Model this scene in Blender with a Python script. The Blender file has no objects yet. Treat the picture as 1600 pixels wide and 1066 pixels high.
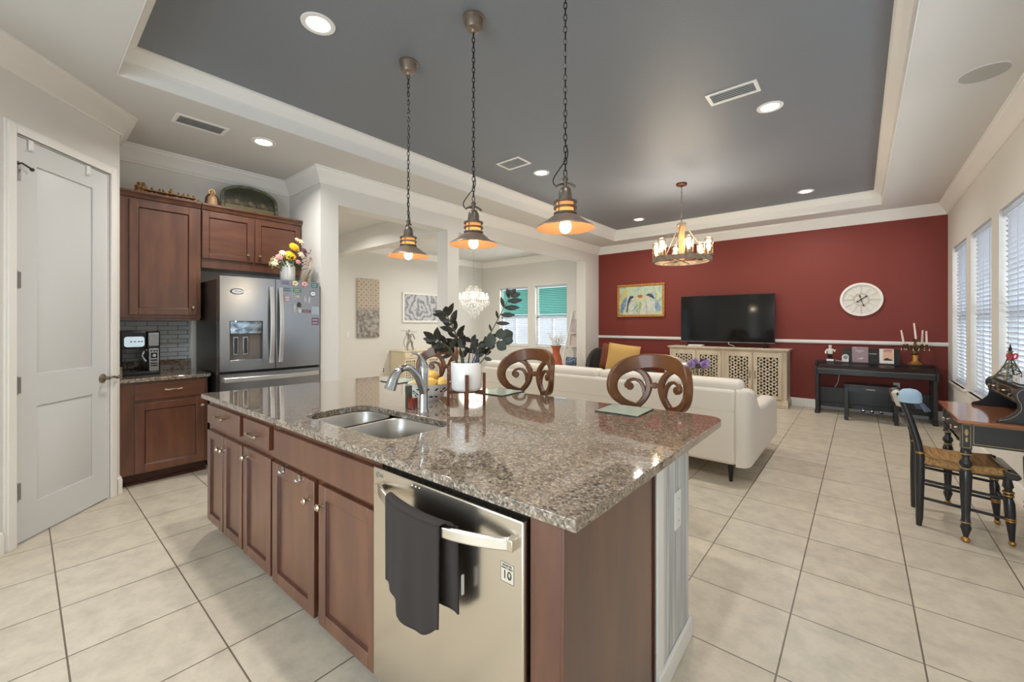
import bpy, bmesh, math, random
from mathutils import Vector, Matrix
R = math.radians
PI = math.pi
random.seed(7)
scene = bpy.context.scene
COL = scene.collection

# ---------------------------------------------------------------- camera
cam_d = bpy.data.cameras.new('camera')
cam = bpy.data.objects.new('camera', cam_d)
COL.objects.link(cam)
cam.location = (0, 0, 1.36)
cam.rotation_euler = (R(90), 0, R(40.08))
cam_d.sensor_fit = 'HORIZONTAL'
cam_d.sensor_width = 36.0
cam_d.lens = 36.0 * 645.4 / 1600.0
cam_d.shift_y = -28.0 / 1600.0
cam_d.clip_start = 0.02
scene.camera = cam

# ---------------------------------------------------------------- view + world + daylight
vs = scene.view_settings
scene.display_settings.display_device = 'sRGB'
vs.view_transform = 'Standard'
vs.look = 'None'
vs.gamma = 1.0
vs.use_curve_mapping = False
vs.exposure = 0.06
cy = scene.cycles
cy.max_bounces = 10
cy.diffuse_bounces = 5
cy.glossy_bounces = 4
cy.transmission_bounces = 8
cy.transparent_max_bounces = 12
cy.sample_clamp_indirect = 6.0
cy.caustics_reflective = False
cy.caustics_refractive = False
cy.use_denoising = True

def lin(c):
    o = []
    for v in c:
        v = v / 255.0
        o.append(v / 12.92 if v <= 0.04045 else ((v + 0.055) / 1.055) ** 2.4)
    return (o[0], o[1], o[2], 1.0)

world = bpy.data.worlds.new('daylight_sky')
scene.world = world
world.use_nodes = True
wb = world.node_tree.nodes['Background']
wb.inputs[0].default_value = (0.86, 0.93, 1.0, 1)
wb.inputs[1].default_value = 0.95

def area(name, loc, rot, sx, sy, power, col=(1, 1, 1), shape='RECTANGLE', spread=180):
    l = bpy.data.lights.new(name, 'AREA')
    l.shape = shape
    l.size = sx
    if shape in ('RECTANGLE', 'ELLIPSE'):
        l.size_y = sy
    l.energy = power
    l.color = col
    l.spread = R(spread)
    o = bpy.data.objects.new(name, l)
    COL.objects.link(o)
    o.location = loc
    o.rotation_euler = rot
    return o

# daylight falling in through the glazed opening behind the camera
area('daylight_patio', (-0.9, -2.75, 1.3), (R(90), 0, 0), 3.0, 2.3, 150, (0.74, 0.88, 1.0))
# daylight on the window wall at the right and on the far dining windows
for k_, y_ in enumerate((5.055, 6.255, 7.42, 3.885, 2.715)):  # last two shine through the added, unseen windows
    area('daylight_window', (1.55, y_, 1.5), (0, R(90), 0), 1.8, 0.95, (34, 32, 32, 44, 52)[k_], (0.9, 0.95, 1.0))
for k_, x_ in enumerate((-6.895, -5.725)):
    area('daylight_dining', (x_, 8.75, 1.55), (R(-90), 0, 0), 0.95, 1.5, 36, (0.93, 0.97, 1.0))

# ---------------------------------------------------------------- materials
def nodes_of(name):
    m = bpy.data.materials.new(name)
    m.use_nodes = True
    nt = m.node_tree
    b = nt.nodes['Principled BSDF']
    return m, nt, b

def mat(name, col, rough=0.5, metal=0.0, col2=None, scale=(8, 8, 8), detail=4.0, bump=0.0, bscale=None,
        coat=0.0, emis=None, estr=0.0, spec=0.5, lo=0.35, hi=0.65, trans=0.0, alpha=1.0, ior=1.45, crough=0.06):
    m, nt, b = nodes_of(name)
    N, L = nt.nodes, nt.links
    b.inputs['Base Color'].default_value = lin(col)
    b.inputs['Roughness'].default_value = rough
    b.inputs['Metallic'].default_value = metal
    b.inputs['Specular IOR Level'].default_value = spec
    b.inputs['Coat Weight'].default_value = coat
    b.inputs['Coat Roughness'].default_value = crough
    b.inputs['Transmission Weight'].default_value = trans
    b.inputs['Alpha'].default_value = alpha
    b.inputs['IOR'].default_value = ior
    if emis:
        b.inputs['Emission Color'].default_value = lin(emis)
        b.inputs['Emission Strength'].default_value = estr
    if col2 or bump:
        tc = N.new('ShaderNodeTexCoord')
        mp = N.new('ShaderNodeMapping')
        mp.inputs['Scale'].default_value = scale
        L.new(tc.outputs['Object'], mp.inputs['Vector'])
        ns = N.new('ShaderNodeTexNoise')
        ns.inputs['Scale'].default_value = 1.0
        ns.inputs['Detail'].default_value = detail
        L.new(mp.outputs[0], ns.inputs['Vector'])
        if col2:
            cr = N.new('ShaderNodeValToRGB')
            cr.color_ramp.elements[0].position = lo
            cr.color_ramp.elements[1].position = hi
            cr.color_ramp.elements[0].color = lin(col)
            cr.color_ramp.elements[1].color = lin(col2)
            L.new(ns.outputs[0], cr.inputs[0])
            L.new(cr.outputs[0], b.inputs['Base Color'])
        if bump:
            src = ns
            if bscale:
                src = N.new('ShaderNodeTexNoise')
                src.inputs['Scale'].default_value = bscale
                src.inputs['Detail'].default_value = 2.0
                L.new(tc.outputs['Object'], src.inputs['Vector'])
            bp = N.new('ShaderNodeBump')
            bp.inputs['Strength'].default_value = bump
            bp.inputs['Distance'].default_value = 0.004
            L.new(src.outputs[0], bp.inputs['Height'])
            L.new(bp.outputs[0], b.inputs['Normal'])
    return m

def emitter(name, col, strength):
    m, nt, b = nodes_of(name)
    b.inputs['Base Color'].default_value = lin(col)
    b.inputs['Emission Color'].default_value = lin(col)
    b.inputs['Emission Strength'].default_value = strength
    return m

def glass(name, tint=(255, 255, 255), opaque=0.12, rough=0.0):
    """thin clear glass: mostly see-through, with a sharp sheen"""
    m, nt, b = nodes_of(name)
    N, L = nt.nodes, nt.links
    out = N['Material Output']
    tr = N.new('ShaderNodeBsdfTransparent')
    tr.inputs[0].default_value = lin(tint)
    gl = N.new('ShaderNodeBsdfGlossy')
    gl.inputs['Roughness'].default_value = rough
    lw = N.new('ShaderNodeLayerWeight')
    lw.inputs['Blend'].default_value = 0.35
    fr = N.new('ShaderNodeMath')
    fr.operation = 'POWER'
    fr.inputs[1].default_value = 2.5
    L.new(lw.outputs['Facing'], fr.inputs[0])
    ad = N.new('ShaderNodeMath')
    ad.operation = 'ADD'
    ad.use_clamp = True
    ad.inputs[1].default_value = opaque
    L.new(fr.outputs[0], ad.inputs[0])
    mx = N.new('ShaderNodeMixShader')
    L.new(ad.outputs[0], mx.inputs[0])
    L.new(tr.outputs[0], mx.inputs[1])
    L.new(gl.outputs[0], mx.inputs[2])
    L.new(mx.outputs[0], out.inputs[0])
    return m

def granite(name):
    m, nt, b = nodes_of(name)
    N, L = nt.nodes, nt.links
    tc = N.new('ShaderNodeTexCoord')
    def vor(s, rnd=1.0):
        v = N.new('ShaderNodeTexVoronoi')
        v.inputs['Scale'].default_value = s
        v.inputs['Randomness'].default_value = rnd
        L.new(tc.outputs['Object'], v.inputs['Vector'])
        return v
    v = vor(150)
    sep = N.new('ShaderNodeSeparateColor')
    L.new(v.outputs['Color'], sep.inputs[0])
    cr = N.new('ShaderNodeValToRGB')
    e = cr.color_ramp
    e.interpolation = 'CONSTANT'
    e.elements[0].position = 0.0
    e.elements[0].color = lin((34, 30, 28))
    e.elements[1].position = 0.17
    e.elements[1].color = lin((98, 84, 73))
    for p, c in ((0.34, (128, 112, 97)), (0.58, (150, 134, 117)), (0.8, (172, 160, 144)), (0.93, (194, 188, 180))):
        q = e.elements.new(p)
        q.color = lin(c)
    L.new(sep.outputs[0], cr.inputs[0])
    ns = N.new('ShaderNodeTexNoise')
    ns.inputs['Scale'].default_value = 34
    ns.inputs['Detail'].default_value = 8
    L.new(tc.outputs['Object'], ns.inputs['Vector'])
    r2 = N.new('ShaderNodeValToRGB')
    r2.color_ramp.elements[0].position = 0.36
    r2.color_ramp.elements[0].color = lin((72, 62, 55))
    r2.color_ramp.elements[1].position = 0.6
    r2.color_ramp.elements[1].color = lin((152, 136, 116))
    L.new(ns.outputs[0], r2.inputs[0])
    mx = N.new('ShaderNodeMix')
    mx.data_type = 'RGBA'
    mx.inputs[0].default_value = 0.42
    L.new(cr.outputs[0], mx.inputs[6])
    L.new(r2.outputs[0], mx.inputs[7])
    L.new(mx.outputs[2], b.inputs['Base Color'])
    b.inputs['Roughness'].default_value = 0.07
    b.inputs['Specular IOR Level'].default_value = 0.75
    b.inputs['Coat Weight'].default_value = 0.8
    b.inputs['Coat Roughness'].default_value = 0.015
    return m

def tiles(name):
    m, nt, b = nodes_of(name)
    N, L = nt.nodes, nt.links
    tc = N.new('ShaderNodeTexCoord')
    mp = N.new('ShaderNodeMapping')
    mp.inputs['Location'].default_value = (0.2465 + 0.4445 * 30, -0.12 + 0.4398 * 30, 0)
    L.new(tc.outputs['Object'], mp.inputs['Vector'])
    br = N.new('ShaderNodeTexBrick')
    br.offset = 0.0
    br.squash = 1.0
    br.inputs['Scale'].default_value = 1.0
    br.inputs['Brick Width'].default_value = 0.4445
    br.inputs['Row Height'].default_value = 0.4398
    br.inputs['Mortar Size'].default_value = 0.0034
    br.inputs['Mortar Smooth'].default_value = 0.15
    br.inputs['Bias'].default_value = 0.0
    br.inputs['Color1'].default_value = lin((207, 198, 181))
    br.inputs['Color2'].default_value = lin((200, 190, 172))
    br.inputs['Mortar'].default_value = lin((112, 100, 86))
    L.new(mp.outputs[0], br.inputs['Vector'])
    ns = N.new('ShaderNodeTexNoise')
    ns.inputs['Scale'].default_value = 8.5
    ns.inputs['Detail'].default_value = 12
    ns.inputs['Roughness'].default_value = 0.72
    L.new(tc.outputs['Object'], ns.inputs['Vector'])
    cr = N.new('ShaderNodeValToRGB')
    cr.color_ramp.elements[0].position = 0.32
    cr.color_ramp.elements[0].color = (0.80, 0.79, 0.78, 1)
    cr.color_ramp.elements[1].position = 0.58
    cr.color_ramp.elements[1].color = (1.03, 1.02, 1.0, 1)
    L.new(ns.outputs[0], cr.inputs[0])
    mx = N.new('ShaderNodeMix')
    mx.data_type = 'RGBA'
    mx.blend_type = 'MULTIPLY'
    mx.inputs[0].default_value = 1.0
    L.new(br.outputs[0], mx.inputs[6])
    L.new(cr.outputs[0], mx.inputs[7])
    L.new(mx.outputs[2], b.inputs['Base Color'])
    b.inputs['Roughness'].default_value = 0.34
    bp = N.new('ShaderNodeBump')
    bp.inputs['Strength'].default_value = 0.4
    bp.inputs['Distance'].default_value = 0.002
    bp.invert = True
    L.new(br.outputs[1], bp.inputs['Height'])
    L.new(bp.outputs[0], b.inputs['Normal'])
    return m

def glass_brick(name):
    """grey-blue glass strip tiles on a wall whose face lies in the y-z plane"""
    m, nt, b = nodes_of(name)
    N, L = nt.nodes, nt.links
    tc = N.new('ShaderNodeTexCoord')
    sp = N.new('ShaderNodeSeparateXYZ')
    cb = N.new('ShaderNodeCombineXYZ')
    L.new(tc.outputs['Object'], sp.inputs[0])
    L.new(sp.outputs[1], cb.inputs[0])
    L.new(sp.outputs[2], cb.inputs[1])
    br = N.new('ShaderNodeTexBrick')
    br.offset = 0.5
    br.inputs['Scale'].default_value = 1.0
    br.inputs['Brick Width'].default_value = 0.155
    br.inputs['Row Height'].default_value = 0.043
    br.inputs['Mortar Size'].default_value = 0.0028
    br.inputs['Color1'].default_value = lin((206, 214, 218))
    br.inputs['Color2'].default_value = lin((186, 196, 203))
    br.inputs['Mortar'].default_value = lin((104, 110, 116))
    L.new(cb.outputs[0], br.inputs['Vector'])
    L.new(br.outputs[0], b.inputs['Base Color'])
    b.inputs['Roughness'].default_value = 0.12
    b.inputs['Coat Weight'].default_value = 0.3
    bp = N.new('ShaderNodeBump')
    bp.inputs['Strength'].default_value = 0.5
    bp.inputs['Distance'].default_value = 0.003
    bp.invert = True
    L.new(br.outputs[1], bp.inputs['Height'])
    L.new(bp.outputs[0], b.inputs['Normal'])
    return m

def art_noise(name, cols, scale=6.0, dist=2.0, rough=0.6):
    m, nt, b = nodes_of(name)
    N, L = nt.nodes, nt.links
    tc = N.new('ShaderNodeTexCoord')
    ns = N.new('ShaderNodeTexNoise')
    ns.inputs['Scale'].default_value = scale
    ns.inputs['Detail'].default_value = 6
    ns.inputs['Distortion'].default_value = dist
    L.new(tc.outputs['Object'], ns.inputs['Vector'])
    cr = N.new('ShaderNodeValToRGB')
    e = cr.color_ramp
    n = len(cols)
    e.elements[0].position = 0.28
    e.elements[0].color = lin(cols[0])
    e.elements[1].position = 0.72
    e.elements[1].color = lin(cols[-1])
    for i in range(1, n - 1):
        q = e.elements.new(0.28 + 0.44 * i / (n - 1))
        q.color = lin(cols[i])
    L.new(ns.outputs[0], cr.inputs[0])
    L.new(cr.outputs[0], b.inputs['Base Color'])
    b.inputs['Roughness'].default_value = rough
    return m

def swirl_art(name):
    m, nt, b = nodes_of(name)
    N, L = nt.nodes, nt.links
    tc = N.new('ShaderNodeTexCoord')
    w = N.new('ShaderNodeTexWave')
    w.wave_type = 'RINGS'
    w.rings_direction = 'SPHERICAL'
    w.inputs['Scale'].default_value = 2.2
    w.inputs['Distortion'].default_value = 9.0
    w.inputs['Detail'].default_value = 5
    w.inputs['Detail Scale'].default_value = 2.2
    L.new(tc.outputs['Object'], w.inputs['Vector'])
    n2 = N.new('ShaderNodeTexNoise')
    n2.inputs['Scale'].default_value = 17
    n2.inputs['Detail'].default_value = 8
    n2.inputs['Distortion'].default_value = 2.5
    L.new(tc.outputs['Object'], n2.inputs['Vector'])
    ma = N.new('ShaderNodeMix')
    ma.inputs[0].default_value = 0.62
    L.new(w.outputs[1], ma.inputs[2])
    L.new(n2.outputs[0], ma.inputs[3])
    cr = N.new('ShaderNodeValToRGB')
    e = cr.color_ramp
    e.elements[0].position = 0.25
    e.elements[1].position = 0.7
    e.elements[0].color = lin((112, 118, 128))
    e.elements[1].color = lin((204, 204, 204))
    q = e.elements.new(0.45)
    q.color = lin((166, 170, 176))
    L.new(ma.outputs[0], cr.inputs[0])
    L.new(cr.outputs[0], b.inputs['Base Color'])
    b.inputs['Roughness'].default_value = 0.6
    return m

def damask_art(name):
    m, nt, b = nodes_of(name)
    N, L = nt.nodes, nt.links
    tc = N.new('ShaderNodeTexCoord')
    sp = N.new('ShaderNodeSeparateXYZ')
    L.new(tc.outputs['Object'], sp.inputs[0])
    v = N.new('ShaderNodeTexVoronoi')
    v.inputs['Scale'].default_value = 9.0
    v.inputs['Randomness'].default_value = 0.0
    L.new(tc.outputs['Object'], v.inputs['Vector'])
    cr = N.new('ShaderNodeValToRGB')
    e = cr.color_ramp
    e.elements[0].position = 0.05
    e.elements[0].color = lin((120, 104, 92))
    e.elements[1].position = 0.75
    e.elements[1].color = lin((176, 164, 150))
    for p, c in ((0.12, (206, 192, 174)), (0.3, (196, 182, 166)), (0.36, (150, 134, 120)), (0.46, (214, 202, 184)), (0.6, (160, 146, 132))):
        q = e.elements.new(p)
        q.color = lin(c)
    L.new(v.outputs['Distance'], cr.inputs[0])
    ns = N.new('ShaderNodeTexNoise')
    ns.inputs['Scale'].default_value = 16
    ns.inputs['Detail'].default_value = 7
    L.new(tc.outputs['Object'], ns.inputs['Vector'])
    r2 = N.new('ShaderNodeValToRGB')
    r2.color_ramp.elements[0].position = 0.38
    r2.color_ramp.elements[0].color = lin((116, 110, 106))
    r2.color_ramp.elements[1].position = 0.62
    r2.color_ramp.elements[1].color = lin((178, 172, 166))
    L.new(ns.outputs[0], r2.inputs[0])
    mr = N.new('ShaderNodeMapRange')
    mr.inputs['From Min'].default_value = -0.12
    mr.inputs['From Max'].default_value = 0.06
    L.new(sp.outputs[2], mr.inputs[0])
    mx = N.new('ShaderNodeMix')
    mx.data_type = 'RGBA'
    L.new(mr.outputs[0], mx.inputs[0])
    L.new(r2.outputs[0], mx.inputs[6])
    L.new(cr.outputs[0], mx.inputs[7])
    L.new(mx.outputs[2], b.inputs['Base Color'])
    b.inputs['Roughness'].default_value = 0.45
    return m

WALL = mat('wall_paint', (222, 220, 215), 0.7, bump=0.05, bscale=90)
CEIL = mat('ceiling_paint', (212, 210, 206), 0.75, bump=0.12, bscale=110)
DARKCEIL = mat('charcoal_ceiling_paint', (124, 128, 134), 0.5, bump=0.5, bscale=110)
RED = mat('red_wall_paint', (126, 52, 43), 0.6, bump=0.06, bscale=90)
WHITE = mat('white_trim_paint', (236, 234, 230), 0.4)
DOORW = mat('white_door_paint', (212, 214, 215), 0.42)
FLOOR = tiles('beige_floor_tile')
GRAN = granite('speckled_granite')
CHERRY = mat('cherry_cabinet_wood', (83, 44, 27), 0.4, col2=(106, 63, 39), scale=(14, 14, 2.5), detail=6, coat=0.9, crough=0.3)
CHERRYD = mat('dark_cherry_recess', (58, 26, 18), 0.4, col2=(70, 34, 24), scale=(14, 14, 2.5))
CHERRYH = mat('cherry_wood_across', (83, 43, 26), 0.4, col2=(103, 60, 37), scale=(3, 3, 16), detail=6, coat=0.9, crough=0.3)
STEEL = mat('brushed_steel', (168, 171, 175), 0.26, 1.0, bump=0.03, scale=(3, 3, 160))
STEELW = mat('brushed_steel_warm', (222, 214, 202), 0.24, 1.0, bump=0.02, scale=(3, 3, 160))
STEELH = mat('satin_handle_steel', (214, 214, 212), 0.38, 1.0)
STEELD = mat('dark_steel', (92, 88, 84), 0.35, 0.9)
SINKM = mat('sink_steel', (190, 186, 180), 0.36, 1.0)
CHROME = mat('chrome', (200, 202, 205), 0.08, 1.0)
NICKEL = mat('brushed_nickel', (196, 184, 164), 0.2, 1.0)
BRONZE = mat('weathered_bronze', (118, 104, 92), 0.42, 0.55, col2=(142, 126, 112), scale=(20, 20, 20))
BRONZED = mat('dark_bronze', (88, 78, 70), 0.42, 0.6, col2=(106, 95, 85), scale=(20, 20, 20))
BLACKM = mat('black_metal', (30, 27, 26), 0.4, 0.6)
COPPER = mat('copper_shade_lining', (150, 112, 78), 0.5, 0.2)
BLACK = mat('black_plastic', (22, 22, 24), 0.3)
BLACKG = mat('black_gloss', (10, 10, 12), 0.06, coat=0.5)
GREY = mat('grey_plastic', (120, 122, 126), 0.4)
DARKG = mat('charcoal_plastic', (52, 52, 56), 0.4)
PLASTICW = mat('white_plastic', (232, 232, 230), 0.35)
CERAM = mat('white_ceramic', (236, 234, 230), 0.25, coat=0.3)
LEATHER = mat('cream_leather', (224, 216, 204), 0.45, bump=0.05, bscale=220)
STOOLW = mat('carved_walnut', (80, 47, 25), 0.34, col2=(112, 70, 35), scale=(7, 7, 7), detail=5, coat=0.15, lo=0.3, hi=0.7)
DKLEATH = mat('dark_brown_leather', (58, 40, 32), 0.4)
DKWOOD = mat('dark_turned_wood', (30, 22, 18), 0.35)
WENGE = mat('plant_stand_wood', (84, 42, 28), 0.4, col2=(104, 56, 36), scale=(20, 20, 4))
PLANK = mat('grey_washed_plank', (168, 170, 170), 0.6, col2=(216, 217, 216), scale=(40, 40, 1.6), detail=8)
CREAMW = mat('washed_cream_wood', (188, 173, 151), 0.55, col2=(206, 194, 174), scale=(9, 9, 3))
CREAML = mat('ivory_cabinet_paint', (226, 214, 186), 0.5)
HOLE = mat('shadow_black', (18, 14, 12), 0.8)
DESKB = mat('ebonized_wood', (33, 33, 34), 0.3, coat=0.3)
DESKT = mat('polished_desk_top', (136, 82, 50), 0.12, col2=(158, 100, 64), scale=(4, 16, 4), coat=0.4)
GOLD = mat('antique_gold', (180, 132, 72), 0.38, 0.8)
GOLDP = mat('gold_stencil', (170, 146, 96), 0.5, 0.4)
RUSH = mat('woven_rush', (146, 106, 62), 0.75, col2=(186, 146, 92), scale=(60, 6, 60), bump=0.6, detail=3)
YELLOW = mat('mustard_fabric', (196, 158, 92), 0.8, bump=0.15, bscale=300)
RUST = mat('rust_fabric', (116, 60, 36), 0.8, bump=0.15, bscale=300)
CHARF = mat('charcoal_fabric', (54, 50, 48), 0.85, bump=0.2, bscale=260)
TOWELM = mat('dark_grey_towel', (50, 43, 40), 0.9, bump=0.25, bscale=420)
BLUEPAT = art_noise('blue_patterned_cloth', [(40, 52, 78), (70, 88, 116), (150, 164, 182), (52, 66, 96)], 14, 1.5, 0.9)
def translucent(name, col, w):
    m, nt, b = nodes_of(name)
    b.inputs['Base Color'].default_value = lin(col)
    b.inputs['Roughness'].default_value = 0.5
    tl = nt.nodes.new('ShaderNodeBsdfTranslucent')
    tl.inputs[0].default_value = lin(col)
    mx = nt.nodes.new('ShaderNodeMixShader')
    mx.inputs[0].default_value = w
    nt.links.new(b.outputs[0], mx.inputs[1])
    nt.links.new(tl.outputs[0], mx.inputs[2])
    nt.links.new(mx.outputs[0], nt.nodes['Material Output'].inputs[0])
    return m
TEAL = translucent('teal_blind', (96, 178, 170), 0.5)
BLIND = translucent('white_blind', (214, 219, 225), 0.4)
GLASS = glass('window_glass', opaque=0.02)
LAMPG = glass('lamp_glass', (255, 250, 240), 0.06)
CLEARG = glass('clear_glass', (248, 252, 250), 0.03)
BULB = emitter('warm_bulb', (255, 214, 150), 9.0)
BULBC = emitter('chandelier_bulb', (255, 222, 170), 7.0)
CAN = emitter('recessed_light_lens', (255, 246, 228), 9.0)
CRYST = mat('crystal', (244, 244, 240), 0.08, 0.0, spec=1.0, trans=0.5, emis=(255, 244, 224), estr=0.08)  # faint glow put into the material; the crystal itself is no lamp
LEAF = mat('dark_green_leaf', (36, 34, 27), 0.42, col2=(56, 52, 41), scale=(20, 20, 20), spec=0.25)
LEAFG = mat('grey_green_leaf', (104, 116, 104), 0.5)
STEM = mat('plant_stem', (74, 76, 52), 0.5)
LEAFL = mat('fresh_green_leaf', (82, 112, 52), 0.5)
SCREEN = mat('tv_screen', (6, 6, 8), 0.08, coat=0.2)
CONCRETE = mat('patio_concrete', (186, 186, 182), 0.8)

# ---------------------------------------------------------------- mesh builder
class MB:
    def __init__(self):
        self.bm = bmesh.new()
        self.mi = 0
        self.M = None

    def v(self, p):
        p = Vector(p)
        if self.M is not None:
            p = self.M @ p
        return self.bm.verts.new(p)

    def f(self, vs, smooth=False):
        try:
            fc = self.bm.faces.new(vs)
        except ValueError:
            return None
        fc.material_index = self.mi
        fc.smooth = smooth
        return fc

    def box(self, x0, x1, y0, y1, z0, z1):
        c = [(x0, y0, z0), (x1, y0, z0), (x1, y1, z0), (x0, y1, z0), (x0, y0, z1), (x1, y0, z1), (x1, y1, z1), (x0, y1, z1)]
        v = [self.v(p) for p in c]
        for q in ((0, 3, 2, 1), (4, 5, 6, 7), (0, 1, 5, 4), (1, 2, 6, 5), (2, 3, 7, 6), (3, 0, 4, 7)):
            self.f([v[i] for i in q])
        return self

    def obox(self, M, sx, sy, sz):
        """box of the given size centred on matrix M"""
        old = self.M
        self.M = (old @ M) if old is not None else M
        self.box(-sx / 2, sx / 2, -sy / 2, sy / 2, -sz / 2, sz / 2)
        self.M = old
        return self

    def bar(self, p0, p1, w, t, up=(0, 0, 1)):
        p0, p1 = Vector(p0), Vector(p1)
        d = p1 - p0
        L = d.length
        x = d.normalized()
        u = Vector(up)
        if abs(x.dot(u)) > 0.98:
            u = Vector((0, 1, 0))
        y = u.cross(x).normalized()
        z = x.cross(y)
        M = Matrix((x, y, z)).transposed().to_4x4()
        M.translation = (p0 + p1) / 2
        return self.obox(M, L, w, t)

    def strap(self, pts, hw, ht, up, wf=None):
        """flat bar of half-width hw (along up) and half-thickness ht swept along pts, softly edged"""
        pts = [Vector(p) for p in pts]
        up = Vector(up).normalized()
        m = len(pts)
        rows = []
        for i, p in enumerate(pts):
            d = (pts[min(i + 1, m - 1)] - pts[max(i - 1, 0)]).normalized()
            n = d.cross(up).normalized()
            e = min(hw, ht) * 0.45
            rows.append([self.v(p + up * a + n * b) for a, b in ((hw, -ht + e), (hw - e, -ht), (-hw + e, -ht), (-hw, -ht + e), (-hw, ht - e), (-hw + e, ht), (hw - e, ht), (hw, ht - e))])
        for a, b in zip(rows, rows[1:]):
            for i in range(8):
                self.f([a[i], a[(i + 1) % 8], b[(i + 1) % 8], b[i]], True)
        self.f(rows[0])
        self.f(list(reversed(rows[-1])))
        return self

    def tube(self, pts, r, n=8, closed=False, smooth=True, cap=True):
        pts = [Vector(p) for p in pts]
        m = len(pts)
        rr = r if isinstance(r, (list, tuple)) else [r] * m
        rings = []
        ref = None
        for i, p in enumerate(pts):
            if closed:
                d = pts[(i + 1) % m] - pts[i - 1]
            else:
                d = pts[min(i + 1, m - 1)] - pts[max(i - 1, 0)]
            if d.length < 1e-9:
                d = Vector((0, 0, 1))
            d.normalize()
            if ref is None:
                a = Vector((0, 0, 1)) if abs(d.z) < 0.9 else Vector((1, 0, 0))
                ref = d.cross(a).normalized()
            else:
                ref = (ref - d * ref.dot(d))
                if ref.length < 1e-6:
                    ref = d.orthogonal()
                ref.normalize()
            b = d.cross(ref)
            rings.append([self.v(p + (ref * math.cos(2 * PI * k / n) + b * math.sin(2 * PI * k / n)) * rr[i]) for k in range(n)])
        cnt = m if closed else m - 1
        for i in range(cnt):
            a, b = rings[i], rings[(i + 1) % m]
            for k in range(n):
                self.f([a[k], a[(k + 1) % n], b[(k + 1) % n], b[k]], smooth)
        if not closed and cap:
            self.f(list(reversed(rings[0])))
            self.f(rings[-1])
        return self

    def cyl(self, p0, p1, r0, r1=None, n=16):
        return self.tube([p0, p1], [r0, r0 if r1 is None else r1], n)

    def lathe(self, prof, c=(0, 0, 0), n=24, close=False, a0=0.0, smooth=True, sx=1.0, sy=1.0):
        rings = []
        for r, z in prof:
            if r < 1e-6:
                rings.append([self.v((c[0], c[1], c[2] + z))])
            else:
                rings.append([self.v((c[0] + sx * r * math.cos(a0 + 2 * PI * k / n), c[1] + sy * r * math.sin(a0 + 2 * PI * k / n), c[2] + z)) for k in range(n)])
        seq = list(range(len(rings) - 1))
        for i in seq:
            a, b = rings[i], rings[i + 1]
            for k in range(n):
                q = (k + 1) % n
                if len(a) == 1 and len(b) == 1:
                    continue
                if len(a) == 1:
                    self.f([a[0], b[q], b[k]], smooth)
                elif len(b) == 1:
                    self.f([a[k], a[q], b[0]], smooth)
                else:
                    self.f([a[k], a[q], b[q], b[k]], smooth)
        return self

    def ball(self, c, rx, ry=None, rz=None, n=12, m=8):
        ry = rx if ry is None else ry
        rz = rx if rz is None else rz
        prof = [(math.sin(PI * i / m), -math.cos(PI * i / m)) for i in range(m + 1)]
        prof[0] = (0, -1)
        prof[-1] = (0, 1)
        old = self.M
        T = Matrix.Translation(c) @ Matrix.Diagonal((rx, ry, rz, 1))
        self.M = old @ T if old is not None else T
        self.lathe(prof, n=n)
        self.M = old
        return self

    def prism(self, poly, fn, a, b, smooth=False):
        """polygon of 2-D points; fn(u, v, w) gives the 3-D point; extruded from w=a to w=b"""
        A = [self.v(fn(p[0], p[1], a)) for p in poly]
        B = [self.v(fn(p[0], p[1], b)) for p in poly]
        n = len(poly)
        self.f(list(reversed(A)))
        self.f(B)
        for i in range(n):
            self.f([A[i], A[(i + 1) % n], B[(i + 1) % n], B[i]], smooth)
        return self

    def patch(self, poly, fn, w):
        self.f([self.v(fn(p[0], p[1], w)) for p in poly])
        return self

    def grid(self, fn, nu, nv, smooth=True):
        g = [[self.v(fn(i / nu, j / nv)) for j in range(nv + 1)] for i in range(nu + 1)]
        for i in range(nu):
            for j in range(nv):
                self.f([g[i][j], g[i + 1][j], g[i + 1][j + 1], g[i][j + 1]], smooth)
        return self

    def sweep(self, path, prof, closed=False):
        """moulding: profile of (inset to the right of travel, z) along a plan polyline, mitred"""
        pts = [Vector((p[0], p[1])) for p in path]
        n = len(pts)
        rows = []
        for i in range(n):
            ns = []
            if closed or i > 0:
                d = (pts[i] - pts[i - 1]).normalized()
                ns.append(Vector((d.y, -d.x)))
            if closed or i < n - 1:
                d = (pts[(i + 1) % n] - pts[i]).normalized()
                ns.append(Vector((d.y, -d.x)))
            if len(ns) == 2:
                s = ns[0] + ns[1]
                mv = s / (s.length_squared / 2) if s.length > 1e-6 else ns[0]
            else:
                mv = ns[0]
            rows.append([self.v((pts[i].x + mv.x * o, pts[i].y + mv.y * o, z)) for o, z in prof])
        m = len(prof)
        for i in range(n if closed else n - 1):
            a, b = rows[i], rows[(i + 1) % n]
            for k in range(m):
                self.f([a[k], b[k], b[(k + 1) % m], a[(k + 1) % m]])
        if not closed:
            self.f(rows[0])
            self.f(list(reversed(rows[-1])))
        return self

    def build(self, name, mats, parent=None, bevel=0.0, seg=2, smooth_angle=None, subsurf=0, loc=None):
        bmesh.ops.recalc_face_normals(self.bm, faces=self.bm.faces)
        me = bpy.data.meshes.new(name)
        self.bm.to_mesh(me)
        self.bm.free()
        me.set_sharp_from_angle(angle=R(38))
        for m in (mats if isinstance(mats, (list, tuple)) else [mats]):
            me.materials.append(m)
        o = bpy.data.objects.new(name, me)
        COL.objects.link(o)
        if loc is not None:
            o.location = loc
        if parent is not None:
            o.parent = parent
        if bevel:
            b = o.modifiers.new('edge_round', 'BEVEL')
            b.width = bevel
            b.segments = seg
            b.limit_method = 'ANGLE'
            b.angle_limit = R(40)
            b.harden_normals = False
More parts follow.
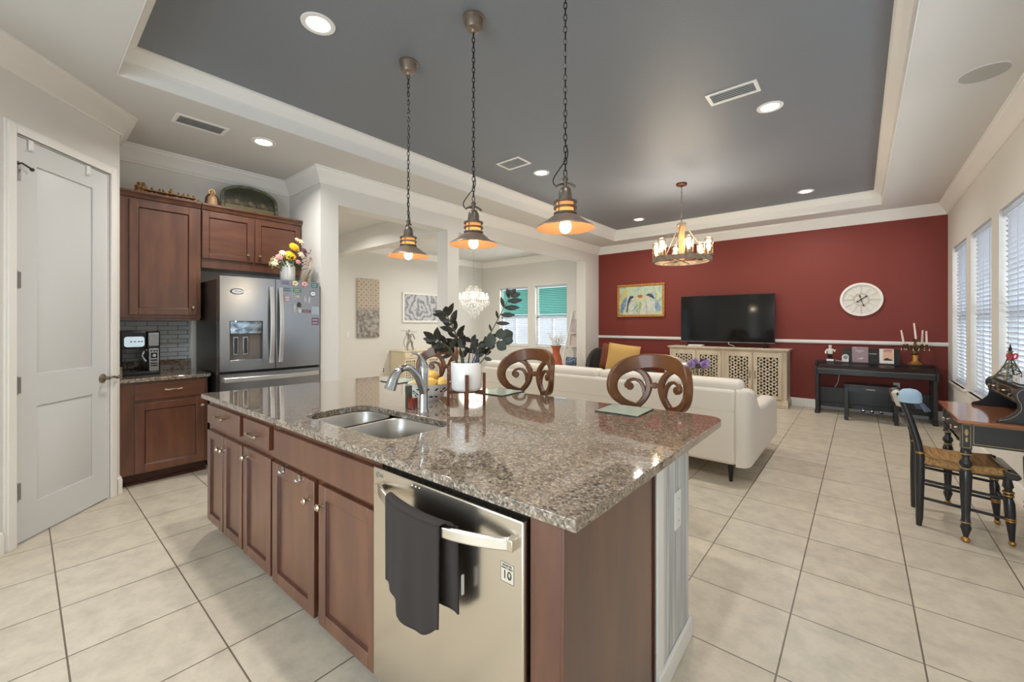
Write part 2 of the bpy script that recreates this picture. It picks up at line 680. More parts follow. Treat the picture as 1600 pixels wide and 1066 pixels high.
        if subsurf:
            s = o.modifiers.new('soft', 'SUBSURF')
            s.levels = s.render_levels = subsurf
        return o

def tag(o, label=None, cat=None, group=None, kind=None):
    if label:
        o['label'] = label
    if cat:
        o['category'] = cat
    if group:
        o['group'] = group
    if kind:
        o['kind'] = kind
    return o

def thing(name, label, cat, loc=(0, 0, 0), rz=0.0, group=None):
    o = bpy.data.objects.new(name, None)
    o.empty_display_size = 0.1
    COL.objects.link(o)
    o.location = loc
    o.rotation_euler = (0, 0, rz)
    return tag(o, label, cat, group)

def dup(o, loc=None, rz=None, label=None, parent=None):
    c = o.copy()
    COL.objects.link(c)
    if parent is not None:
        c.parent = parent
    if loc is not None:
        c.location = loc
    if rz is not None:
        c.rotation_euler = (0, 0, rz)
    if label:
        c['label'] = label
    for ch in list(o.children):
        dup(ch, parent=c)
    return c

def struct(o):
    o['kind'] = 'structure'
    return o

def arc(c, r, a0, a1, n):
    return [(c[0] + r * math.cos(a0 + (a1 - a0) * i / n), c[1] + r * math.sin(a0 + (a1 - a0) * i / n)) for i in range(n + 1)]

def rrect(x0, x1, y0, y1, r, n=5):
    p = []
    for cx, cy_, a in ((x1 - r, y0 + r, -PI / 2), (x1 - r, y1 - r, 0), (x0 + r, y1 - r, PI / 2), (x0 + r, y0 + r, PI)):
        p += arc((cx, cy_), r, a, a + PI / 2, n)
    return p

def smooth(pts, k=6, closed=False):
    """Catmull-Rom through points of any dimension"""
    n = len(pts)
    out = []
    rng = range(n) if closed else range(n - 1)
    for i in rng:
        g = (lambda j: pts[j % n]) if closed else (lambda j: pts[max(0, min(n - 1, j))])
        p0, p1, p2, p3 = g(i - 1), g(i), g(i + 1), g(i + 2)
        for q in range(k):
            t = q / k
            out.append(tuple(0.5 * (2 * b + (c - a) * t + (2 * a - 5 * b + 4 * c - d) * t * t + (3 * b - a - 3 * c + d) * t ** 3) for a, b, c, d in zip(p0, p1, p2, p3)))
    if not closed:
        out.append(tuple(pts[-1]))
    return out

def text(s, size, name, m, parent, loc, rot, ext=0.0006, align='CENTER'):
    c = bpy.data.curves.new(name, 'FONT')
    c.body = s
    c.size = size
    c.extrude = ext
    c.align_x = align
    c.align_y = 'CENTER'
    c.materials.append(m)
    tmp = bpy.data.objects.new(name, c)
    me = bpy.data.meshes.new_from_object(tmp)
    bpy.data.objects.remove(tmp)
    me.materials.clear()
    me.materials.append(m)
    o = bpy.data.objects.new(name, me)
    COL.objects.link(o)
    o.location = loc
    o.rotation_euler = rot
    if parent is not None:
        o.parent = parent
    return o
# ================================================================ room shell
ZC = 3.02          # soffit height
ZT = 3.22          # tray ceiling height
XL, XR, YB = -4.43, 0.935, 8.25
XK = -5.22         # kitchen wall
TX0, TX1, TY0, TY1 = -3.80, 0.24, 0.41, 7.75

mb = MB(); mb.box(-8.3, 1.2, -2.75, 8.5, -0.1, 0.0)
struct(mb.build('floor', FLOOR))
mb = MB(); mb.box(-14, 8, -12, 16, -0.3, -0.12)
struct(mb.build('outside_ground', CONCRETE))

mb = MB()
mb.box(-8.2, TX0, -2.75, 8.45, ZC, ZC + 0.32)
mb.box(TX1, 1.15, -2.75, 8.45, ZC, ZC + 0.32)
mb.box(TX0, TX1, -2.75, TY0, ZC, ZC + 0.32)
mb.box(TX0, TX1, TY1, 8.45, ZC, ZC + 0.32)
struct(mb.build('ceiling', CEIL))
mb = MB(); mb.box(TX0, TX1, TY0, TY1, ZT, ZT + 0.12)
struct(mb.build('ceiling_tray', DARKCEIL))

# right wall: three window openings, two more added out of view for light
WZ0, WZ1 = 0.60, 2.345
WINS = [(2.25, 3.18), (3.42, 4.35), (4.59, 5.52), (5.79, 6.72), (6.96, 7.88)]
mb = MB()
mb.box(XR, XR + 0.16, -2.75, 8.4, 0, WZ0)
mb.box(XR, XR + 0.16, -2.75, 8.4, WZ1, ZC)
ys = [-2.75] + [q for w in WINS for q in w] + [8.4]
for i in range(0, len(ys), 2):
    mb.box(XR, XR + 0.16, ys[i], ys[i + 1], WZ0, WZ1)
struct(mb.build('wall_right', WALL))

mb = MB(); mb.box(XL - 0.11, XR + 0.001, YB, YB + 0.15, 0, ZC)
struct(mb.build('wall_back', RED))
# dining back wall with two windows
DW = [(-7.37, -6.42), (-6.19, -5.26)]
DZ0, DZ1 = 0.80, 2.28
mb = MB()
mb.box(-8.15, XL - 0.11, YB, YB + 0.15, 0, DZ0)
mb.box(-8.15, XL - 0.11, YB, YB + 0.15, DZ1, ZC)
xs = [-8.15] + [q for w in DW for q in w] + [XL - 0.11]
for i in range(0, len(xs), 2):
    mb.box(xs[i], xs[i + 1], YB, YB + 0.15, DZ0, DZ1)
struct(mb.build('wall_dining_back', WALL))
mb = MB(); mb.box(-8.15, -8.0, 2.07, YB, 0, ZC)
struct(mb.build('wall_dining_left', WALL))
mb = MB(); mb.box(-8.0, -4.652, 3.87, 4.07, 2.66, ZC)
struct(mb.build('wall_dining_header', WALL))
# wall between great room and dining room: piers, post and header
mb = MB()
mb.box(XL - 0.22, XL, 2.27, YB, 2.672, ZC)
mb.box(XL - 0.22, XL, 3.86, 4.07, 0, 2.672)
mb.box(XL - 0.22, XL, 7.68, YB, 0, 2.672)
mb.box(-8.0, XL, 2.07, 2.27, 0, ZC)
struct(mb.build('wall_left', WALL))
# kitchen
mb = MB(); mb.box(XK - 0.13, XK, 0.38, 2.07, 0, ZC)
struct(mb.build('wall_kitchen', WALL))
# pantry wall, at a slant, with the door opening
PA = Vector((-3.921, -0.022, 0))
PE = Vector((-0.7551, 0.6556, 0)).normalized()
PROT = math.atan2(PE.y, PE.x)
# frame: x along PE (towards the fridge), y = to the left of PE, room side is -y
PM = Matrix.Translation(PA) @ Matrix.Rotation(PROT, 4, 'Z')
mb = MB(); mb.M = PM
mb.box(-1.2, -0.012, 0.0, 0.12, 0, ZC)
mb.box(0.705, 0.808, 0.0, 0.12, 0, ZC)
mb.box(-0.012, 0.705, 0.0, 0.12, 2.515, ZC)
mb.M = None
mb.box(XK, -4.53, 0.42, 0.505, 0, ZC)
struct(mb.build('wall_pantry', WALL))
PQ = PM @ Vector((-1.2, 0, 0))
mb = MB(); mb.box(PQ.x - 0.12, PQ.x, -2.75, PQ.y + 0.02, 0, ZC)
struct(mb.build('wall_entry', WALL))
mb = MB()
mb.box(PQ.x, -2.35, -2.6, -2.45, 0, ZC)
mb.box(0.55, XR, -2.6, -2.45, 0, ZC)
mb.box(-2.35, 0.55, -2.6, -2.45, 2.42, ZC)
struct(mb.build('wall_front', WALL))

# mouldings ------------------------------------------------------
CP = [(0, -0.155), (0.014, -0.155), (0.014, -0.142), (0.022, -0.132), (0.030, -0.110), (0.052, -0.070), (0.082, -0.040), (0.090, -0.028), (0.090, -0.018), (0.104, -0.014), (0.104, 0), (0, 0)]
crown = [(o, ZC + z) for o, z in CP]
PC = PM @ Vector((0.808, 0, 0))
mb = MB()
mb.sweep([(PQ.x, PQ.y), (PC.x, PC.y), (XK, PC.y), (XK, 2.07), (XL, 2.07), (XL, YB), (XR, YB), (XR, -2.45)], crown)
struct(mb.build('trim_1', WHITE))
tc_ = [(0, -0.098), (0.012, -0.098), (0.012, -0.088), (0.024, -0.074), (0.034, -0.056), (0.064, -0.030), (0.074, -0.018), (0.074, -0.012), (0.088, -0.010), (0.088, 0), (0, 0)]
mb = MB()
mb.sweep([(TX0, TY0), (TX0, TY1), (TX1, TY1), (TX1, TY0)], [(o, ZT + z) for o, z in tc_], closed=True)
t_ = 0.006
mb.box(TX0, TX0 + t_, TY0, TY1, ZC + 0.001, ZT - 0.09); mb.box(TX1 - t_, TX1, TY0, TY1, ZC + 0.001, ZT - 0.09)
mb.box(TX0, TX1, TY0, TY0 + t_, ZC + 0.001, ZT - 0.09); mb.box(TX0, TX1, TY1 - t_, TY1, ZC + 0.001, ZT - 0.09)
struct(mb.build('trim_2', WHITE))
mb = MB()
mb.sweep([(-8.0, 4.07), (-8.0, YB), (XL - 0.22, YB), (XL - 0.22, 4.07)], crown, closed=True)
struct(mb.build('trim_3', WHITE))
# chair rail on the red wall
mb = MB()
mb.sweep([(XL, YB), (XR, YB)], [(0, 1.034), (0.02, 1.036), (0.026, 1.045), (0.026, 1.078), (0.02, 1.088), (0, 1.090)])
struct(mb.build('trim_4', WHITE))
BP = [(0, 0), (0.016, 0), (0.016, 0.105), (0.010, 0.125), (0, 0.13)]
mb = MB(); mb.sweep([(XL, 7.68), (XL, YB), (XR, YB)], BP); struct(mb.build('baseboard_back', WHITE))
mb = MB(); mb.sweep([(XR, YB - 0.016), (XR, -2.45)], BP); struct(mb.build('baseboard_right', WHITE))
mb = MB(); mb.sweep([(XL - 0.0, 2.075), (XL, 2.27)], BP); mb.sweep([(XL - 0.22, 3.86), (XL, 3.86), (XL, 4.07), (XL - 0.22, 4.07)][::-1][::-1], [(-o, z) for o, z in BP][::-1]); struct(mb.build('baseboard_left', WHITE))
mb = MB(); mb.sweep([(-8.0, 2.27), (-8.0, YB), (-4.65, YB)], BP); struct(mb.build('baseboard_dining', WHITE))
mb = MB()
a_ = PM @ Vector((-1.2, 0, 0)); b_ = PM @ Vector((-0.082, 0, 0))
mb.sweep([(a_.x, a_.y), (b_.x, b_.y)], BP)
a_ = PM @ Vector((0.772, 0, 0))
mb.sweep([(a_.x, a_.y), (PC.x, PC.y), (PC.x - 0.06, PC.y)], BP)
struct(mb.build('baseboard_pantry', WHITE))

# pantry door ------------------------------------------------------
door = thing('door_1', None, None, PA, PROT); struct(door)
mb = MB()
def casing(mb, x0, x1, z1, w):
    for dx, th in ((0.0, 0.012), (0.014, 0.02)):
        a, b = x0 - w + dx, x1 + w - dx
        mb.box(a, x0, -th, 0.001, 0, z1 + w - dx); mb.box(x1, b, -th, 0.001, 0, z1 + w - dx); mb.box(x0, x1, -th, 0.001, z1, z1 + w - dx)
casing(mb, -0.012, 0.705, 2.515, 0.062)
mb.box(-0.012, -0.004, 0, 0.11, 0, 2.515); mb.box(0.698, 0.705, 0, 0.11, 0, 2.515); mb.box(-0.004, 0.698, 0, 0.11, 2.508, 2.515)
struct(mb.build('door_casing', WHITE, door, bevel=0.003))
def panel_door(mb, x0, x1, z0, z1, y, th, panels):
    """door slab whose room face is at y (room towards -y), with sunk raised-edge panels"""
    mb.box(x0, x1, y + 0.012, y + th, z0, z1)
    xs = [x0] + [panels[0][0], panels[0][1]] + [x1]
    mb.box(x0, xs[1], y, y + 0.012, z0, z1); mb.box(xs[2], x1, y, y + 0.012, z0, z1)
    zz = [z0] + [q for p in panels for q in (p[2], p[3])] + [z1]
    for i in range(0, len(zz), 2):
        mb.box(xs[1], xs[2], y, y + 0.012, zz[i], zz[i + 1])
    for a, b, c, d in panels:
        e = 0.036
        A = [(a, c), (b, c), (b, d), (a, d)]
        B = [(a + e, c + e), (b - e, c + e), (b - e, d - e), (a + e, d - e)]
        va = [mb.v((p[0], y + 0.0118, p[1])) for p in A]
        vb = [mb.v((p[0], y + 0.001, p[1])) for p in B]
        for i in range(4):
            mb.f([va[i], va[(i + 1) % 4], vb[(i + 1) % 4], vb[i]])
        mb.f(vb)
mb = MB()
panel_door(mb, 0.0, 0.693, 0.012, 2.503, 0.004, 0.035, [(0.137, 0.562, 0.225, 0.832), (0.137, 0.562, 1.036, 2.36)])
struct(mb.build('door_panel', DOORW, door))
HINGE = mat('satin_hinge_steel', (150, 150, 150), 0.4, 0.7)
for z in (0.326, 0.978, 1.625, 2.285):
    mb = MB()
    mb.cyl((0.0, -0.004, z - 0.05), (0.0, -0.004, z + 0.05), 0.0075, n=10)
    mb.box(0.0, 0.034, 0.0005, 0.0048, z - 0.05, z + 0.05)
    for q in (-0.055, 0.055):
        mb.ball((0.0, -0.004, z + q), 0.006, n=8, m=6)
    h = mb.build('hinge', HINGE, door); struct(h); h['label'] = 'grey steel hinge'
mb = MB()
mb.tube([(0.004, -0.006, 2.33), (0.004, -0.03, 2.335), (0.06, -0.035, 2.318)], 0.006)
mb.cyl((0.06, -0.035, 2.318), (0.066, -0.03, 2.315), 0.011)
mb.cyl((0.0, -0.004, 2.325), (0.0, -0.004, 2.345), 0.011)
struct(mb.build('door_stop', STEELD, door))
mb = MB()
mb.lathe([(0, -0.0), (0.033, 0), (0.033, 0.006), (0.022, 0.014), (0.012, 0.018), (0.012, 0.05), (0, 0.05)], n=20)
for v_ in mb.bm.verts:
    x, y, z = v_.co
    v_.co = (0.645 + x, 0.004 - z, 0.94 + y)
mb.tube(smooth([(0.645, -0.048, 0.94), (0.66, -0.052, 0.947), (0.69, -0.054, 0.944), (0.715, -0.05, 0.934), (0.735, -0.046, 0.938), (0.742, -0.045, 0.952)][::1], 5), 0.0085, n=8)
struct(mb.build('door_handle', BRONZE, door))
for k, x in enumerate((0.093, 0.516)):
    t = thing('over_door_hook', ('white over-door hook on the pantry door nearer its hinges', 'white over-door hook on the pantry door above the lever side')[k], 'hook', PM @ Vector((x, 0, 2.44)), PROT, 'over-door hooks on the pantry door')
    mb = MB()
    mb.box(-0.016, 0.016, -0.003, 0.002, 0.0, 0.065); mb.box(-0.016, 0.016, -0.003, 0.03, 0.065, 0.068)
    mb.build('strap', PLASTICW, t)
    mb = MB(); mb.tube([(0, -0.002, 0.01), (0, -0.02, 0.0), (0, -0.03, 0.012)], 0.004, n=6); mb.build('hook', PLASTICW, t)

# windows in the right wall ------------------------------------------------------
for k, (y0, y1) in enumerate(WINS):
    w = thing('window_%d' % (5 - k), None, None, (XR, (y0 + y1) / 2, WZ0)); struct(w)
    hw, hh = (y1 - y0) / 2, WZ1 - WZ0
    mb = MB()
    for a, b, c, d in ((-hw, hw, 0, 0.045), (-hw, hw, hh - 0.045, hh), (-hw, -hw + 0.04, 0.045, hh - 0.045), (hw - 0.04, hw, 0.045, hh - 0.045), (-hw, hw, hh * 0.47, hh * 0.47 + 0.05)):
        mb.box(0.10, 0.15, a, b, c, d)
    struct(mb.build('window_frame', WHITE, w))
    mb = MB(); mb.box(0.124, 0.128, -hw + 0.04, hw - 0.04, 0.045, hh - 0.045)
    struct(mb.build('window_glass', GLASS, w))
    mb = MB(); mb.box(-0.03, 0.10, -hw + 0.001, hw - 0.001, 0.0005, 0.006); mb.box(-0.03, -0.0005, -hw - 0.02, hw + 0.02, -0.022, 0.006)
    struct(mb.build('window_sill', WHITE, w, bevel=0.004))
    b = thing('window_blind', ('white slatted blind in the window farthest along the right wall', 'white slatted blind in the middle window of the right wall', 'white slatted blind in the right-hand window behind the tower model', 'white slatted blind in the added window beside the desk, out of the picture', 'white slatted blind in the added window nearest the island, out of the picture')[4 - k], 'blind', (XR + 0.05, (y0 + y1) / 2, WZ0), 0, 'white blinds of the right wall')
    mb = MB(); mb.box(-0.03, 0.03, -hw + 0.008, hw - 0.008, hh - 0.06, hh - 0.004); mb.build('headrail', BLIND, b, bevel=0.004)
    mb = MB()
    nsl = 38
    for i in range(nsl):
        z = 0.05 + (hh - 0.12) * i / (nsl - 1)
        mb.obox(Matrix.Translation((0, 0, z)) @ Matrix.Rotation(R(52), 4, 'Y'), 0.05, 2 * hw - 0.03, 0.003)
    mb.build('slats', BLIND, b)
    mb = MB(); mb.box(-0.025, 0.025, -hw + 0.012, hw - 0.012, 0.0075, 0.026); mb.build('bottom_rail', BLIND, b, bevel=0.003)
    mb = MB()
    for q in (-hw * 0.6, 0, hw * 0.6):
        mb.box(-0.031, -0.028, q - 0.006, q + 0.006, 0.02, hh - 0.05)
    mb.build('ladder_tape', BLIND, b)
# dining windows
for k, (x0, x1) in enumerate(DW):
    w = thing('window_%d' % (6 + k), None, None, ((x0 + x1) / 2, YB, DZ0)); struct(w)
    hw, hh = (x1 - x0) / 2, DZ1 - DZ0
    mb = MB()
    for a, b, c, d in ((-hw, hw, 0, 0.04), (-hw, hw, hh - 0.04, hh), (-hw, -hw + 0.04, 0.04, hh - 0.04), (hw - 0.04, hw, 0.04, hh - 0.04), (-hw, hw, hh * 0.46, hh * 0.46 + 0.045), (-0.02, 0.02, 0.04, hh * 0.46)):
        mb.box(a, b, 0.09, 0.14, c, d)
    struct(mb.build('window_frame', WHITE, w))
    mb = MB(); mb.box(-hw + 0.04, hw - 0.04, 0.114, 0.118, 0.04, hh - 0.04)
    struct(mb.build('window_glass', GLASS, w))
    mb = MB(); mb.box(-hw + 0.001, hw - 0.001, -0.02, 0.09, 0.0005, 0.006); mb.box(-hw - 0.02, hw + 0.02, -0.02, -0.0005, -0.03, 0.006)
    struct(mb.build('window_sill', WHITE, w, bevel=0.004))
    b = thing('window_blind', ('teal-topped blind in the dining window nearer the crystal chandelier', 'teal-topped blind in the dining window nearer the white ladder shelf')[k], 'blind', ((x0 + x1) / 2, YB + 0.055, DZ0), 0, 'teal-topped blinds of the dining room')
    mb = MB(); mb.box(-hw + 0.01, hw - 0.01, -0.02, 0.02, hh - 0.05, hh - 0.004); mb.build('headrail', BLIND, b, bevel=0.003)
    zs = hh * 0.53
    mb = MB()
    for i in range(15):
        z = zs + (hh - 0.06 - zs) * (i + 0.5) / 15
        mb.obox(Matrix.Translation((0.03, 0, z)) @ Matrix.Rotation(R(-48), 4, 'X'), 2 * hw - 0.08, 0.044, 0.003)
    mb.build('teal_slats', TEAL, b)
    mb = MB(); mb.box(-hw + 0.06, hw - 0.02, -0.02, 0.02, zs - 0.045, zs - 0.02); mb.build('teal_rail', TEAL, b)
    mb = MB()
    for i in range(16):
        z = 0.03 + (zs - 0.09) * i / 15
        mb.obox(Matrix.Translation((0.0, 0, z)) @ Matrix.Rotation(R(-25), 4, 'X'), 2 * hw - 0.03, 0.04, 0.003)
    mb.build('white_slats', BLIND, b)
# glazed opening behind the camera
w = thing('window_8', None, None, (-0.9, -2.525, 0)); struct(w)
mb = MB()
for a, b, c, d in ((-1.45, 1.45, 0, 0.06), (-1.45, 1.45, 2.36, 2.42), (-1.45, -1.38, 0.06, 2.36), (1.38, 1.45, 0.06, 2.36), (-0.05, 0.05, 0.06, 2.36)):
    mb.box(a, b, -0.03, 0.03, c, d)
struct(mb.build('window_frame', WHITE, w))
mb = MB(); mb.box(-1.38, 1.38, -0.003, 0.003, 0.06, 2.36); struct(mb.build('window_glass', GLASS, w))

# ceiling fixtures ------------------------------------------------------
can = None
for x, y, z, lb in ((-2.573, 1.188, ZT, 'recessed ceiling light in the dark tray, largest one near the pendants'),
                    (-4.179, 1.431, ZC, 'recessed ceiling light in the pale soffit above the fridge'),
                    (-3.011, 4.143, ZT, 'recessed ceiling light beside the small square vent in the dark tray'),
                    (-0.59, 4.145, ZT, 'recessed ceiling light beside the long vent in the dark tray'),
                    (-0.581, 7.127, ZT, 'recessed ceiling light at the far corner of the tray nearest the windows'),
                    (-3.03, 7.134, ZT, 'recessed ceiling light at the far corner of the tray nearest the dining room')):
    if can is None:
        can = thing('recessed_light', lb, 'ceiling light', (x, y, z), 0, 'recessed ceiling lights')
        mb = MB(); mb.lathe([(0.068, -0.004), (0.075, -0.008), (0.098, -0.006), (0.1, 0.0), (0.068, 0.0), (0.068, -0.004)], n=28); mb.build('trim_ring', WHITE, can)
        mb = MB(); mb.lathe([(0, -0.003), (0.068, -0.003), (0.068, -0.001), (0, -0.001)], n=24); mb.build('lens', CAN, can)
    else:
        dup(can, (x, y, z), 0, lb)
    area('recessed_or_added_lamp', (x, y, z - 0.012), (0, 0, 0), 0.12, 0.12, 17.0, (1.0, 0.96, 0.9), 'DISK', 150)
for x, y in ((-0.59, 1.188), (-1.6, -1.2)):
    dup(can, (x, y, ZT if y > 0 else ZC), 0, 'recessed ceiling light above and behind the island, out of the picture')
    area('recessed_or_added_lamp', (x, y, (ZT if y > 0 else ZC) - 0.012), (0, 0, 0), 0.12, 0.12, 15.0, (1.0, 0.97, 0.92), 'DISK', 150)
for x, y, p in ((-6.3, 3.0, 22), (-6.2, 6.1, 56)):  # fill lamps added to brighten hall and dining room, no fitting modelled
    area('recessed_or_added_lamp', (x, y, ZC - 0.012), (0, 0, 0), 0.2, 0.2, p, (1.0, 0.97, 0.92), 'DISK', 160)

def vent(loc, sx, sy, nsl, lb, along_x=True, dark=False):
    t = thing('ceiling_vent', lb, 'air vent', loc, 0, 'ceiling air vents')
    mb = MB(); f = 0.028
    mb.box(-sx / 2, sx / 2, -sy / 2, -sy / 2 + f, -0.008, 0); mb.box(-sx / 2, sx / 2, sy / 2 - f, sy / 2, -0.008, 0)
    mb.box(-sx / 2, -sx / 2 + f, -sy / 2 + f, sy / 2 - f, -0.008, 0); mb.box(sx / 2 - f, sx / 2, -sy / 2 + f, sy / 2 - f, -0.008, 0)
    mb.build('frame', WHITE, t, bevel=0.002)
    mb = MB()
    for i in range(nsl):
        q = (i + 0.5) / nsl - 0.5
        if along_x:
            mb.obox(Matrix.Translation((0, q * (sy - 2 * f), -0.005)) @ Matrix.Rotation(R(40), 4, 'X'), sx - 2 * f, (sy - 2 * f) / nsl * 0.8, 0.002)
        else:
            mb.obox(Matrix.Translation((q * (sx - 2 * f), 0, -0.005)) @ Matrix.Rotation(R(40), 4, 'Y'), (sx - 2 * f) / nsl * 0.8, sy - 2 * f, 0.002)
    mb.build('louvre', WHITE if not dark else mat('grey_louvre', (172, 172, 168), 0.5), t)
    mb = MB(); mb.box(-sx / 2 + f, sx / 2 - f, -sy / 2 + f, sy / 2 - f, -0.0012, -0.0004); mb.build('duct_opening', GREY, t)
vent((-4.214, 0.968, ZC), 0.2, 0.36, 7, 'long grey-slatted vent in the pale soffit near the pantry', False, True)
vent((-3.08, 3.69, ZT), 0.34, 0.25, 9, 'nearly square white vent in the dark tray beside a pendant')
vent((-0.785, 3.70, ZT), 0.37, 0.2, 5, 'long white vent in the dark tray by the right recessed light')
t = thing('ceiling_speaker', 'round flush grey speaker in the soffit near the windows', 'speaker', (0.632, 4.11, ZC), 0)
mb = MB(); mb.lathe([(0.118, -0.006), (0.128, -0.005), (0.13, 0), (0.118, 0), (0.118, -0.006)], n=36); mb.build('rim', CEIL, t)
mb = MB(); mb.lathe([(0, -0.005), (0.118, -0.005), (0.118, -0.001), (0, -0.001)], n=36); mb.build('grille', mat('speaker_grille', (176, 174, 168), 0.7, bump=0.3, bscale=900), t)

# ================================================================ kitchen run on the left
def knob_mesh(parent, loc, axis, name='knob', r=0.016):
    """round knob standing out along axis from loc"""
    a = Vector(axis).normalized()
    q = Vector((0, 0, 1)).rotation_difference(a).to_matrix().to_4x4()
    mb = MB(); mb.M = Matrix.Translation(loc) @ q
    mb.lathe([(0, 0), (0.008, 0), (0.006, 0.006), (0.005, 0.014), (0.009, 0.018), (r, 0.022), (r, 0.027), (0.011, 0.032), (0.010, 0.030), (0.004, 0.031), (0, 0.033)], n=18)
    o = mb.build(name, NICKEL, parent); o['label'] = 'round polished nickel knob'
    return o

def pull_mesh(parent, fn, w=0.1):
    """bar pull; fn(u, out, z)"""
    mb = MB()
    pts = [fn(-w / 2, 0.024, 0.0), fn(-w / 4, 0.028, -0.003), fn(0, 0.030, 0.002), fn(w / 4, 0.028, -0.003), fn(w / 2, 0.024, 0.0)]
    mb.tube(smooth(pts, 4), [0.008, 0.0075, 0.007, 0.006, 0.0055, 0.005, 0.005, 0.005, 0.005, 0.005, 0.005, 0.005, 0.0055, 0.006, 0.007, 0.0075, 0.008], n=8)
    for s in (-1, 1):
        mb.tube([fn(s * w / 2 * 0.8, 0, 0), fn(s * w / 2 * 0.85, 0.024, 0)], 0.005, n=8)
        mb.ball(fn(s * w / 2, 0.024, 0), 0.009, n=8, m=6)
    o = mb.build('handle', NICKEL, parent); o['label'] = 'curved nickel bar pull'
    return o

def shaker(name, parent, fn, u0, u1, z0, z1, th=0.02, fw=0.055, wood=None):
    """shaker door or drawer front; fn(u, out, z) maps to local 3-D"""
    wd = wood or CHERRY
    mb = MB()
    def bx(a, b, o0, o1, c, d):
        c8 = [fn(a, o0, c), fn(b, o0, c), fn(b, o1, c), fn(a, o1, c), fn(a, o0, d), fn(b, o0, d), fn(b, o1, d), fn(a, o1, d)]
        v = [mb.v(p) for p in c8]
        for q in ((0, 3, 2, 1), (4, 5, 6, 7), (0, 1, 5, 4), (1, 2, 6, 5), (2, 3, 7, 6), (3, 0, 4, 7)):
            mb.f([v[i] for i in q])
    if fw:
        bx(u0, u0 + fw, 0, th, z0, z1); bx(u1 - fw, u1, 0, th, z0, z1)
        bx(u0 + fw, u1 - fw, 0, th, z0, z0 + fw); bx(u0 + fw, u1 - fw, 0, th, z1 - fw, z1)
    else:
        bx(u0, u1, 0, th, z0, z1)
    d = mb.build(name, wd, parent, bevel=0.0025)
    if fw:
        mb = MB()
        e = 0.008
        A = [(u0 + fw, z0 + fw), (u1 - fw, z0 + fw), (u1 - fw, z1 - fw), (u0 + fw, z1 - fw)]
        B = [(u0 + fw + e, z0 + fw + e), (u1 - fw - e, z0 + fw + e), (u1 - fw - e, z1 - fw - e), (u0 + fw + e, z1 - fw - e)]
        va = [mb.v(fn(p[0], th * 0.75, p[1])) for p in A]
        vb = [mb.v(fn(p[0], th * 0.4, p[1])) for p in B]
        mb.mi = 1
        for i in range(4):
            mb.f([va[i], va[(i + 1) % 4], vb[(i + 1) % 4], vb[i]])
        mb.mi = 0
        mb.f(vb)
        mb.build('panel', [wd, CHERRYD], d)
    return d

FX = lambda x: (lambda u, o, z: (x + o, u, z))     # fronts facing +X
# tall wall cabinet
CT = 2.47
t = thing('wall_cabinet', 'tall cherry wall cabinet with one door above the coffee maker', 'cabinet', (XK, 0.83, 1.385))
def rel(x, y, z):
    return (x - XK, y - 0.83, z - 1.385)
mb = MB(); mb.box(0.002, 0.33, -0.32, 0.292, 0.02, CT - 1.385); mb.box(0.002, 0.325, -0.32, 0.286, 0.0, 0.02); mb.build('body', CHERRY, t, bevel=0.002)
d = shaker('door', t, lambda u, o, z: (0.331 + o, u, z), 0.606 - 0.83, 1.086 - 0.83, 1.435 - 1.385, 2.448 - 1.385, fw=0.06)
knob_mesh(d, (0.351, 1.058 - 0.83, 1.508 - 1.385), (1, 0, 0))
mb = MB()
CPW = [(0, 0), (0.012, 0), (0.016, 0.012), (0.028, 0.03), (0.04, 0.038), (0.04, 0.055), (0, 0.055)]
mb.sweep([(0.33, -0.32), (0.33, 0.29)], [(o, CT - 1.385 + z) for o, z in CPW])
mb.box(0.002, 0.335, -0.32, 0.29, CT - 1.385, CT - 1.385 + 0.053)
mb.build('crown', CHERRY, t)
# over-fridge cabinet
t = thing('wall_cabinet', 'low cherry wall cabinet with two doors above the fridge', 'cabinet', (XK, 1.6, 1.9))
mb = MB(); mb.box(0.002, 0.33, -0.472, 0.462, 0, CT - 1.9); mb.build('body', CHERRY, t, bevel=0.002)
for a, b, kn in ((1.13, 1.572, 1.519), (1.59, 2.05, 1.627)):
    d = shaker('door', t, lambda u, o, z: (0.331 + o, u, z), a - 1.6, b - 1.6, 1.992 - 1.9, 2.452 - 1.9, fw=0.055, wood=CHERRYH)
    knob_mesh(d, (0.351, kn - 1.6, 2.065 - 1.9), (1, 0, 0))
mb = MB()
mb.sweep([(0.33, -0.472), (0.33, 0.462)], [(o, CT - 1.9 + z) for o, z in CPW])
mb.box(0.002, 0.335, -0.472, 0.462, CT - 1.9, CT - 1.9 + 0.053)
mb.build('crown', CHERRY, t)
# base cabinet
t = thing('base_cabinet', 'cherry base cabinet with one drawer and door beside the fridge', 'cabinet', (XK, 0.81, 0))
mb = MB(); mb.box(0.002, 0.618, -0.3, 0.298, 0.1, 0.868); mb.build('body', CHERRY, t, bevel=0.002)
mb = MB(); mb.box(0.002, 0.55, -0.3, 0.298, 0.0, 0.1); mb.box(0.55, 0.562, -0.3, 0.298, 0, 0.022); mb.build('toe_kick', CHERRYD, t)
d = shaker('drawer', t, lambda u, o, z: (0.619 + o, u, z), 0.606 - 0.81, 1.086 - 0.81, 0.716, 0.848, fw=0, wood=CHERRYH)
pull_mesh(d, lambda u, o, z: (0.639 + o, 0.854 - 0.81 + u, 0.79 + z), 0.11)
d = shaker('door', t, lambda u, o, z: (0.619 + o, u, z), 0.606 - 0.81, 1.08 - 0.81, 0.112, 0.688, fw=0.06)
knob_mesh(d, (0.639, 1.06 - 0.81, 0.62), (1, 0, 0))
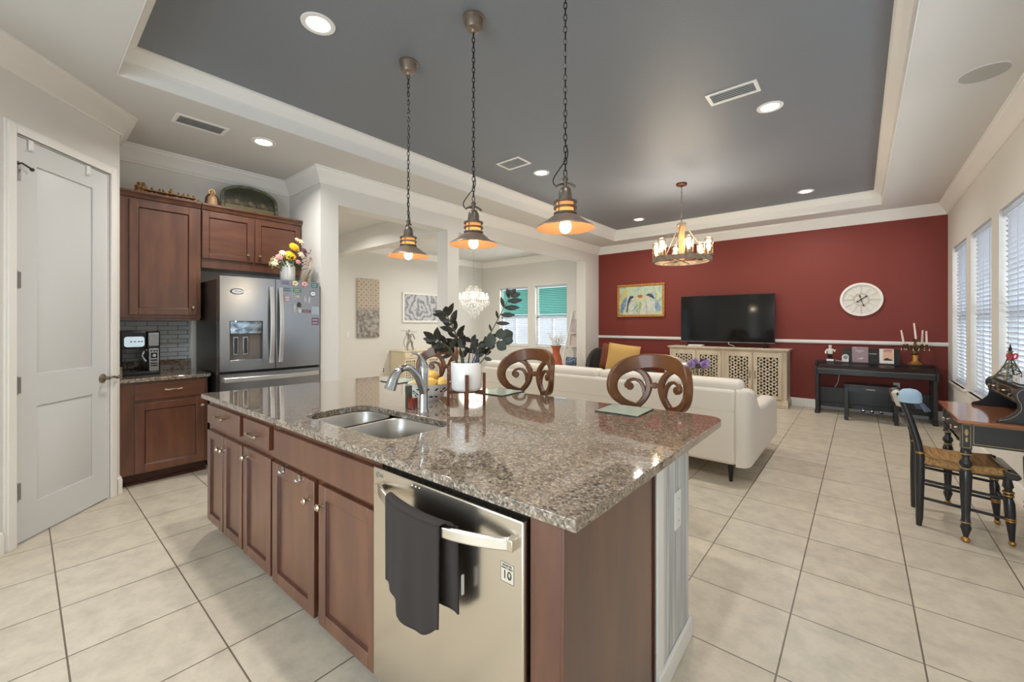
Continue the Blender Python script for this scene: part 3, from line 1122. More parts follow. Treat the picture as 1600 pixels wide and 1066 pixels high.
# worktop
t = thing('worktop', 'short speckled granite worktop under the coffee maker', 'worktop', (XK, 0.81, 0.869))
mb = MB(); mb.prism(rrect(0.002, 0.655, -0.303, 0.318, 0.012, 3), lambda a, b, w: (a, b, w), 0, 0.031); mb.build('slab', GRAN, t, bevel=0.005)
mb = MB(); mb.box(0.002, 0.022, -0.303, 0.30, 0.031, 0.133); mb.box(0.022, 0.655, -0.303, -0.283, 0.031, 0.133); mb.build('upstand', GRAN, t, bevel=0.002)
mb = MB(); mb.box(XK, XK + 0.008, 0.506, 1.10, 1.002, 1.388)
struct(mb.build('wall_tile', glass_brick('grey_glass_tile')))

# coffee maker
t = thing('coffee_maker', 'black and steel coffee maker standing on the short granite worktop', 'coffee maker', (-4.99, 0.68, 0.901))
mb = MB(); mb.box(-0.11, 0.14, -0.13, 0.135, 0, 0.028); mb.build('base', BLACK, t, bevel=0.006)
mb = MB(); mb.box(-0.11, 0.12, 0.045, 0.135, 0.028, 0.385); mb.build('tower', BLACK, t, bevel=0.006)
mb = MB(); mb.box(-0.11, 0.13, -0.13, 0.04, 0.235, 0.385); mb.box(-0.11, 0.125, -0.135, -0.118, 0.028, 0.385); mb.build('brew_head', BLACK, t, bevel=0.008)
mb = MB(); mb.prism(rrect(-0.108, 0.025, 0.25, 0.34, 0.02, 4), lambda a, b, w: (w, a, b), 0.131, 0.135)
p = mb.build('display', mat('backlit_display', (206, 226, 240), 0.2, emis=(206, 228, 245), estr=0.3), t); p['label'] = 'pale blue display window'
mb = MB()
for q in (-0.07, -0.045, -0.02, 0.0):
    mb.box(0.1352, 0.136, q, q + 0.014, 0.292, 0.3)
mb.build('display_mark', DARKG, p)
mb = MB(); mb.box(-0.06, 0.126, 0.052, 0.128, 0.25, 0.372); p = mb.build('water_tank', mat('smoky_tank', (150, 154, 158), 0.15, metal=0.6), t, bevel=0.006); p['label'] = 'translucent grey tank front'
mb = MB(); mb.box(0.12, 0.132, 0.056, 0.126, 0.03, 0.232); p = mb.build('control_panel', STEEL, t, bevel=0.003); p['label'] = 'steel control panel with buttons'
for z, a, b in ((0.205, 0.066, 0.078), (0.205, 0.085, 0.097), (0.205, 0.104, 0.116), (0.12, 0.068, 0.114), (0.092, 0.068, 0.114), (0.072, 0.068, 0.114)):
    mb = MB(); mb.box(0.131, 0.1335, a, b, z, z + 0.011); mb.build('button', BLACK, p)
mb = MB(); mb.box(0.1315, 0.133, 0.068, 0.114, 0.145, 0.193); q = mb.build('dial_plate', BLACK, p)
mb = MB(); mb.cyl((0.133, 0.091, 0.169), (0.142, 0.091, 0.169), 0.013, n=16); mb.build('dial', CHROME, p)
mb = MB(); mb.tube(smooth([(0.11, 0.045, 0.22), (0.13, 0.02, 0.2), (0.135, 0.012, 0.16), (0.13, 0.035, 0.12)], 4), 0.009); mb.build('frother_arm', CHROME, t)
mb = MB(); mb.tube(smooth([(0.11, 0.03, 0.14), (0.12, -0.06, 0.12), (0.12, -0.085, 0.08), (0.1, -0.06, 0.033)], 5), 0.004, n=6); mb.build('cable', BLACK, t)
mb = MB(); mb.box(-0.105, 0.128, -0.125, 0.128, 0.3855, 0.39); mb.build('lid', STEELD, t, bevel=0.002)

# ---------------------------------------------------------------- fridge
FY0, FY1 = 1.15, 2.05
fx = -4.44
t = thing('refrigerator', 'steel french-door refrigerator with dispenser, covered in magnets', 'refrigerator', (-4.8, 1.6, 0))
P = lambda x, y, z: (x + 4.8, y - 1.6, z)
mb = MB(); mb.box(-0.38, 0.30, -0.45, 0.45, 0.03, 1.765); o = mb.build('body', STEELD, t, bevel=0.006); o['label'] = 'dark grey side casing'
mb = MB(); mb.box(-0.34, 0.28, -0.42, 0.42, 0.0, 0.03); mb.build('base_grille', BLACK, t)
for y in (-0.40, 0.36):
    mb = MB(); mb.box(0.22, 0.34, y, y + 0.05, 1.765, 1.785); mb.build('hinge_cover', DARKG, t, bevel=0.004)
D0, D1 = 0.305, 0.395      # door thickness in local x
def curved_door(y0, y1, z0, z1, hole=None):
    """gently bowed door skin"""
    mb = MB()
    def fx_(y):
        return D1 + 0.018 * (1 - ((y) / 0.46) ** 2)
    if hole:
        ya, yb, za, zb = hole
        ycuts = [y0, ya, yb, y1]; zcuts = [z0, za, zb, z1]
    else:
        ycuts = [y0, y1]; zcuts = [z0, z1]
    for i in range(len(ycuts) - 1):
        for j in range(len(zcuts) - 1):
            if hole and i == 1 and j == 1:
                continue
            n = 6
            for k in range(n):
                a = ycuts[i] + (ycuts[i + 1] - ycuts[i]) * k / n; b = ycuts[i] + (ycuts[i + 1] - ycuts[i]) * (k + 1) / n
                vs_ = [(fx_(a), a, zcuts[j]), (fx_(b), b, zcuts[j]), (fx_(b), b, zcuts[j + 1]), (fx_(a), a, zcuts[j + 1])]
                mb.f([mb.v(q) for q in vs_], True)
    for (ya_, yb_) in ((y0, y0), (y1, y1)):
        mb.f([mb.v(q) for q in ((D0, ya_, z0), (fx_(ya_), ya_, z0), (fx_(ya_), ya_, z1), (D0, ya_, z1))])
    for z in (z0, z1):
        n = 6
        top = [(fx_(y0 + (y1 - y0) * k / n), y0 + (y1 - y0) * k / n, z) for k in range(n + 1)]
        mb.f([mb.v(q) for q in top + [(D0, y1, z), (D0, y0, z)]])
    mb.f([mb.v(q) for q in ((D0, y0, z0), (D0, y1, z0), (D0, y1, z1), (D0, y0, z1))])
    if hole:
        xb = D1 - 0.05
        for A in (((ya, za), (yb, za)), ((yb, za), (yb, zb)), ((yb, zb), (ya, zb)), ((ya, zb), (ya, za))):
            (p, q), (r, s) = A
            mb.f([mb.v(w) for w in ((fx_(p), p, q), (fx_(r), r, s), (xb, r, s), (xb, p, q))])
        mb.f([mb.v(w) for w in ((xb, ya, za), (xb, yb, za), (xb, yb, zb), (xb, ya, zb))])
    bmesh.ops.remove_doubles(mb.bm, verts=mb.bm.verts, dist=1e-5)
    return mb
zd0, zd1 = 0.918, 1.79
hole = (-0.375, -0.105, 0.985, 1.38)
d = curved_door(-0.449, 0.005, zd0, zd1, hole).build('door', STEEL, t)
mb = MB(); mb.box(D1 - 0.048, D1 + 0.012, hole[0] + 0.004, hole[1] - 0.004, 1.262, 1.377)
p = mb.build('dispenser_display', mat('glossy_display', (96, 104, 110), 0.04, metal=0.85, col2=(178, 190, 196), scale=(10, 14, 22), detail=3, bump=0.25), d, bevel=0.004); p['label'] = 'mirror-like dispenser display'
mb = MB(); mb.box(D1 - 0.04, D1 + 0.02, hole[0] + 0.002, hole[1] - 0.002, hole[2] + 0.001, hole[2] + 0.035); mb.build('drip_tray', STEEL, d, bevel=0.003)
mb = MB(); mb.box(D1 - 0.0495, D1 - 0.047, hole[0] + 0.001, hole[1] - 0.001, hole[2] + 0.001, hole[3] - 0.001); mb.build('dispenser_recess', mat('taupe_recess', (122, 114, 106), 0.4), d)
for y in (-0.315, -0.235):
    mb = MB(); mb.box(D1 - 0.046, D1 - 0.03, y - 0.022, y + 0.022, 1.06, 1.235); p = mb.build('paddle', STEEL, d, bevel=0.003)
    mb = MB(); mb.box(D1 - 0.03, D1 - 0.026, y - 0.013, y + 0.013, 1.075, 1.22); mb.build('paddle_pad', DARKG, p)
def fridge_handle(parent, y, z0, z1):
    mb = MB()
    n = 14
    pts = []
    for i in range(n + 1):
        q = i / n
        pts.append((D1 + 0.03 + 0.035 * math.sin(PI * q), y, z0 + (z1 - z0) * q))
    mb.strap(pts, 0.019, 0.008, (0, 1, 0))
    for z in (z0 + 0.02, z1 - 0.02):
        mb.box(D1 + 0.01, D1 + 0.045, y - 0.011, y + 0.011, z - 0.014, z + 0.014)
    mb.build('handle', STEELH, parent)
fridge_handle(d, -0.032, 0.972, 1.712)
d = curved_door(0.011, 0.449, zd0, zd1).build('door', STEEL, t)
fridge_handle(d, 0.052, 0.978, 1.71)
dr = curved_door(-0.449, 0.449, 0.09, 0.893).build('freezer_drawer', STEEL, t)
mb = MB(); n = 16
pts = [(D1 + 0.035 + 0.035 * math.sin(PI * i / n), -0.42 + 0.84 * i / n, 0.84) for i in range(n + 1)]
mb.strap(pts, 0.02, 0.008, (0, 0, 1))
for y in (-0.40, 0.40):
    mb.box(D1 + 0.0, D1 + 0.045, y - 0.014, y + 0.014, 0.828, 0.852)
mb.build('handle', STEELH, dr)
mb = MB(); mb.box(0.30, 0.36, -0.445, 0.445, 0.893, 0.918); mb.build('gap_seal', BLACK, t)

# magnets: px position in the photo -> y, z on the door
def fz(x, y):
    return -4.8 + D1 + 0.018 * (1 - ((y - 1.6) / 0.46) ** 2)
MAGS = [('magnet', 'lilac and white banner magnet at the top left of the magnet cluster', 1.700, 1.766, 0.088, 0.042, (168, 166, 196), 'card'),
        ('magnet', 'cream scalloped flower magnet at the top of the right fridge door', 1.793, 1.762, 0.072, 0.062, (214, 196, 164), 'flower'),
        ('magnet', 'pink floral magnet at the top of the right fridge door', 1.886, 1.762, 0.074, 0.062, (214, 158, 156), 'flower'),
        ('magnet', 'teal striped magnet in the top right corner of the fridge door', 1.990, 1.755, 0.066, 0.044, (78, 128, 136), 'card'),
        ('magnet', 'pale blue two-line magnet below the lilac banner', 1.718, 1.698, 0.076, 0.046, (150, 176, 186), 'card'),
        ('magnet', 'green leafy magnet below the cream flower magnet', 1.812, 1.694, 0.074, 0.04, (104, 142, 118), 'card'),
        ('magnet', 'round white magnet with dark ring at the right of the fridge door', 1.975, 1.668, 0.062, 0.062, (60, 72, 84), 'ring'),
        ('magnet', 'pale pink square picture magnet beside the door handle', 1.712, 1.605, 0.052, 0.058, (196, 176, 184), 'card'),
        ('magnet', 'small white magnet with dark spots under the green magnet', 1.778, 1.628, 0.034, 0.046, (214, 214, 216), 'card'),
        ('magnet', 'small cream oval magnet under the green magnet', 1.818, 1.632, 0.036, 0.03, (222, 212, 206), 'oval'),
        ('magnet', 'purple and white building-shaped magnet under the dark ring', 1.893, 1.606, 0.036, 0.08, (206, 200, 214), 'fig'),
        ('magnet', 'white letter-shaped magnet right of the purple one', 1.936, 1.602, 0.028, 0.07, (224, 224, 226), 'fig'),
        ('magnet', 'dark animal-shaped magnet at the middle of the cluster', 1.832, 1.548, 0.05, 0.052, (66, 66, 68), 'fig'),
        ('magnet', 'tall white figure magnet at the lower left of the cluster', 1.785, 1.51, 0.034, 0.1, (214, 212, 210), 'fig'),
        ('magnet', 'white oval numeral magnet left of the red word strip', 1.84, 1.486, 0.03, 0.044, (232, 232, 230), 'oval'),
        ('magnet', 'dark red word strip magnet at the bottom of the cluster', 1.905, 1.484, 0.086, 0.03, (120, 74, 72), 'card'),
        ('magnet', 'pale blue blank note magnet at the right edge', 1.998, 1.492, 0.075, 0.085, (196, 212, 222), 'note'),
        ('magnet', 'purple card magnet lowest on the right fridge door', 1.998, 1.378, 0.075, 0.075, (128, 100, 124), 'card'),
        ('magnet', 'white oval badge with dark rim on the left fridge door', 1.287, 1.652, 0.115, 0.056, (60, 62, 66), 'ring')]
magm = {}
for k, (nm, lb, y, z, w, h, c, shp) in enumerate(MAGS):
    x = fz(0, y)
    ang = math.atan2(-2 * 0.018 * (y - 1.6) / 0.46 ** 2, 1.0)
    t = thing(nm, lb, 'magnet', (x + 0.0015, y, z), ang, 'fridge magnets')
    m0 = mat('magnet_colour_%d' % k, tuple(int(v * 0.82) for v in c), 0.45)
    fn = lambda a, b, q: (q, a, b)
    mb = MB()
    if shp in ('card', 'note'):
        mb.prism([(-w / 2, -h / 2), (w / 2, -h / 2), (w / 2, h / 2), (-w / 2, h / 2)], fn, 0, 0.003)
    elif shp in ('ring', 'oval'):
        mb.prism([(w / 2 * math.cos(2 * PI * i / 24), h / 2 * math.sin(2 * PI * i / 24)) for i in range(24)], fn, 0, 0.003)
    elif shp == 'flower':
        mb.prism([((w / 2) * (0.85 + 0.15 * math.cos(7 * 2 * PI * i / 56)) * math.cos(2 * PI * i / 56), (h / 2) * (0.85 + 0.15 * math.cos(7 * 2 * PI * i / 56)) * math.sin(2 * PI * i / 56)) for i in range(56)], fn, 0, 0.004)
    else:
        mb.prism([(-w * .4, -h / 2), (-w * .1, -h / 2), (0, -h * .2), (w * .15, -h / 2), (w * .45, -h / 2), (w * .3, -h * .05), (w * .5, h * .15), (w * .22, h * .22), (w * .15, h / 2), (-w * .2, h / 2), (-w * .25, h * .2), (-w * .5, h * .05), (-w * .28, -h * .1)], fn, 0, 0.004)
    body = mb.build('plate', m0, t)
    if shp == 'ring':
        mb = MB(); mb.prism([(w * .42 * math.cos(2 * PI * i / 24), h * .38 * math.sin(2 * PI * i / 24)) for i in range(24)], fn, 0.003, 0.0042)
        fc = mb.build('face', mat('badge_face', (222, 225, 228), 0.4), t)
        mb = MB()
        mb.prism([(-w * .25, 0), (-w * .05, h * .12), (w * .1, 0.0), (w * .28, h * .1), (w * .28, h * .05), (w * .1, -h * .06), (-w * .05, h * .05), (-w * .25, -h * .06)], fn, 0.0042, 0.005)
        mb.build('emblem', DARKG, t)
    elif shp == 'card':
        mb = MB()
        for q in (-0.22, 0.2):
            mb.box(0.003, 0.0037, -w * 0.38, w * 0.34, h * q - h * 0.09, h * q + h * 0.09)
        mb.build('printed_line', mat('magnet_print_%d' % k, tuple(min(255, int(v * 0.55 + (105 if k % 2 else 0))) for v in c), 0.5), t)
    elif shp == 'flower':
        mb = MB()
        for q in range(5):
            mb.ball((0.004, 0.02 * math.cos(q * 1.257), 0.017 * math.sin(q * 1.257)), 0.003, 0.01, 0.009, n=8, m=6)
        mb.build('blossom', mat('magnet_blossom_%d' % k, tuple(min(255, v + 26) for v in c), 0.5), t)

# vase of flowers on the fridge
t = thing('vase', 'white milk-can vase on top of the fridge', 'vase', (-4.5, 1.765, 1.791))
mb = MB(); mb.lathe([(0, 0.0), (0.066, 0), (0.07, 0.006), (0.07, 0.15), (0.066, 0.165), (0.058, 0.178), (0.060, 0.198), (0.064, 0.202), (0.058, 0.204), (0.052, 0.18), (0.05, 0.02), (0, 0.02)], n=28); mb.build('body', CERAM, t)
for s in (-1, 1):
    mb = MB(); mb.tube(smooth([(0.0, s * 0.055, 0.19), (0.0, s * 0.078, 0.19), (0.0, s * 0.086, 0.172), (0.0, s * 0.07, 0.155)], 4), 0.006); mb.build('handle', CERAM, t)
PETY = mat('yellow_petal', (236, 190, 40), 0.6); PETC = mat('cream_petal', (224, 208, 176), 0.6); PETP = mat('pink_petal', (206, 142, 138), 0.6); PETV = mat('plum_petal', (112, 56, 92), 0.6)
SPRG = mat('pale_green_sprig', (176, 172, 110), 0.6)
t = thing('flower_bouquet', 'mixed bouquet of yellow, cream and pink flowers in the white vase', 'flowers', (-4.5, 1.765, 1.83))
def daisy(mb, c, r, nrm, npet=14, layers=2):
    q = Vector((0, 0, 1)).rotation_difference(Vector(nrm).normalized()).to_matrix().to_4x4()
    old = mb.M
    mb.M = Matrix.Translation(c) @ q
    for l in range(layers):
        rr = r * (1 - 0.28 * l)
        for i in range(npet):
            a = 2 * PI * (i + 0.5 * l) / npet
            w = rr * 0.26
            ca, sa = math.cos(a), math.sin(a)
            fn = lambda u, v, z: (ca * u - sa * v, sa * u + ca * v, z)
            vs_ = [mb.v(fn(rr * 0.12, 0, 0.004 * l)), mb.v(fn(rr * 0.6, -w, 0.006 + 0.005 * l)), mb.v(fn(rr, 0, -0.004 + 0.006 * l)), mb.v(fn(rr * 0.6, w, 0.006 + 0.005 * l))]
            mb.f(vs_)
    mb.ball((0, 0, 0.006), r * 0.22, r * 0.22, r * 0.14, n=10, m=6)
    mb.M = old
BL = [(PETY, (0.06, 0.0, 0.22), 0.062, 16), (PETY, (0.05, 0.045, 0.315), 0.055, 16), (PETC, (0.06, -0.07, 0.235), 0.04, 9), (PETP, (0.07, -0.105, 0.19), 0.042, 8), (PETC, (0.06, 0.11, 0.24), 0.045, 8), (PETC, (0.03, 0.12, 0.38), 0.04, 8),
      (PETC, (0.02, 0.085, 0.40), 0.03, 7), (PETV, (0.04, 0.15, 0.29), 0.04, 9), (PETP, (0.07, 0.075, 0.16), 0.036, 8), (PETP, (0.05, 0.17, 0.16), 0.036, 7), (PETC, (0.05, 0.2, 0.12), 0.03, 7), (PETC, (0.07, -0.15, 0.12), 0.034, 6), (PETC, (0.06, -0.13, 0.16), 0.03, 6), (PETV, (0.03, 0.155, 0.245), 0.03, 8), (PETC, (0.05, 0.215, 0.19), 0.028, 6)]
for m_, c, r, npet in BL:
    st = MB(); st.tube(smooth([(0, 0.2 * c[1], 0.0), (c[0] * 0.4, c[1] * 0.5, c[2] * 0.55), (c[0], c[1], c[2])], 3), 0.0025, n=5)
    mb = st; mb.mi = 1
    nrm = (1, c[1] * 2.2, 0.55)
    daisy(mb, c, r, nrm, npet)
    mb.build('blossom', [STEM, m_], t)
for k in range(22):
    s_ = -1 if k % 3 == 0 else 1
    y = s_ * random.uniform(0.07, 0.16 if s_ < 0 else 0.22); z = random.uniform(0.08, 0.2) + (0.12 * random.random() if s_ > 0 else 0.0); x = random.uniform(0.0, 0.08)
    mb = MB(); mb.tube(smooth([(0, 0.1 * y, 0.05), (x * 0.5, y * 0.55, z * 0.75), (x, y, z)], 3), 0.002, n=5); mb.mi = 1
    for q in range(3):
        daisy(mb, (x + random.uniform(-0.015, 0.015), y + random.uniform(-0.02, 0.02), z + random.uniform(-0.02, 0.02)), random.uniform(0.012, 0.02), (1, s_ * 0.8, 0.6), 5, 1)
    mb.build('sprig', [STEM, (SPRG if s_ < 0 else (PETP, PETC, PETV)[k % 3])], t)
mb = MB()
for i in range(40):
    a = random.uniform(-1.9, 1.9); rr = random.uniform(0.06, 0.12); z = random.uniform(0.1, 0.2)
    c = Vector((rr * math.cos(a), rr * math.sin(a) * 1.1, z))
    d_ = Vector((c.x, c.y, 0.05)).normalized()
    sd = Vector((-d_.y, d_.x, 0))
    mb.f([mb.v(c - d_ * 0.03), mb.v(c + sd * 0.016), mb.v(c + d_ * 0.04 - Vector((0, 0, 0.01))), mb.v(c - sd * 0.016)])
mb.build('foliage', LEAFL, t)
t = thing('dried_grass', 'dried grass stems leaning on the wall beside the fridge', 'dried grass', (-4.66, 2.0, 1.775))
mb = MB()
for i in range(14):
    y = -0.04 + 0.075 * random.random(); x = random.uniform(-0.05, 0.1)
    top = (x + random.uniform(-0.02, 0.06), min(0.062, y + random.uniform(0.0, 0.05)), random.uniform(0.12, 0.26))
    mb.tube([(x, y - 0.02, 0.0), ((x + top[0]) / 2, (y + top[1]) / 2 - 0.01, top[2] * 0.6), top], [0.003, 0.0035, 0.001], n=5)
mb.build('stem', mat('dried_straw', (170, 144, 100), 0.8), t)

# ornaments on top of the cabinets
ZT0 = CT + 0.055
OLDG = mat('gilded_carving', (120, 84, 50), 0.45, 0.35, col2=(176, 134, 88), scale=(40, 40, 40))
OLDGL = mat('pale_gilding', (176, 142, 104), 0.5, 0.2)
t = thing('table_carving', 'long carved and gilded table scene of small seated figures on the cabinet', 'ornament', (-5.0, 0.89, ZT0))
mb = MB(); mb.box(-0.03, 0.05, -0.19, 0.21, 0.045, 0.055); mb.box(-0.03, 0.05, -0.2, 0.22, 0.0, 0.012); mb.build('tabletop', OLDG, t, bevel=0.003)
def little_figure(mb, c, h, lean=0.0):
    old = mb.M
    mb.M = Matrix.Translation(c) @ Matrix.Rotation(lean, 4, 'X')
    mb.lathe([(0, 0), (h * 0.22, 0), (h * 0.24, h * 0.2), (h * 0.2, h * 0.5), (h * 0.23, h * 0.66), (h * 0.1, h * 0.76), (h * 0.06, h * 0.78), (h * 0.11, h * 0.83), (h * 0.12, h * 0.9), (h * 0.07, h * 0.98), (0, h)], n=10)
    mb.tube([(0.0, -h * 0.2, h * 0.62), (h * 0.22, -h * 0.16, h * 0.45), (h * 0.3, 0, h * 0.5)], h * 0.06, n=6)
    mb.M = old
for i, y in enumerate((-0.15, -0.105, -0.06, -0.02, 0.03, 0.075, 0.115, 0.16)):
    mb = MB(); little_figure(mb, (-0.02, y, 0.03), 0.085 if i in (0, 4) else 0.065, random.uniform(-0.2, 0.2)); mb.build('seated_figure', OLDG, t)
for y, h in ((-0.215, 0.115), (-0.185, 0.12), (0.205, 0.085), (0.24, 0.055)):
    mb = MB(); little_figure(mb, (0.01, y, 0), h, 0.12 if y > 0 else -0.1); mb.build('standing_figure', OLDG, t)
for y in (-0.16, -0.12, -0.09, -0.01, 0.06, 0.11, 0.15):
    mb = MB(); mb.ball((0.045, y, 0.02), 0.010, 0.012, 0.014, n=8, m=6); mb.build('gilded_foot', OLDGL, t)
t = thing('figurine', 'gilded robed figurine between the carving and the arched picture', 'figurine', (-5.0, 1.24, ZT0))
mb = MB(); mb.lathe([(0, 0), (0.048, 0), (0.052, 0.02), (0.05, 0.06), (0.046, 0.1), (0.034, 0.12), (0.014, 0.128)], n=14, sx=0.8); mb.build('robe', OLDGL, t)
mb = MB()
for s in (-1, 1):
    mb.tube(smooth([(0.012, s * 0.02, 0.125), (0.01, s * 0.042, 0.1), (0.015, s * 0.052, 0.06), (0.012, s * 0.055, 0.01)], 4), [0.012] * 13, n=8)
mb.build('cloak', mat('dark_cloak', (60, 38, 26), 0.5), t)
mb = MB(); mb.ball((0.0, 0, 0.148), 0.017, 0.017, 0.022, n=12, m=8); mb.build('head', OLDGL, t)
mb = MB(); mb.tube([(0.0, 0.026 * math.cos(2 * PI * i / 16), 0.155 + 0.026 * math.sin(2 * PI * i / 16)) for i in range(16)], 0.004, n=6, closed=True); mb.build('halo', GOLD, t)
# arched picture
t = thing('arched_picture', 'arched dark green framed picture leaning on top of the cabinets', 'picture', (-5.08, 1.61, ZT0))
def archpts(w, h, sh, n=16):
    """rounded-shoulder arch outline, width w, shoulder height sh, crown height h"""
    p = [(-w / 2, 0), (w / 2, 0)]
    p += smooth([(w / 2, 0), (w / 2, sh * 0.7), (w * 0.485, sh * 1.05), (w * 0.43, sh + (h - sh) * 0.45), (w * 0.25, sh + (h - sh) * 0.86), (0, h), (-w * 0.25, sh + (h - sh) * 0.86), (-w * 0.43, sh + (h - sh) * 0.45), (-w * 0.485, sh * 1.05), (-w / 2, sh * 0.7), (-w / 2, 0)], 5)[1:-1]
    return p
TL = Matrix.Rotation(R(-8), 4, 'Y')
mb = MB(); mb.M = TL
outer = archpts(0.55, 0.325, 0.2); inner = archpts(0.49, 0.27, 0.17)
inner = [(a, b + 0.028) for a, b in inner]
A = [mb.v((0.024, p[0], p[1])) for p in outer]; B = [mb.v((0.02, p[0], p[1])) for p in inner]
A2 = [mb.v((0.0, p[0], p[1])) for p in outer]; B2 = [mb.v((0.008, p[0], p[1])) for p in inner]
n = len(outer)
for i in range(n):
    j = (i + 1) % n
    mb.f([A[i], A[j], B[j], B[i]]); mb.f([A[j], A[i], A2[i], A2[j]]); mb.f([B[i], B[j], B2[j], B2[i]])
mb.f(A2)
mb.build('frame', mat('verdigris_frame', (74, 80, 64), 0.5, col2=(120, 118, 92), scale=(30, 30, 30)), t)
mb = MB(); mb.M = TL; mb.patch(inner, lambda a, b, q: (q, a, b), 0.009)
pp = mb.build('picture', mat('dark_olive_ground', (50, 52, 40), 0.5, col2=(70, 70, 52), scale=(12, 12, 12)), t)
mb = MB(); mb.M = TL; mb.box(0.0095, 0.0105, -0.235, 0.235, 0.055, 0.095)
mb.build('painted_table', mat('ochre_cloth_paint', (122, 112, 80), 0.6), pp)
for i in range(11):
    y = -0.2 + 0.04 * i + random.uniform(-0.008, 0.008)
    mb = MB(); mb.M = TL; mb.patch([(y + 0.021 * math.cos(q * PI / 5) * (1 + 0.2 * (q % 2)), 0.118 + 0.026 * math.sin(q * PI / 5) + 0.01 * (i % 3)) for q in range(10)], lambda a, b, q: (q, a, b), 0.0102)
    mb.build('painted_figure', mat('muted_figure_%d' % (i % 3), ((104, 88, 66), (88, 78, 66), (120, 104, 80))[i % 3], 0.6), pp)
# ================================================================ island
IR = R(1.52)
IO = Vector((-0.505, 0.831, 0))
IM = Matrix.Translation(IO) @ Matrix.Rotation(IR, 4, 'Z')
def iw(s, y, z=0.0):
    return IM @ Vector((s, y, z))
# worktop with the sink cut-out
def slab_with_hole(outer, inner, z0, z1):
    mb = MB(); bm = mb.bm
    loops = {}
    for z in (z0, z1):
        es = []
        for nm, lp in (('o', outer), ('i', inner)):
            vs_ = [bm.verts.new((p[0], p[1], z)) for p in lp]
            loops[(nm, z)] = vs_
            es += [bm.edges.new((vs_[i], vs_[(i + 1) % len(vs_)])) for i in range(len(vs_))]
        bmesh.ops.triangle_fill(bm, use_beauty=True, use_dissolve=False, edges=es)
    for nm in 'oi':
        a, b = loops[(nm, z0)], loops[(nm, z1)]
        for i in range(len(a)):
            j = (i + 1) % len(a)
            mb.f([a[i], a[j], b[j], b[i]])
    return mb
HC, HR = Vector((-1.772, 1.09)), R(2.6)
def rot2(p, c, a):
    return (c.x + p[0] * math.cos(a) - p[1] * math.sin(a), c.y + p[0] * math.sin(a) + p[1] * math.cos(a))
hole_loop = [rot2(p, HC, HR) for p in rrect(-0.365, 0.365, -0.178, 0.178, 0.075, 6)]
fr, fl, nl, nr = (-0.50, 2.205), (-3.19, 2.028), (-3.29, 0.757), (-0.505, 0.831)
outer_loop = [nl, (nr[0] - 0.004, nr[1]), (nr[0], nr[1] + 0.004)]
outer_loop += arc((fr[0] - 0.085, fr[1] - 0.085), 0.085, 0, PI / 2, 7) + arc((fl[0] + 0.06, fl[1] - 0.06), 0.06, PI / 2, PI, 5)
t = thing('island_worktop', 'long polished speckled granite island worktop with sink cut-out', 'worktop', (-1.9, 1.45, 0.869))
tr_ = lambda lp: [(p[0] + 1.9, p[1] - 1.45) for p in lp]
slab_with_hole(tr_(outer_loop), tr_(hole_loop), 0.0, 0.031).build('slab', GRAN, t, bevel=0.003)

def unit(lb, s0, s1, nm='island_cabinet', hollow=False):
    t = thing(nm, lb, 'cabinet', iw(s0, 0), IR)
    mb = MB(); w = s1 - s0
    mb.box(0.002, w - 0.002, 0.041, 0.058, 0.10, 0.866)
    if not hollow:
        mb.box(0.002, w - 0.002, 0.058, 0.63, 0.10, 0.866)
    else:
        mb.box(0.002, 0.02, 0.058, 0.63, 0.10, 0.866); mb.box(w - 0.02, w - 0.002, 0.058, 0.63, 0.10, 0.866); mb.box(0.02, w - 0.02, 0.612, 0.63, 0.10, 0.866); mb.box(0.02, w - 0.02, 0.058, 0.612, 0.10, 0.12)
    mb.build('body', CHERRY, t)
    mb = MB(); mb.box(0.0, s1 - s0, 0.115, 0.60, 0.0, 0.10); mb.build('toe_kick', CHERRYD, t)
    return t, (lambda u, o, z: (u - s0, 0.04 - o, z))
t, fn = unit('island cabinet at the fridge end with one wide drawer over two narrow doors', -2.765, -2.147)
d = shaker('drawer', t, fn, -2.735, -2.175, 0.716, 0.834, fw=0)
pull_mesh(d, lambda u, o, z: fn(-2.45 + u, 0.02 + o, 0.785 + z), 0.115)
d = shaker('door', t, fn, -2.735, -2.45, 0.09, 0.672, fw=0.05); knob_mesh(d, fn(-2.472, 0.02, 0.595), (0, -1, 0))
d = shaker('door', t, fn, -2.436, -2.142, 0.09, 0.672, fw=0.05); knob_mesh(d, fn(-2.41, 0.02, 0.597), (0, -1, 0))
t, fn = unit('middle island cabinet with one short drawer over one door', -2.147, -1.745, hollow=True)
d = shaker('drawer', t, fn, -2.117, -1.776, 0.714, 0.834, fw=0)
pull_mesh(d, lambda u, o, z: fn(-1.945 + u, 0.02 + o, 0.768 + z), 0.115)
d = shaker('door', t, fn, -2.119, -1.757, 0.087, 0.676, fw=0.055); knob_mesh(d, fn(-2.06, 0.02, 0.628), (0, -1, 0))
ts, fn = unit('island sink cabinet with a long plain front over two wide doors', -1.745, -0.826, hollow=True)
shaker('false_front', ts, fn, -1.713, -0.832, 0.695, 0.832, fw=0)
d4 = shaker('door', ts, fn, -1.735, -1.303, 0.078, 0.672, fw=0.058); knob_mesh(d4, fn(-1.345, 0.02, 0.585), (0, -1, 0))
d5 = shaker('door', ts, fn, -1.264, -0.832, 0.076, 0.672, fw=0.058); knob_mesh(d5, fn(-1.225, 0.02, 0.59), (0, -1, 0))
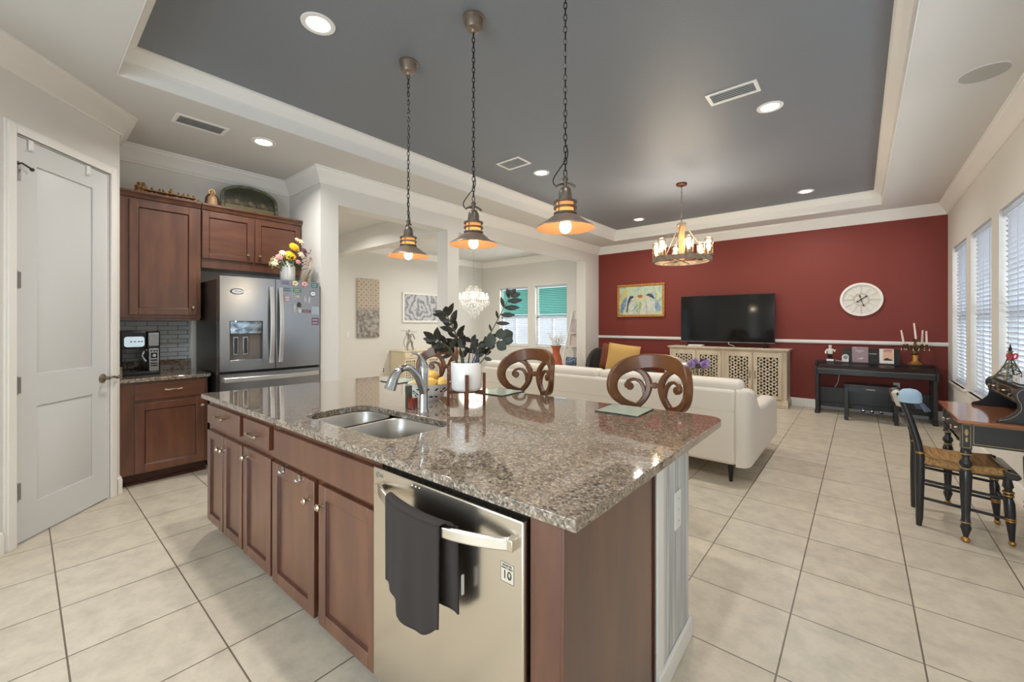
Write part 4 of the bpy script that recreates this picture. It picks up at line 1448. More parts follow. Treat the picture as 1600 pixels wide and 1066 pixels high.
for k, s in enumerate((-1.605, -1.435)):
    t = thing('cabinet_hook', ('small steel over-door hook at the left of the sink cabinet door', 'small steel over-door hook near the knob of the sink cabinet door')[k], 'hook', iw(s, 0.018, 0.672), IR, 'over-door hooks on the sink cabinet')
    mb = MB(); mb.box(-0.012, 0.012, -0.002, 0.0, -0.024, 0.002); mb.box(-0.012, 0.012, -0.002, 0.024, 0.0005, 0.002); mb.build('strap', CHROME, t)
    mb = MB(); mb.tube([(0, -0.001, -0.022), (0, -0.012, -0.03), (0, -0.02, -0.022), (0, -0.022, -0.014)], 0.0035, n=6); mb.build('hook', CHROME, t)

# sink
t = thing('sink', 'double-bowl stainless steel sink set under the granite', 'sink', (HC.x, HC.y, 0.868), HR)
def basin(x0, x1, y0, y1, dep):
    mb = MB()
    lv = [(0.0, 0.0, 0.07), (-0.006, 0.004, 0.07), (-dep * 0.5, 0.010, 0.07), (-dep + 0.03, 0.016, 0.066), (-dep + 0.008, 0.026, 0.06), (-dep, 0.05, 0.05)]
    rows = []
    for z, ins, r in lv:
        rows.append([mb.v((p[0], p[1], z)) for p in rrect(x0 + ins, x1 - ins, y0 + ins, y1 - ins, r, 6)])
    n = len(rows[0])
    for a, b in zip(rows, rows[1:]):
        for i in range(n):
            mb.f([a[i], a[(i + 1) % n], b[(i + 1) % n], b[i]], True)
    mb.f(rows[-1])
    return mb
for nm, a, b in (('small_basin', -0.372, -0.092), ('large_basin', -0.066, 0.372)):
    bs = basin(a, b, -0.185, 0.185, 0.2 if nm == 'large_basin' else 0.19).build(nm, SINKM, t)
    mb = MB(); mb.lathe([(0, 0.003), (0.03, 0.003), (0.042, 0.005), (0.045, 0.001), (0.03, 0.0), (0, 0.0)], ((a + b) / 2, 0.02, -0.199 if nm == 'large_basin' else -0.189), n=20); mb.build('drain', STEELD, bs)
mb = MB(); mb.box(-0.093, -0.065, -0.19, 0.19, -0.016, -0.004); mb.build('divider', SINKM, t, bevel=0.005, seg=3)

# dishwasher
DM0, DM1 = -0.823, -0.153
t = thing('dishwasher', 'stainless steel dishwasher with a bowed handle, built into the island', 'dishwasher', iw(DM0, 0), IR)
W_ = DM1 - DM0
mb = MB(); mb.box(0.004, W_ - 0.004, 0.045, 0.62, 0.10, 0.862); mb.build('tub', BLACK, t)
mb = MB(); mb.box(0.004, W_ - 0.004, 0.09, 0.60, 0.0, 0.10); mb.build('toe_kick', BLACK, t)
mb = MB(); mb.box(0.0, W_, 0.0, 0.044, 0.10, 0.849); dd = mb.build('door', STEELW, t, bevel=0.004)
mb = MB()
n = 18
hp = []
for i in range(n + 1):
    q = i / n
    hp.append((0.055 + (0.632 - 0.055) * q, -0.012 - 0.058 * math.sin(PI * q) ** 0.8, 0.787 - 0.01 * math.sin(PI * q)))
mb.strap(hp, 0.017, 0.007, (0, 0, 1))
for q in (0.05, 0.637):
    mb.box(q - 0.012, q + 0.012, -0.02, 0.002, 0.772, 0.802)
mb.build('handle', STEELW, dd, bevel=0.002)
mb = MB(); mb.prism(rrect(0.594, 0.640, 0.674, 0.727, 0.002, 2), lambda a, b, w: (a, w, b), -0.0006, 0.0)
bg = mb.build('badge', mat('badge_silver', (214, 204, 186), 0.35, 0.3), dd); bg['label'] = 'square warranty badge'
mb = MB()
for a, b, c, d_ in ((0.5945, 0.6395, 0.6745, 0.6755), (0.5945, 0.6395, 0.7255, 0.7265), (0.5945, 0.5955, 0.6755, 0.7255), (0.6385, 0.6395, 0.6755, 0.7255)):
    mb.box(a, b, -0.0010, -0.0006, c, d_)
mb.build('badge_border', BLACK, bg)
text('10', 0.031, 'badge_number', BLACK, bg, (0.617, -0.0012, 0.694), (R(90), 0, 0), 0.0003)
text('YEAR', 0.0055, 'badge_word', BLACK, bg, (0.6242, -0.0013, 0.6905), (R(90), 0, 0), 0.0002)
text('INVERTER', 0.0072, 'badge_word', BLACK, bg, (0.617, -0.0012, 0.7195), (R(90), 0, 0), 0.0003)
text('DIRECT DRIVE', 0.0058, 'badge_word', BLACK, bg, (0.617, -0.0012, 0.7125), (R(90), 0, 0), 0.0003)
mb = MB(); mb.tube([(0.028 + 0.009 * math.cos(a), -0.0006, 0.826 + 0.009 * math.sin(a)) for a in [R(30 + 20 * i) for i in range(16)]], 0.001, n=5)
mb.box(0.0275, 0.0285, -0.001, 0, 0.8215, 0.831); mb.box(0.0275, 0.034, -0.001, 0, 0.8255, 0.8265)
mb.build('emblem', GREY, dd)
text('LG', 0.016, 'emblem_letter', GREY, dd, (0.05, -0.0008, 0.826), (R(90), 0, 0), 0.0003)
for q in (0.22, 0.238, 0.256):
    mb = MB(); mb.cyl((q, 0.0, 0.835), (q, -0.001, 0.835), 0.0018, n=8); mb.build('indicator', emitter('indicator_light', (255, 255, 255), 1.2) if q == 0.22 else bpy.data.materials['indicator_light'], dd)

# towel over the dishwasher handle
t = thing('dish_towel', 'dark grey towel hanging over the dishwasher handle', 'towel', iw(DM0, 0), IR)
def sheet(u0, u1, fn_top, drop_fn, side, nu=22, nv=26):
    mb = MB()
    def fn(a, b):
        u = u0 + (u1 - u0) * a
        top = fn_top(u)
        L = drop_fn(a)
        z = top[2] - L * b
        rip = 0.013 * math.sin(a * 9.0 + 0.6) * b + 0.006 * math.sin(a * 21.0 + 1.0) * b
        return (u - (0.012 * b * (1 - a) if side < 0 else 0), top[1] + side * (0.012 + 0.004 * b) + rip * (1 if side < 0 else 0.5), z)
    mb.grid(fn, nu, nv)
    return mb
def htop(u):
    q = max(0, min(1, (u - 0.055) / (0.632 - 0.055)))
    return (u, -0.012 - 0.058 * math.sin(PI * q) ** 0.8, 0.806 - 0.01 * math.sin(PI * q))
def front_drop(a):
    lobe = 0.062 * math.exp(-(abs(a - 0.7) / 0.26) ** 2.6)
    return 0.268 + 0.012 * math.sin(a * 5) * (1 - a) + lobe
mb = sheet(0.165, 0.437, htop, front_drop, -1)
o = mb.build('front_fold', TOWELM, t); s = o.modifiers.new('thick', 'SOLIDIFY'); s.thickness = 0.006; s.offset = 0
mb = sheet(0.18, 0.478, htop, lambda a: 0.215 + 0.03 * a, 1, 16, 18)
o = mb.build('back_fold', TOWELM, t); s = o.modifiers.new('thick', 'SOLIDIFY'); s.thickness = 0.005; s.offset = 0
mb = MB()
mb.grid(lambda a, b: (0.165 + 0.272 * a + (0.035 * b * a), htop(0.165 + 0.272 * a)[1] - 0.0125 * math.cos(PI * b), htop(0.165 + 0.272 * a)[2] + 0.011 * math.sin(PI * b)), 16, 8)
o = mb.build('top_fold', TOWELM, t); s = o.modifiers.new('thick', 'SOLIDIFY'); s.thickness = 0.006; s.offset = 0
mb = MB(); mb.box(0.475, 0.479, -0.03, -0.022, 0.60, 0.655); o = mb.build('care_label', PLASTICW, t)

# end of the island
t = thing('island_end_panel', 'plain cherry end panel of the island beside the dishwasher', 'panel', iw(-0.15, 0), IR)
mb = MB(); mb.box(0.004, 0.096, 0.02, 0.06, 0.0, 0.866); o = mb.build('stile', CHERRY, t, bevel=0.002)
mb = MB(); mb.box(0.088, 0.106, 0.021, 0.632, 0.0, 0.866); o = mb.build('panel', CHERRY, t, bevel=0.002)
mb = MB(); mb.box(0.086, 0.112, 0.622, 0.638, 0.0, 0.866); o = mb.build('edge_strip', CHERRYD, t, bevel=0.002)
t = thing('island_half_wall', 'half wall of grey washed planks under the seating side of the island', 'half wall', iw(-2.74, 0.642), IR)
Lw = 2.74 - 0.04
mb = MB(); mb.box(0.0, Lw - 0.006, 0.002, 0.395, 0.0, 0.866); mb.build('core', PLANK, t)
for a, b in ((0.0, 0.066), ):
    mb = MB(); mb.box(Lw - 0.008, Lw + 0.008, a, b, 0.0, 0.866); o = mb.build('corner_board', WHITE, t, bevel=0.003); o['label'] = 'white corner board'
xs = [0.068, 0.118, 0.168, 0.236, 0.316, 0.399]
for i in range(len(xs) - 1):
    mb = MB(); mb.box(Lw - 0.006, Lw + 0.004, xs[i], xs[i + 1] - 0.0025, 0.0, 0.866); mb.build('plank', PLANK, t, bevel=0.0015)
mb = MB()
for i in range(6):
    mb.box(0.0, Lw, 0.395, 0.403, 0.143 * i + 0.002, 0.143 * i + 0.141)
mb.build('back_planking', PLANK, t)
mb = MB(); mb.box(Lw + 0.004, Lw + 0.018, 0.0, 0.415, 0.0, 0.085); mb.box(0, Lw + 0.018, 0.403, 0.417, 0, 0.085); o = mb.build('skirting', WHITE, t, bevel=0.004); o['label'] = 'white skirting'
tt = thing('outlet_plate', 'blank white cover plate on the grey planks at the island end', 'outlet', iw(-0.0355, 0.875, 0.61), IR)
mb = MB(); mb.box(-0.001, 0.006, -0.036, 0.036, -0.075, 0.075); mb.build('plate', PLASTICW, tt, bevel=0.002)
for z in (-0.045, 0.0, 0.045):
    mb = MB(); mb.cyl((0.006, 0, z), (0.0072, 0, z), 0.003, n=8); mb.build('screw', GREY, tt)

# ---------------------------------------------------------------- things on the island
ZI = 0.9005
t = thing('kitchen_faucet', 'brushed steel faucet with a blade lever behind the sink', 'faucet', (-1.735, 1.348, ZI))
FAU = mat('faucet_steel', (190, 192, 194), 0.18, 1.0)
mb = MB(); mb.lathe([(0, 0), (0.026, 0), (0.026, 0.006), (0.0225, 0.012), (0.021, 0.1), (0.023, 0.17), (0.0245, 0.2), (0.0245, 0.225), (0.02, 0.238), (0, 0.242)], n=24); mb.build('body', FAU, t)
mb = MB()
pts = smooth([(0, 0, 0.09), (0, -0.02, 0.15), (0, -0.05, 0.2), (0, -0.095, 0.236), (0, -0.14, 0.232)], 6)
mb.tube(pts, [0.0205 - 0.004 * i / (len(pts) - 1) for i in range(len(pts))], n=14); mb.build('spout', FAU, t)
mb = MB(); mb.tube([(0, -0.137, 0.2335), (0, -0.147, 0.228)], 0.0185, n=14); mb.build('spout_collar', STEELD, t)
mb = MB()
pts = smooth([(0, -0.143, 0.2305), (0, -0.165, 0.212), (0, -0.186, 0.178), (0, -0.203, 0.138)], 5)
mb.tube(pts, [0.016, 0.0165, 0.017, 0.018, 0.019, 0.020, 0.021, 0.022, 0.023, 0.024, 0.0245, 0.025, 0.026, 0.0265, 0.027, 0.027][:len(pts)], n=14); mb.build('spray_head', FAU, t)
mb = MB()
pts = smooth([(0, 0.004, 0.235), (0, -0.012, 0.27), (0, -0.035, 0.298), (0, -0.072, 0.308)], 5)
mb.tube(pts, [0.022, 0.021, 0.02, 0.0185, 0.017, 0.0155, 0.014, 0.0125, 0.011, 0.0095, 0.008, 0.0075, 0.007, 0.0065, 0.006, 0.0055][:len(pts)], n=12); mb.build('lever', FAU, t)

t = thing('soap_bottle', 'clear bottle half full of red soap beside the faucet', 'bottle', (-1.833, 1.352, ZI))
mb = MB(); mb.prism(rrect(-0.025, 0.025, -0.02, 0.02, 0.006, 3), lambda a, b, w: (a, b, w), 0, 0.135)
mb.lathe([(0.02, 0.135), (0.016, 0.15), (0.012, 0.156), (0.012, 0.172)], n=14); mb.build('bottle', CLEARG, t)
mb = MB(); mb.prism(rrect(-0.0225, 0.0225, -0.0175, 0.0175, 0.005, 3), lambda a, b, w: (a, b, w), 0.003, 0.06); o = mb.build('soap', mat('red_soap', (146, 42, 24), 0.2, coat=0.4), t); o['label'] = 'red liquid soap'
mb = MB(); mb.lathe([(0, 0.172), (0.015, 0.172), (0.015, 0.19), (0.006, 0.194), (0.006, 0.206), (0, 0.207)], n=14); mb.tube([(0, 0, 0.2), (0.0, -0.03, 0.2)], 0.005, n=8); mb.build('cap', CLEARG, t)
mb = MB(); mb.box(-0.044, -0.0275, -0.016, 0.016, 0.0, 0.12); o = mb.build('side_label', mat('dark_green_label', (56, 64, 48), 0.5), t); o['label'] = 'dark green label panel'

t = thing('fruit_bowl', 'white pierced ceramic bowl of yellow fruit behind the faucet', 'bowl', (-1.985, 1.585, ZI))
mb = MB(); mb.lathe([(0, 0), (0.06, 0), (0.063, 0.006), (0.09, 0.035), (0.112, 0.07), (0.124, 0.1), (0.127, 0.103), (0.12, 0.1), (0.105, 0.07), (0.083, 0.038), (0.055, 0.014), (0, 0.012)], n=36); mb.build('bowl', CERAM, t)
mb = MB()
for i in range(34):
    a = 2 * PI * i / 34 * 1.0 + random.uniform(-0.06, 0.06); z = random.choice((0.03, 0.045, 0.06, 0.075)); r = 0.066 + (z) * 0.73
    r = 0.0815 + (z - 0.025) * 0.66
    M0 = Matrix.Translation((r * math.cos(a), r * math.sin(a), z)) @ Matrix.Rotation(a, 4, 'Z') @ Matrix.Rotation(R(38), 4, 'Y') @ Matrix.Rotation(random.uniform(-0.9, 0.9), 4, 'X')
    old = mb.M; mb.M = M0
    mb.prism([(0.012 * math.cos(q * PI / 4), 0.0045 * math.sin(q * PI / 4)) for q in range(8)], lambda u, v, w: (w, u, v), 0.0, 0.0035)
    mb.M = old
mb.build('pierced_leaf', HOLE, t)
FRU = mat('yellow_fruit', (222, 178, 84), 0.4, col2=(232, 200, 120), scale=(9, 9, 9))
for k, (x, y, z, rz, lb) in enumerate(((-0.055, -0.03, 0.115, 0.3, 'yellow fruit at the left side of the white pierced bowl'), (0.045, -0.045, 0.12, 1.2, 'yellow fruit at the front of the white pierced bowl'),
                                      (0.055, 0.045, 0.115, 2.2, 'yellow fruit nearest the plant stand in the pierced bowl'), (-0.04, 0.05, 0.115, 2.9, 'yellow fruit at the back of the white pierced bowl'), (0.005, 0.0, 0.155, 0.9, 'topmost yellow fruit in the white pierced bowl'))):
    mb = MB(); mb.lathe([(0, -0.052), (0.01, -0.05), (0.027, -0.03), (0.035, 0.0), (0.028, 0.03), (0.012, 0.047), (0.006, 0.056), (0, 0.057)], n=16)
    mm = Matrix.Rotation(rz, 4, 'Z') @ Matrix.Rotation(R(80), 4, 'Y')
    bmesh.ops.transform(mb.bm, matrix=mm, verts=mb.bm.verts)
    o = mb.build('mango', FRU, None, loc=(-1.985 + x, 1.585 + y, ZI + z - 0.015)); tag(o, lb, 'fruit', 'fruit in the pierced bowl')

# plant
PX, PY = -1.69, 1.61
yaw = R(40.08)
t = thing('plant_stand', 'small dark wood four-legged stand under the white pot', 'plant stand', (PX, PY, ZI), yaw)
for a in (-90, 0, 90, 180):
    c, s_ = math.cos(R(a + 8)), math.sin(R(a + 8))
    mb = MB(); mb.obox(Matrix.Translation((0.1 * c, 0.1 * s_, 0.09)) @ Matrix.Rotation(R(a + 8), 4, 'Z'), 0.016, 0.02, 0.18); mb.build('leg', WENGE, t, bevel=0.002)
for a in (8, 98):
    mb = MB(); mb.obox(Matrix.Translation((0, 0, 0.074 if a == 8 else 0.0745)) @ Matrix.Rotation(R(a), 4, 'Z'), 0.186, 0.016, 0.016); mb.build('cross_bar', WENGE, t, bevel=0.001)
t = thing('plant_pot', 'smooth white cylindrical plant pot on the dark stand', 'plant pot', (PX, PY, ZI + 0.0835))
mb = MB(); mb.lathe([(0, 0), (0.07, 0), (0.08, 0.006), (0.0855, 0.02), (0.0865, 0.155), (0.085, 0.158), (0.081, 0.156), (0.079, 0.13), (0, 0.13)], n=40); mb.build('pot', CERAM, t)
mb = MB(); mb.lathe([(0, 0.132), (0.05, 0.136), (0.079, 0.132)], n=24); o = mb.build('soil', mat('potting_soil', (48, 38, 30), 0.9, bump=0.5, bscale=150), t)
t = thing('zz_plant', 'dark leafy potted plant with long arching stems on the island', 'plant', (PX, PY, ZI + 0.0835 + 0.134), yaw)
K = 0.0036
def leaf(mb, base, d, up, L, w, droop=0.25):
    """pointed oval leaf, folded along its rib"""
    d = Vector(d).normalized(); up = Vector(up)
    sd = d.cross(up).normalized(); n = sd.cross(d).normalized()
    b = Vector(base)
    ts = (0.0, 0.12, 0.3, 0.5, 0.72, 0.9, 1.0)
    ws = (0.06, 0.5, 0.88, 1.0, 0.8, 0.36, 0.0)
    rib = [mb.v(b + d * (L * q) - n * (droop * L * q * q)) for q in ts]
    le = [mb.v(b + d * (L * q) - n * (droop * L * q * q) + sd * (w * k_) + n * (w * 0.22 * k_)) for q, k_ in zip(ts, ws)]
    ri = [mb.v(b + d * (L * q) - n * (droop * L * q * q) - sd * (w * k_) + n * (w * 0.22 * k_)) for q, k_ in zip(ts, ws)]
    for i in range(len(ts) - 1):
        mb.f([rib[i], rib[i + 1], le[i + 1], le[i]], True); mb.f([rib[i + 1], rib[i], ri[i], ri[i + 1]], True)
def frond(pts, leaves, r0=0.005, mleaf=LEAF, name='frond'):
    """pts: (px right, px up, depth m) from the pot mouth; leaves: (t, side, angle deg from stem, length, width)"""
    P3 = smooth([(p[0] * K, p[2], p[1] * K) for p in pts], 6)
    mb = MB(); n = len(P3)
    mb.tube(P3, [r0 * (1 - 0.6 * i / (n - 1)) for i in range(n)], n=7)
    mb.mi = 1
    for tt_, ang, az, L, w in leaves:
        i = min(n - 2, int(tt_ * (n - 1)))
        p = Vector(P3[i]); dr = (Vector(P3[i + 1]) - p).normalized()
        side = Vector((dr.z, 0, -dr.x)).normalized()
        depth = Vector((0, 1, 0))
        lat = side * math.cos(R(az)) + depth * math.sin(R(az))
        d = dr * math.cos(R(ang)) + lat * math.sin(R(ang))
        leaf(mb, p, d, dr.cross(lat) if abs(dr.dot(lat)) < 0.9 else (0, 1, 0), L, w)
    return mb.build(name, [STEM, mleaf], t)
rnd = random.Random(3)
def pairs(t0, t1, n, L, w, ang=52, jit=14):
    out = []
    for i in range(n):
        q = t0 + (t1 - t0) * i / max(1, n - 1)
        for az in (0, 180):
            out.append((q, ang + rnd.uniform(-jit, jit), az + rnd.uniform(-35, 35), L * rnd.uniform(0.85, 1.12), w * rnd.uniform(0.9, 1.1)))
    return out
# tall middle stem, leaning left
frond([(-6, -6, 0.0), (-9, 25, 0.0), (-18, 55, -0.01), (-30, 80, -0.02)], pairs(0.4, 0.97, 7, 0.08, 0.0155, 46) + [(1.0, 20, 0, 0.06, 0.024), (1.0, 40, 180, 0.08, 0.019)], 0.0075)
# left arching stem with a heavy head
frond([(-10, -6, -0.01), (-17, 15, -0.03), (-28, 32, -0.05), (-46, 42, -0.06)], pairs(0.6, 1.0, 4, 0.075, 0.0165, 55) + [(1.0, 10, 0, 0.085, 0.018), (0.97, 20, 180, 0.075, 0.016), (0.9, 100, 170, 0.08, 0.013)], 0.006)
# long right stem
frond([(8, -4, 0.0), (20, 18, 0.0), (36, 48, 0.0), (56, 86, 0.0), (70, 112, 0.0)], [(0.4, 60, 0, 0.05, 0.007), (0.5, 62, 0, 0.075, 0.010), (0.56, 45, 180, 0.045, 0.007), (0.63, 64, 0, 0.08, 0.012), (0.68, 42, 180, 0.05, 0.008), (0.74, 64, 0, 0.085, 0.014), (0.82, 45, 180, 0.065, 0.011), (0.83, 62, 0, 0.088, 0.016), (0.91, 58, 0, 0.085, 0.016), (0.93, 40, 180, 0.06, 0.012), (1.0, 50, 0, 0.06, 0.015), (1.0, 8, 0, 0.05, 0.018), (1.0, 38, 180, 0.04, 0.015)], 0.0045)
# low right stem with blunt grey leaves at its end
frond([(12, -4, -0.02), (26, 10, -0.04), (42, 32, -0.05), (58, 46, -0.06)], [(0.25, 60, 180, 0.06, 0.011), (0.4, 65, 0, 0.045, 0.012), (0.62, 55, 180, 0.07, 0.026), (0.72, 60, 180, 0.075, 0.03), (0.8, 75, 0, 0.065, 0.03), (0.9, 50, 180, 0.06, 0.03), (0.95, 55, 0, 0.065, 0.032), (1.0, 10, 0, 0.07, 0.034)], 0.004, mat('dusky_leaf', (58, 62, 52), 0.5, spec=0.25))
# short centre stems
frond([(2, -6, 0.01), (4, 16, 0.02), (7, 40, 0.03)], pairs(0.6, 1.0, 2, 0.05, 0.014, 58) + [(1.0, 25, 0, 0.05, 0.013)], 0.005)
frond([(6, -6, -0.02), (14, 16, -0.03), (20, 36, -0.03)], pairs(0.6, 1.0, 4, 0.05, 0.017, 62), 0.004)
frond([(-2, -6, -0.03), (-3, 14, -0.045), (-4, 30, -0.05)], pairs(0.5, 1.0, 2, 0.06, 0.014, 25), 0.005)
frond([(10, -6, 0.03), (22, 18, 0.045), (34, 34, 0.05)], pairs(0.6, 1.0, 4, 0.05, 0.018, 60), 0.004)
frond([(-12, -6, 0.02), (-22, 14, 0.05), (-36, 26, 0.06)], pairs(0.65, 1.0, 2, 0.06, 0.014, 60), 0.005)
mb = MB()
for i in range(9):
    x = rnd.uniform(10, 20) * K; z = rnd.uniform(6, 26) * K
    mb.tube([(x * 0.9, -0.03, -0.01), (x, -0.035, z * 0.6), (x + rnd.uniform(-0.008, 0.01), -0.04, z)], 0.0016, n=5)
    mb.ball((x + 0.002, -0.04, z), 0.003, 0.003, 0.008, n=6, m=5)
o = mb.build('lavender_sprig', mat('dusky_violet', (92, 92, 120), 0.7), t); o['label'] = 'small violet sprig'

# glass placemats
MATG = mat('pale_green_glass', (176, 192, 178), 0.12, coat=0.3); MATE = mat('green_glass_edge', (44, 60, 54), 0.2)
for x, y, lb in ((-0.945, 2.04, 'pale glass placemat in front of the stool nearest the sofa arm'), (-1.83, 2.045, 'pale glass placemat in front of the middle stool'), (-2.79, 1.945, 'pale glass placemat at the stool behind the plant')):
    tt = thing('glass_placemat', lb, 'placemat', (x, y, ZI), R(2.5), 'glass placemats on the island')
    mb = MB(); mb.box(-0.112, 0.112, -0.112, 0.112, 0.0015, 0.0055); mb.build('sheet', MATG, tt, bevel=0.001)
    mb = MB(); mb.box(-0.114, 0.114, -0.1145, -0.1125, 0.001, 0.0058); mb.box(-0.114, 0.114, 0.1125, 0.1145, 0.001, 0.0058); mb.box(-0.1145, -0.1125, -0.114, 0.114, 0.001, 0.0058); mb.box(0.1125, 0.1145, -0.114, 0.114, 0.001, 0.0058); mb.build('edge', MATE, tt)

# ---------------------------------------------------------------- counter stools
def make_stool(lb):
    t = thing('counter_stool', lb, 'stool', (0, 0, 0), 0, 'counter stools')
    Rb, yc = 0.28, -0.05        # back arc; its middle lies at y = yc + Rb
    SC = 1.15 / Rb
    ZB = 0.985
    fm = lambda s, z, q: ((Rb + q) * math.sin(s * SC), yc + (Rb + q) * math.cos(s * SC) + 0.10 * (z), ZB + z)
    def ribbon(pts, th=0.032, k=6, q0=0.0):
        P = smooth(pts, k)
        mb_ = mb
        n = len(P)
        rows = []
        for i in range(n):
            a = P[max(0, i - 1)]; b = P[min(n - 1, i + 1)]
            dx, dz = b[0] - a[0], b[1] - a[1]
            l = math.hypot(dx, dz) or 1
            nx, nz = -dz / l, dx / l
            w = P[i][2]
            e = min(0.006, w * 0.4)
            s, z = P[i][0], P[i][1]
            prof = [(w, -th / 2 + e), (w - e, -th / 2), (-w + e, -th / 2), (-w, -th / 2 + e), (-w, th / 2 - e), (-w + e, th / 2), (w - e, th / 2), (w, th / 2 - e)]
            rows.append([mb_.v(fm(s + nx * o_, z + nz * o_, q0 + q_)) for o_, q_ in prof])
        for a, b in zip(rows, rows[1:]):
            for i in range(8):
                mb_.f([a[i], a[(i + 1) % 8], b[(i + 1) % 8], b[i]])
        mb_.f(rows[0]); mb_.f(list(reversed(rows[-1])))
    half = [(0.085, -0.128, 0.013), (0.14, -0.118, 0.019), (0.19, -0.085, 0.024), (0.222, -0.035, 0.026), (0.226, 0.02, 0.028), (0.203, 0.072, 0.034), (0.155, 0.112, 0.042), (0.08, 0.138, 0.044)]
    full = [(-a, b, c) for a, b, c in half] + [(0.0, 0.145, 0.042)] + half[::-1]
    mb = MB(); ribbon(full, 0.036); mb.build('crest_rail', STOOLW, t)
    for s in (-1, 1):
        mb = MB()
        ribbon([(s * a, b, c) for a, b, c in ((0.17, 0.088, 0.008), (0.125, 0.096, 0.013), (0.082, 0.084, 0.015), (0.05, 0.052, 0.016), (0.033, 0.005, 0.0165), (0.038, -0.045, 0.0165), (0.058, -0.09, 0.017), (0.088, -0.13, 0.017))], 0.03)
        mb.build('ring_splat', STOOLW, t)
        mb = MB()
        ribbon([(s * a, b, c) for a, b, c in ((0.058, -0.075, 0.004), (0.056, -0.045, 0.008), (0.062, -0.012, 0.009), (0.08, 0.018, 0.0095), (0.108, 0.03, 0.009), (0.135, 0.022, 0.009), (0.151, 0.0, 0.008), (0.147, -0.02, 0.008))], 0.026)
        mb.M = Matrix.Translation(fm(s * 0.131, -0.012, 0.0)) @ Matrix.Rotation(-s * 0.131 * SC, 4, 'Z') @ Matrix.Rotation(R(90), 4, 'X')
        mb.lathe([(0, -0.014), (0.02, -0.014), (0.024, -0.009), (0.024, 0.009), (0.02, 0.014), (0, 0.014)], n=16)
        mb.M = None
        mb.build('scroll', STOOLW, t)
        mb = MB()
        p0 = fm(s * 0.085, -0.125, 0); p1 = fm(s * 0.10, -0.33, 0)
        mb.bar(p0, p1, 0.032, 0.036, up=(0, 1, 0)); mb.build('back_post', STOOLW, t, bevel=0.006)
    mb = MB()
    ribbon([(-0.045, 0.0, 0.012), (-0.012, 0.0, 0.014), (0.0, 0.0, 0.019), (0.012, 0.0, 0.014), (0.045, 0.0, 0.012)], 0.028, 3); mb.build('bridge', STOOLW, t)
    mb = MB(); mb.lathe([(0, 0.60), (0.2, 0.60), (0.215, 0.61), (0.215, 0.632), (0.2, 0.638), (0, 0.638)], n=32); mb.build('seat_frame', STOOLW, t)
    mb = MB(); mb.lathe([(0.205, 0.638), (0.208, 0.65), (0.19, 0.672), (0.12, 0.684), (0, 0.688)], n=32); o = mb.build('seat_cushion', DKLEATH, t)
    for a in (45, 135, 225, 315):
        c, s_ = math.cos(R(a)), math.sin(R(a))
        mb = MB(); mb.tube([(0.15 * c, 0.15 * s_, 0.60), (0.165 * c, 0.165 * s_, 0.42), (0.175 * c, 0.175 * s_, 0.2), (0.205 * c, 0.205 * s_, 0.0)], [0.024, 0.021, 0.017, 0.014], n=10); mb.build('leg', STOOLW, t)
    mb = MB(); mb.tube([(0.172 * math.cos(2 * PI * i / 32), 0.172 * math.sin(2 * PI * i / 32), 0.24) for i in range(32)], 0.011, n=8, closed=True); mb.build('foot_ring', NICKEL, t)
    return t
st = make_stool('scroll-backed wooden counter stool nearest the sofa arm, behind the pale placemat')
st.location = (-0.94, 2.225, 0); st.rotation_euler = (0, 0, R(0))
dup(st, (-1.835, 2.215, 0), R(1), 'scroll-backed wooden counter stool in the middle of the row')
dup(st, (-2.745, 2.155, 0), R(1.5), 'scroll-backed wooden counter stool behind the plant and faucet')

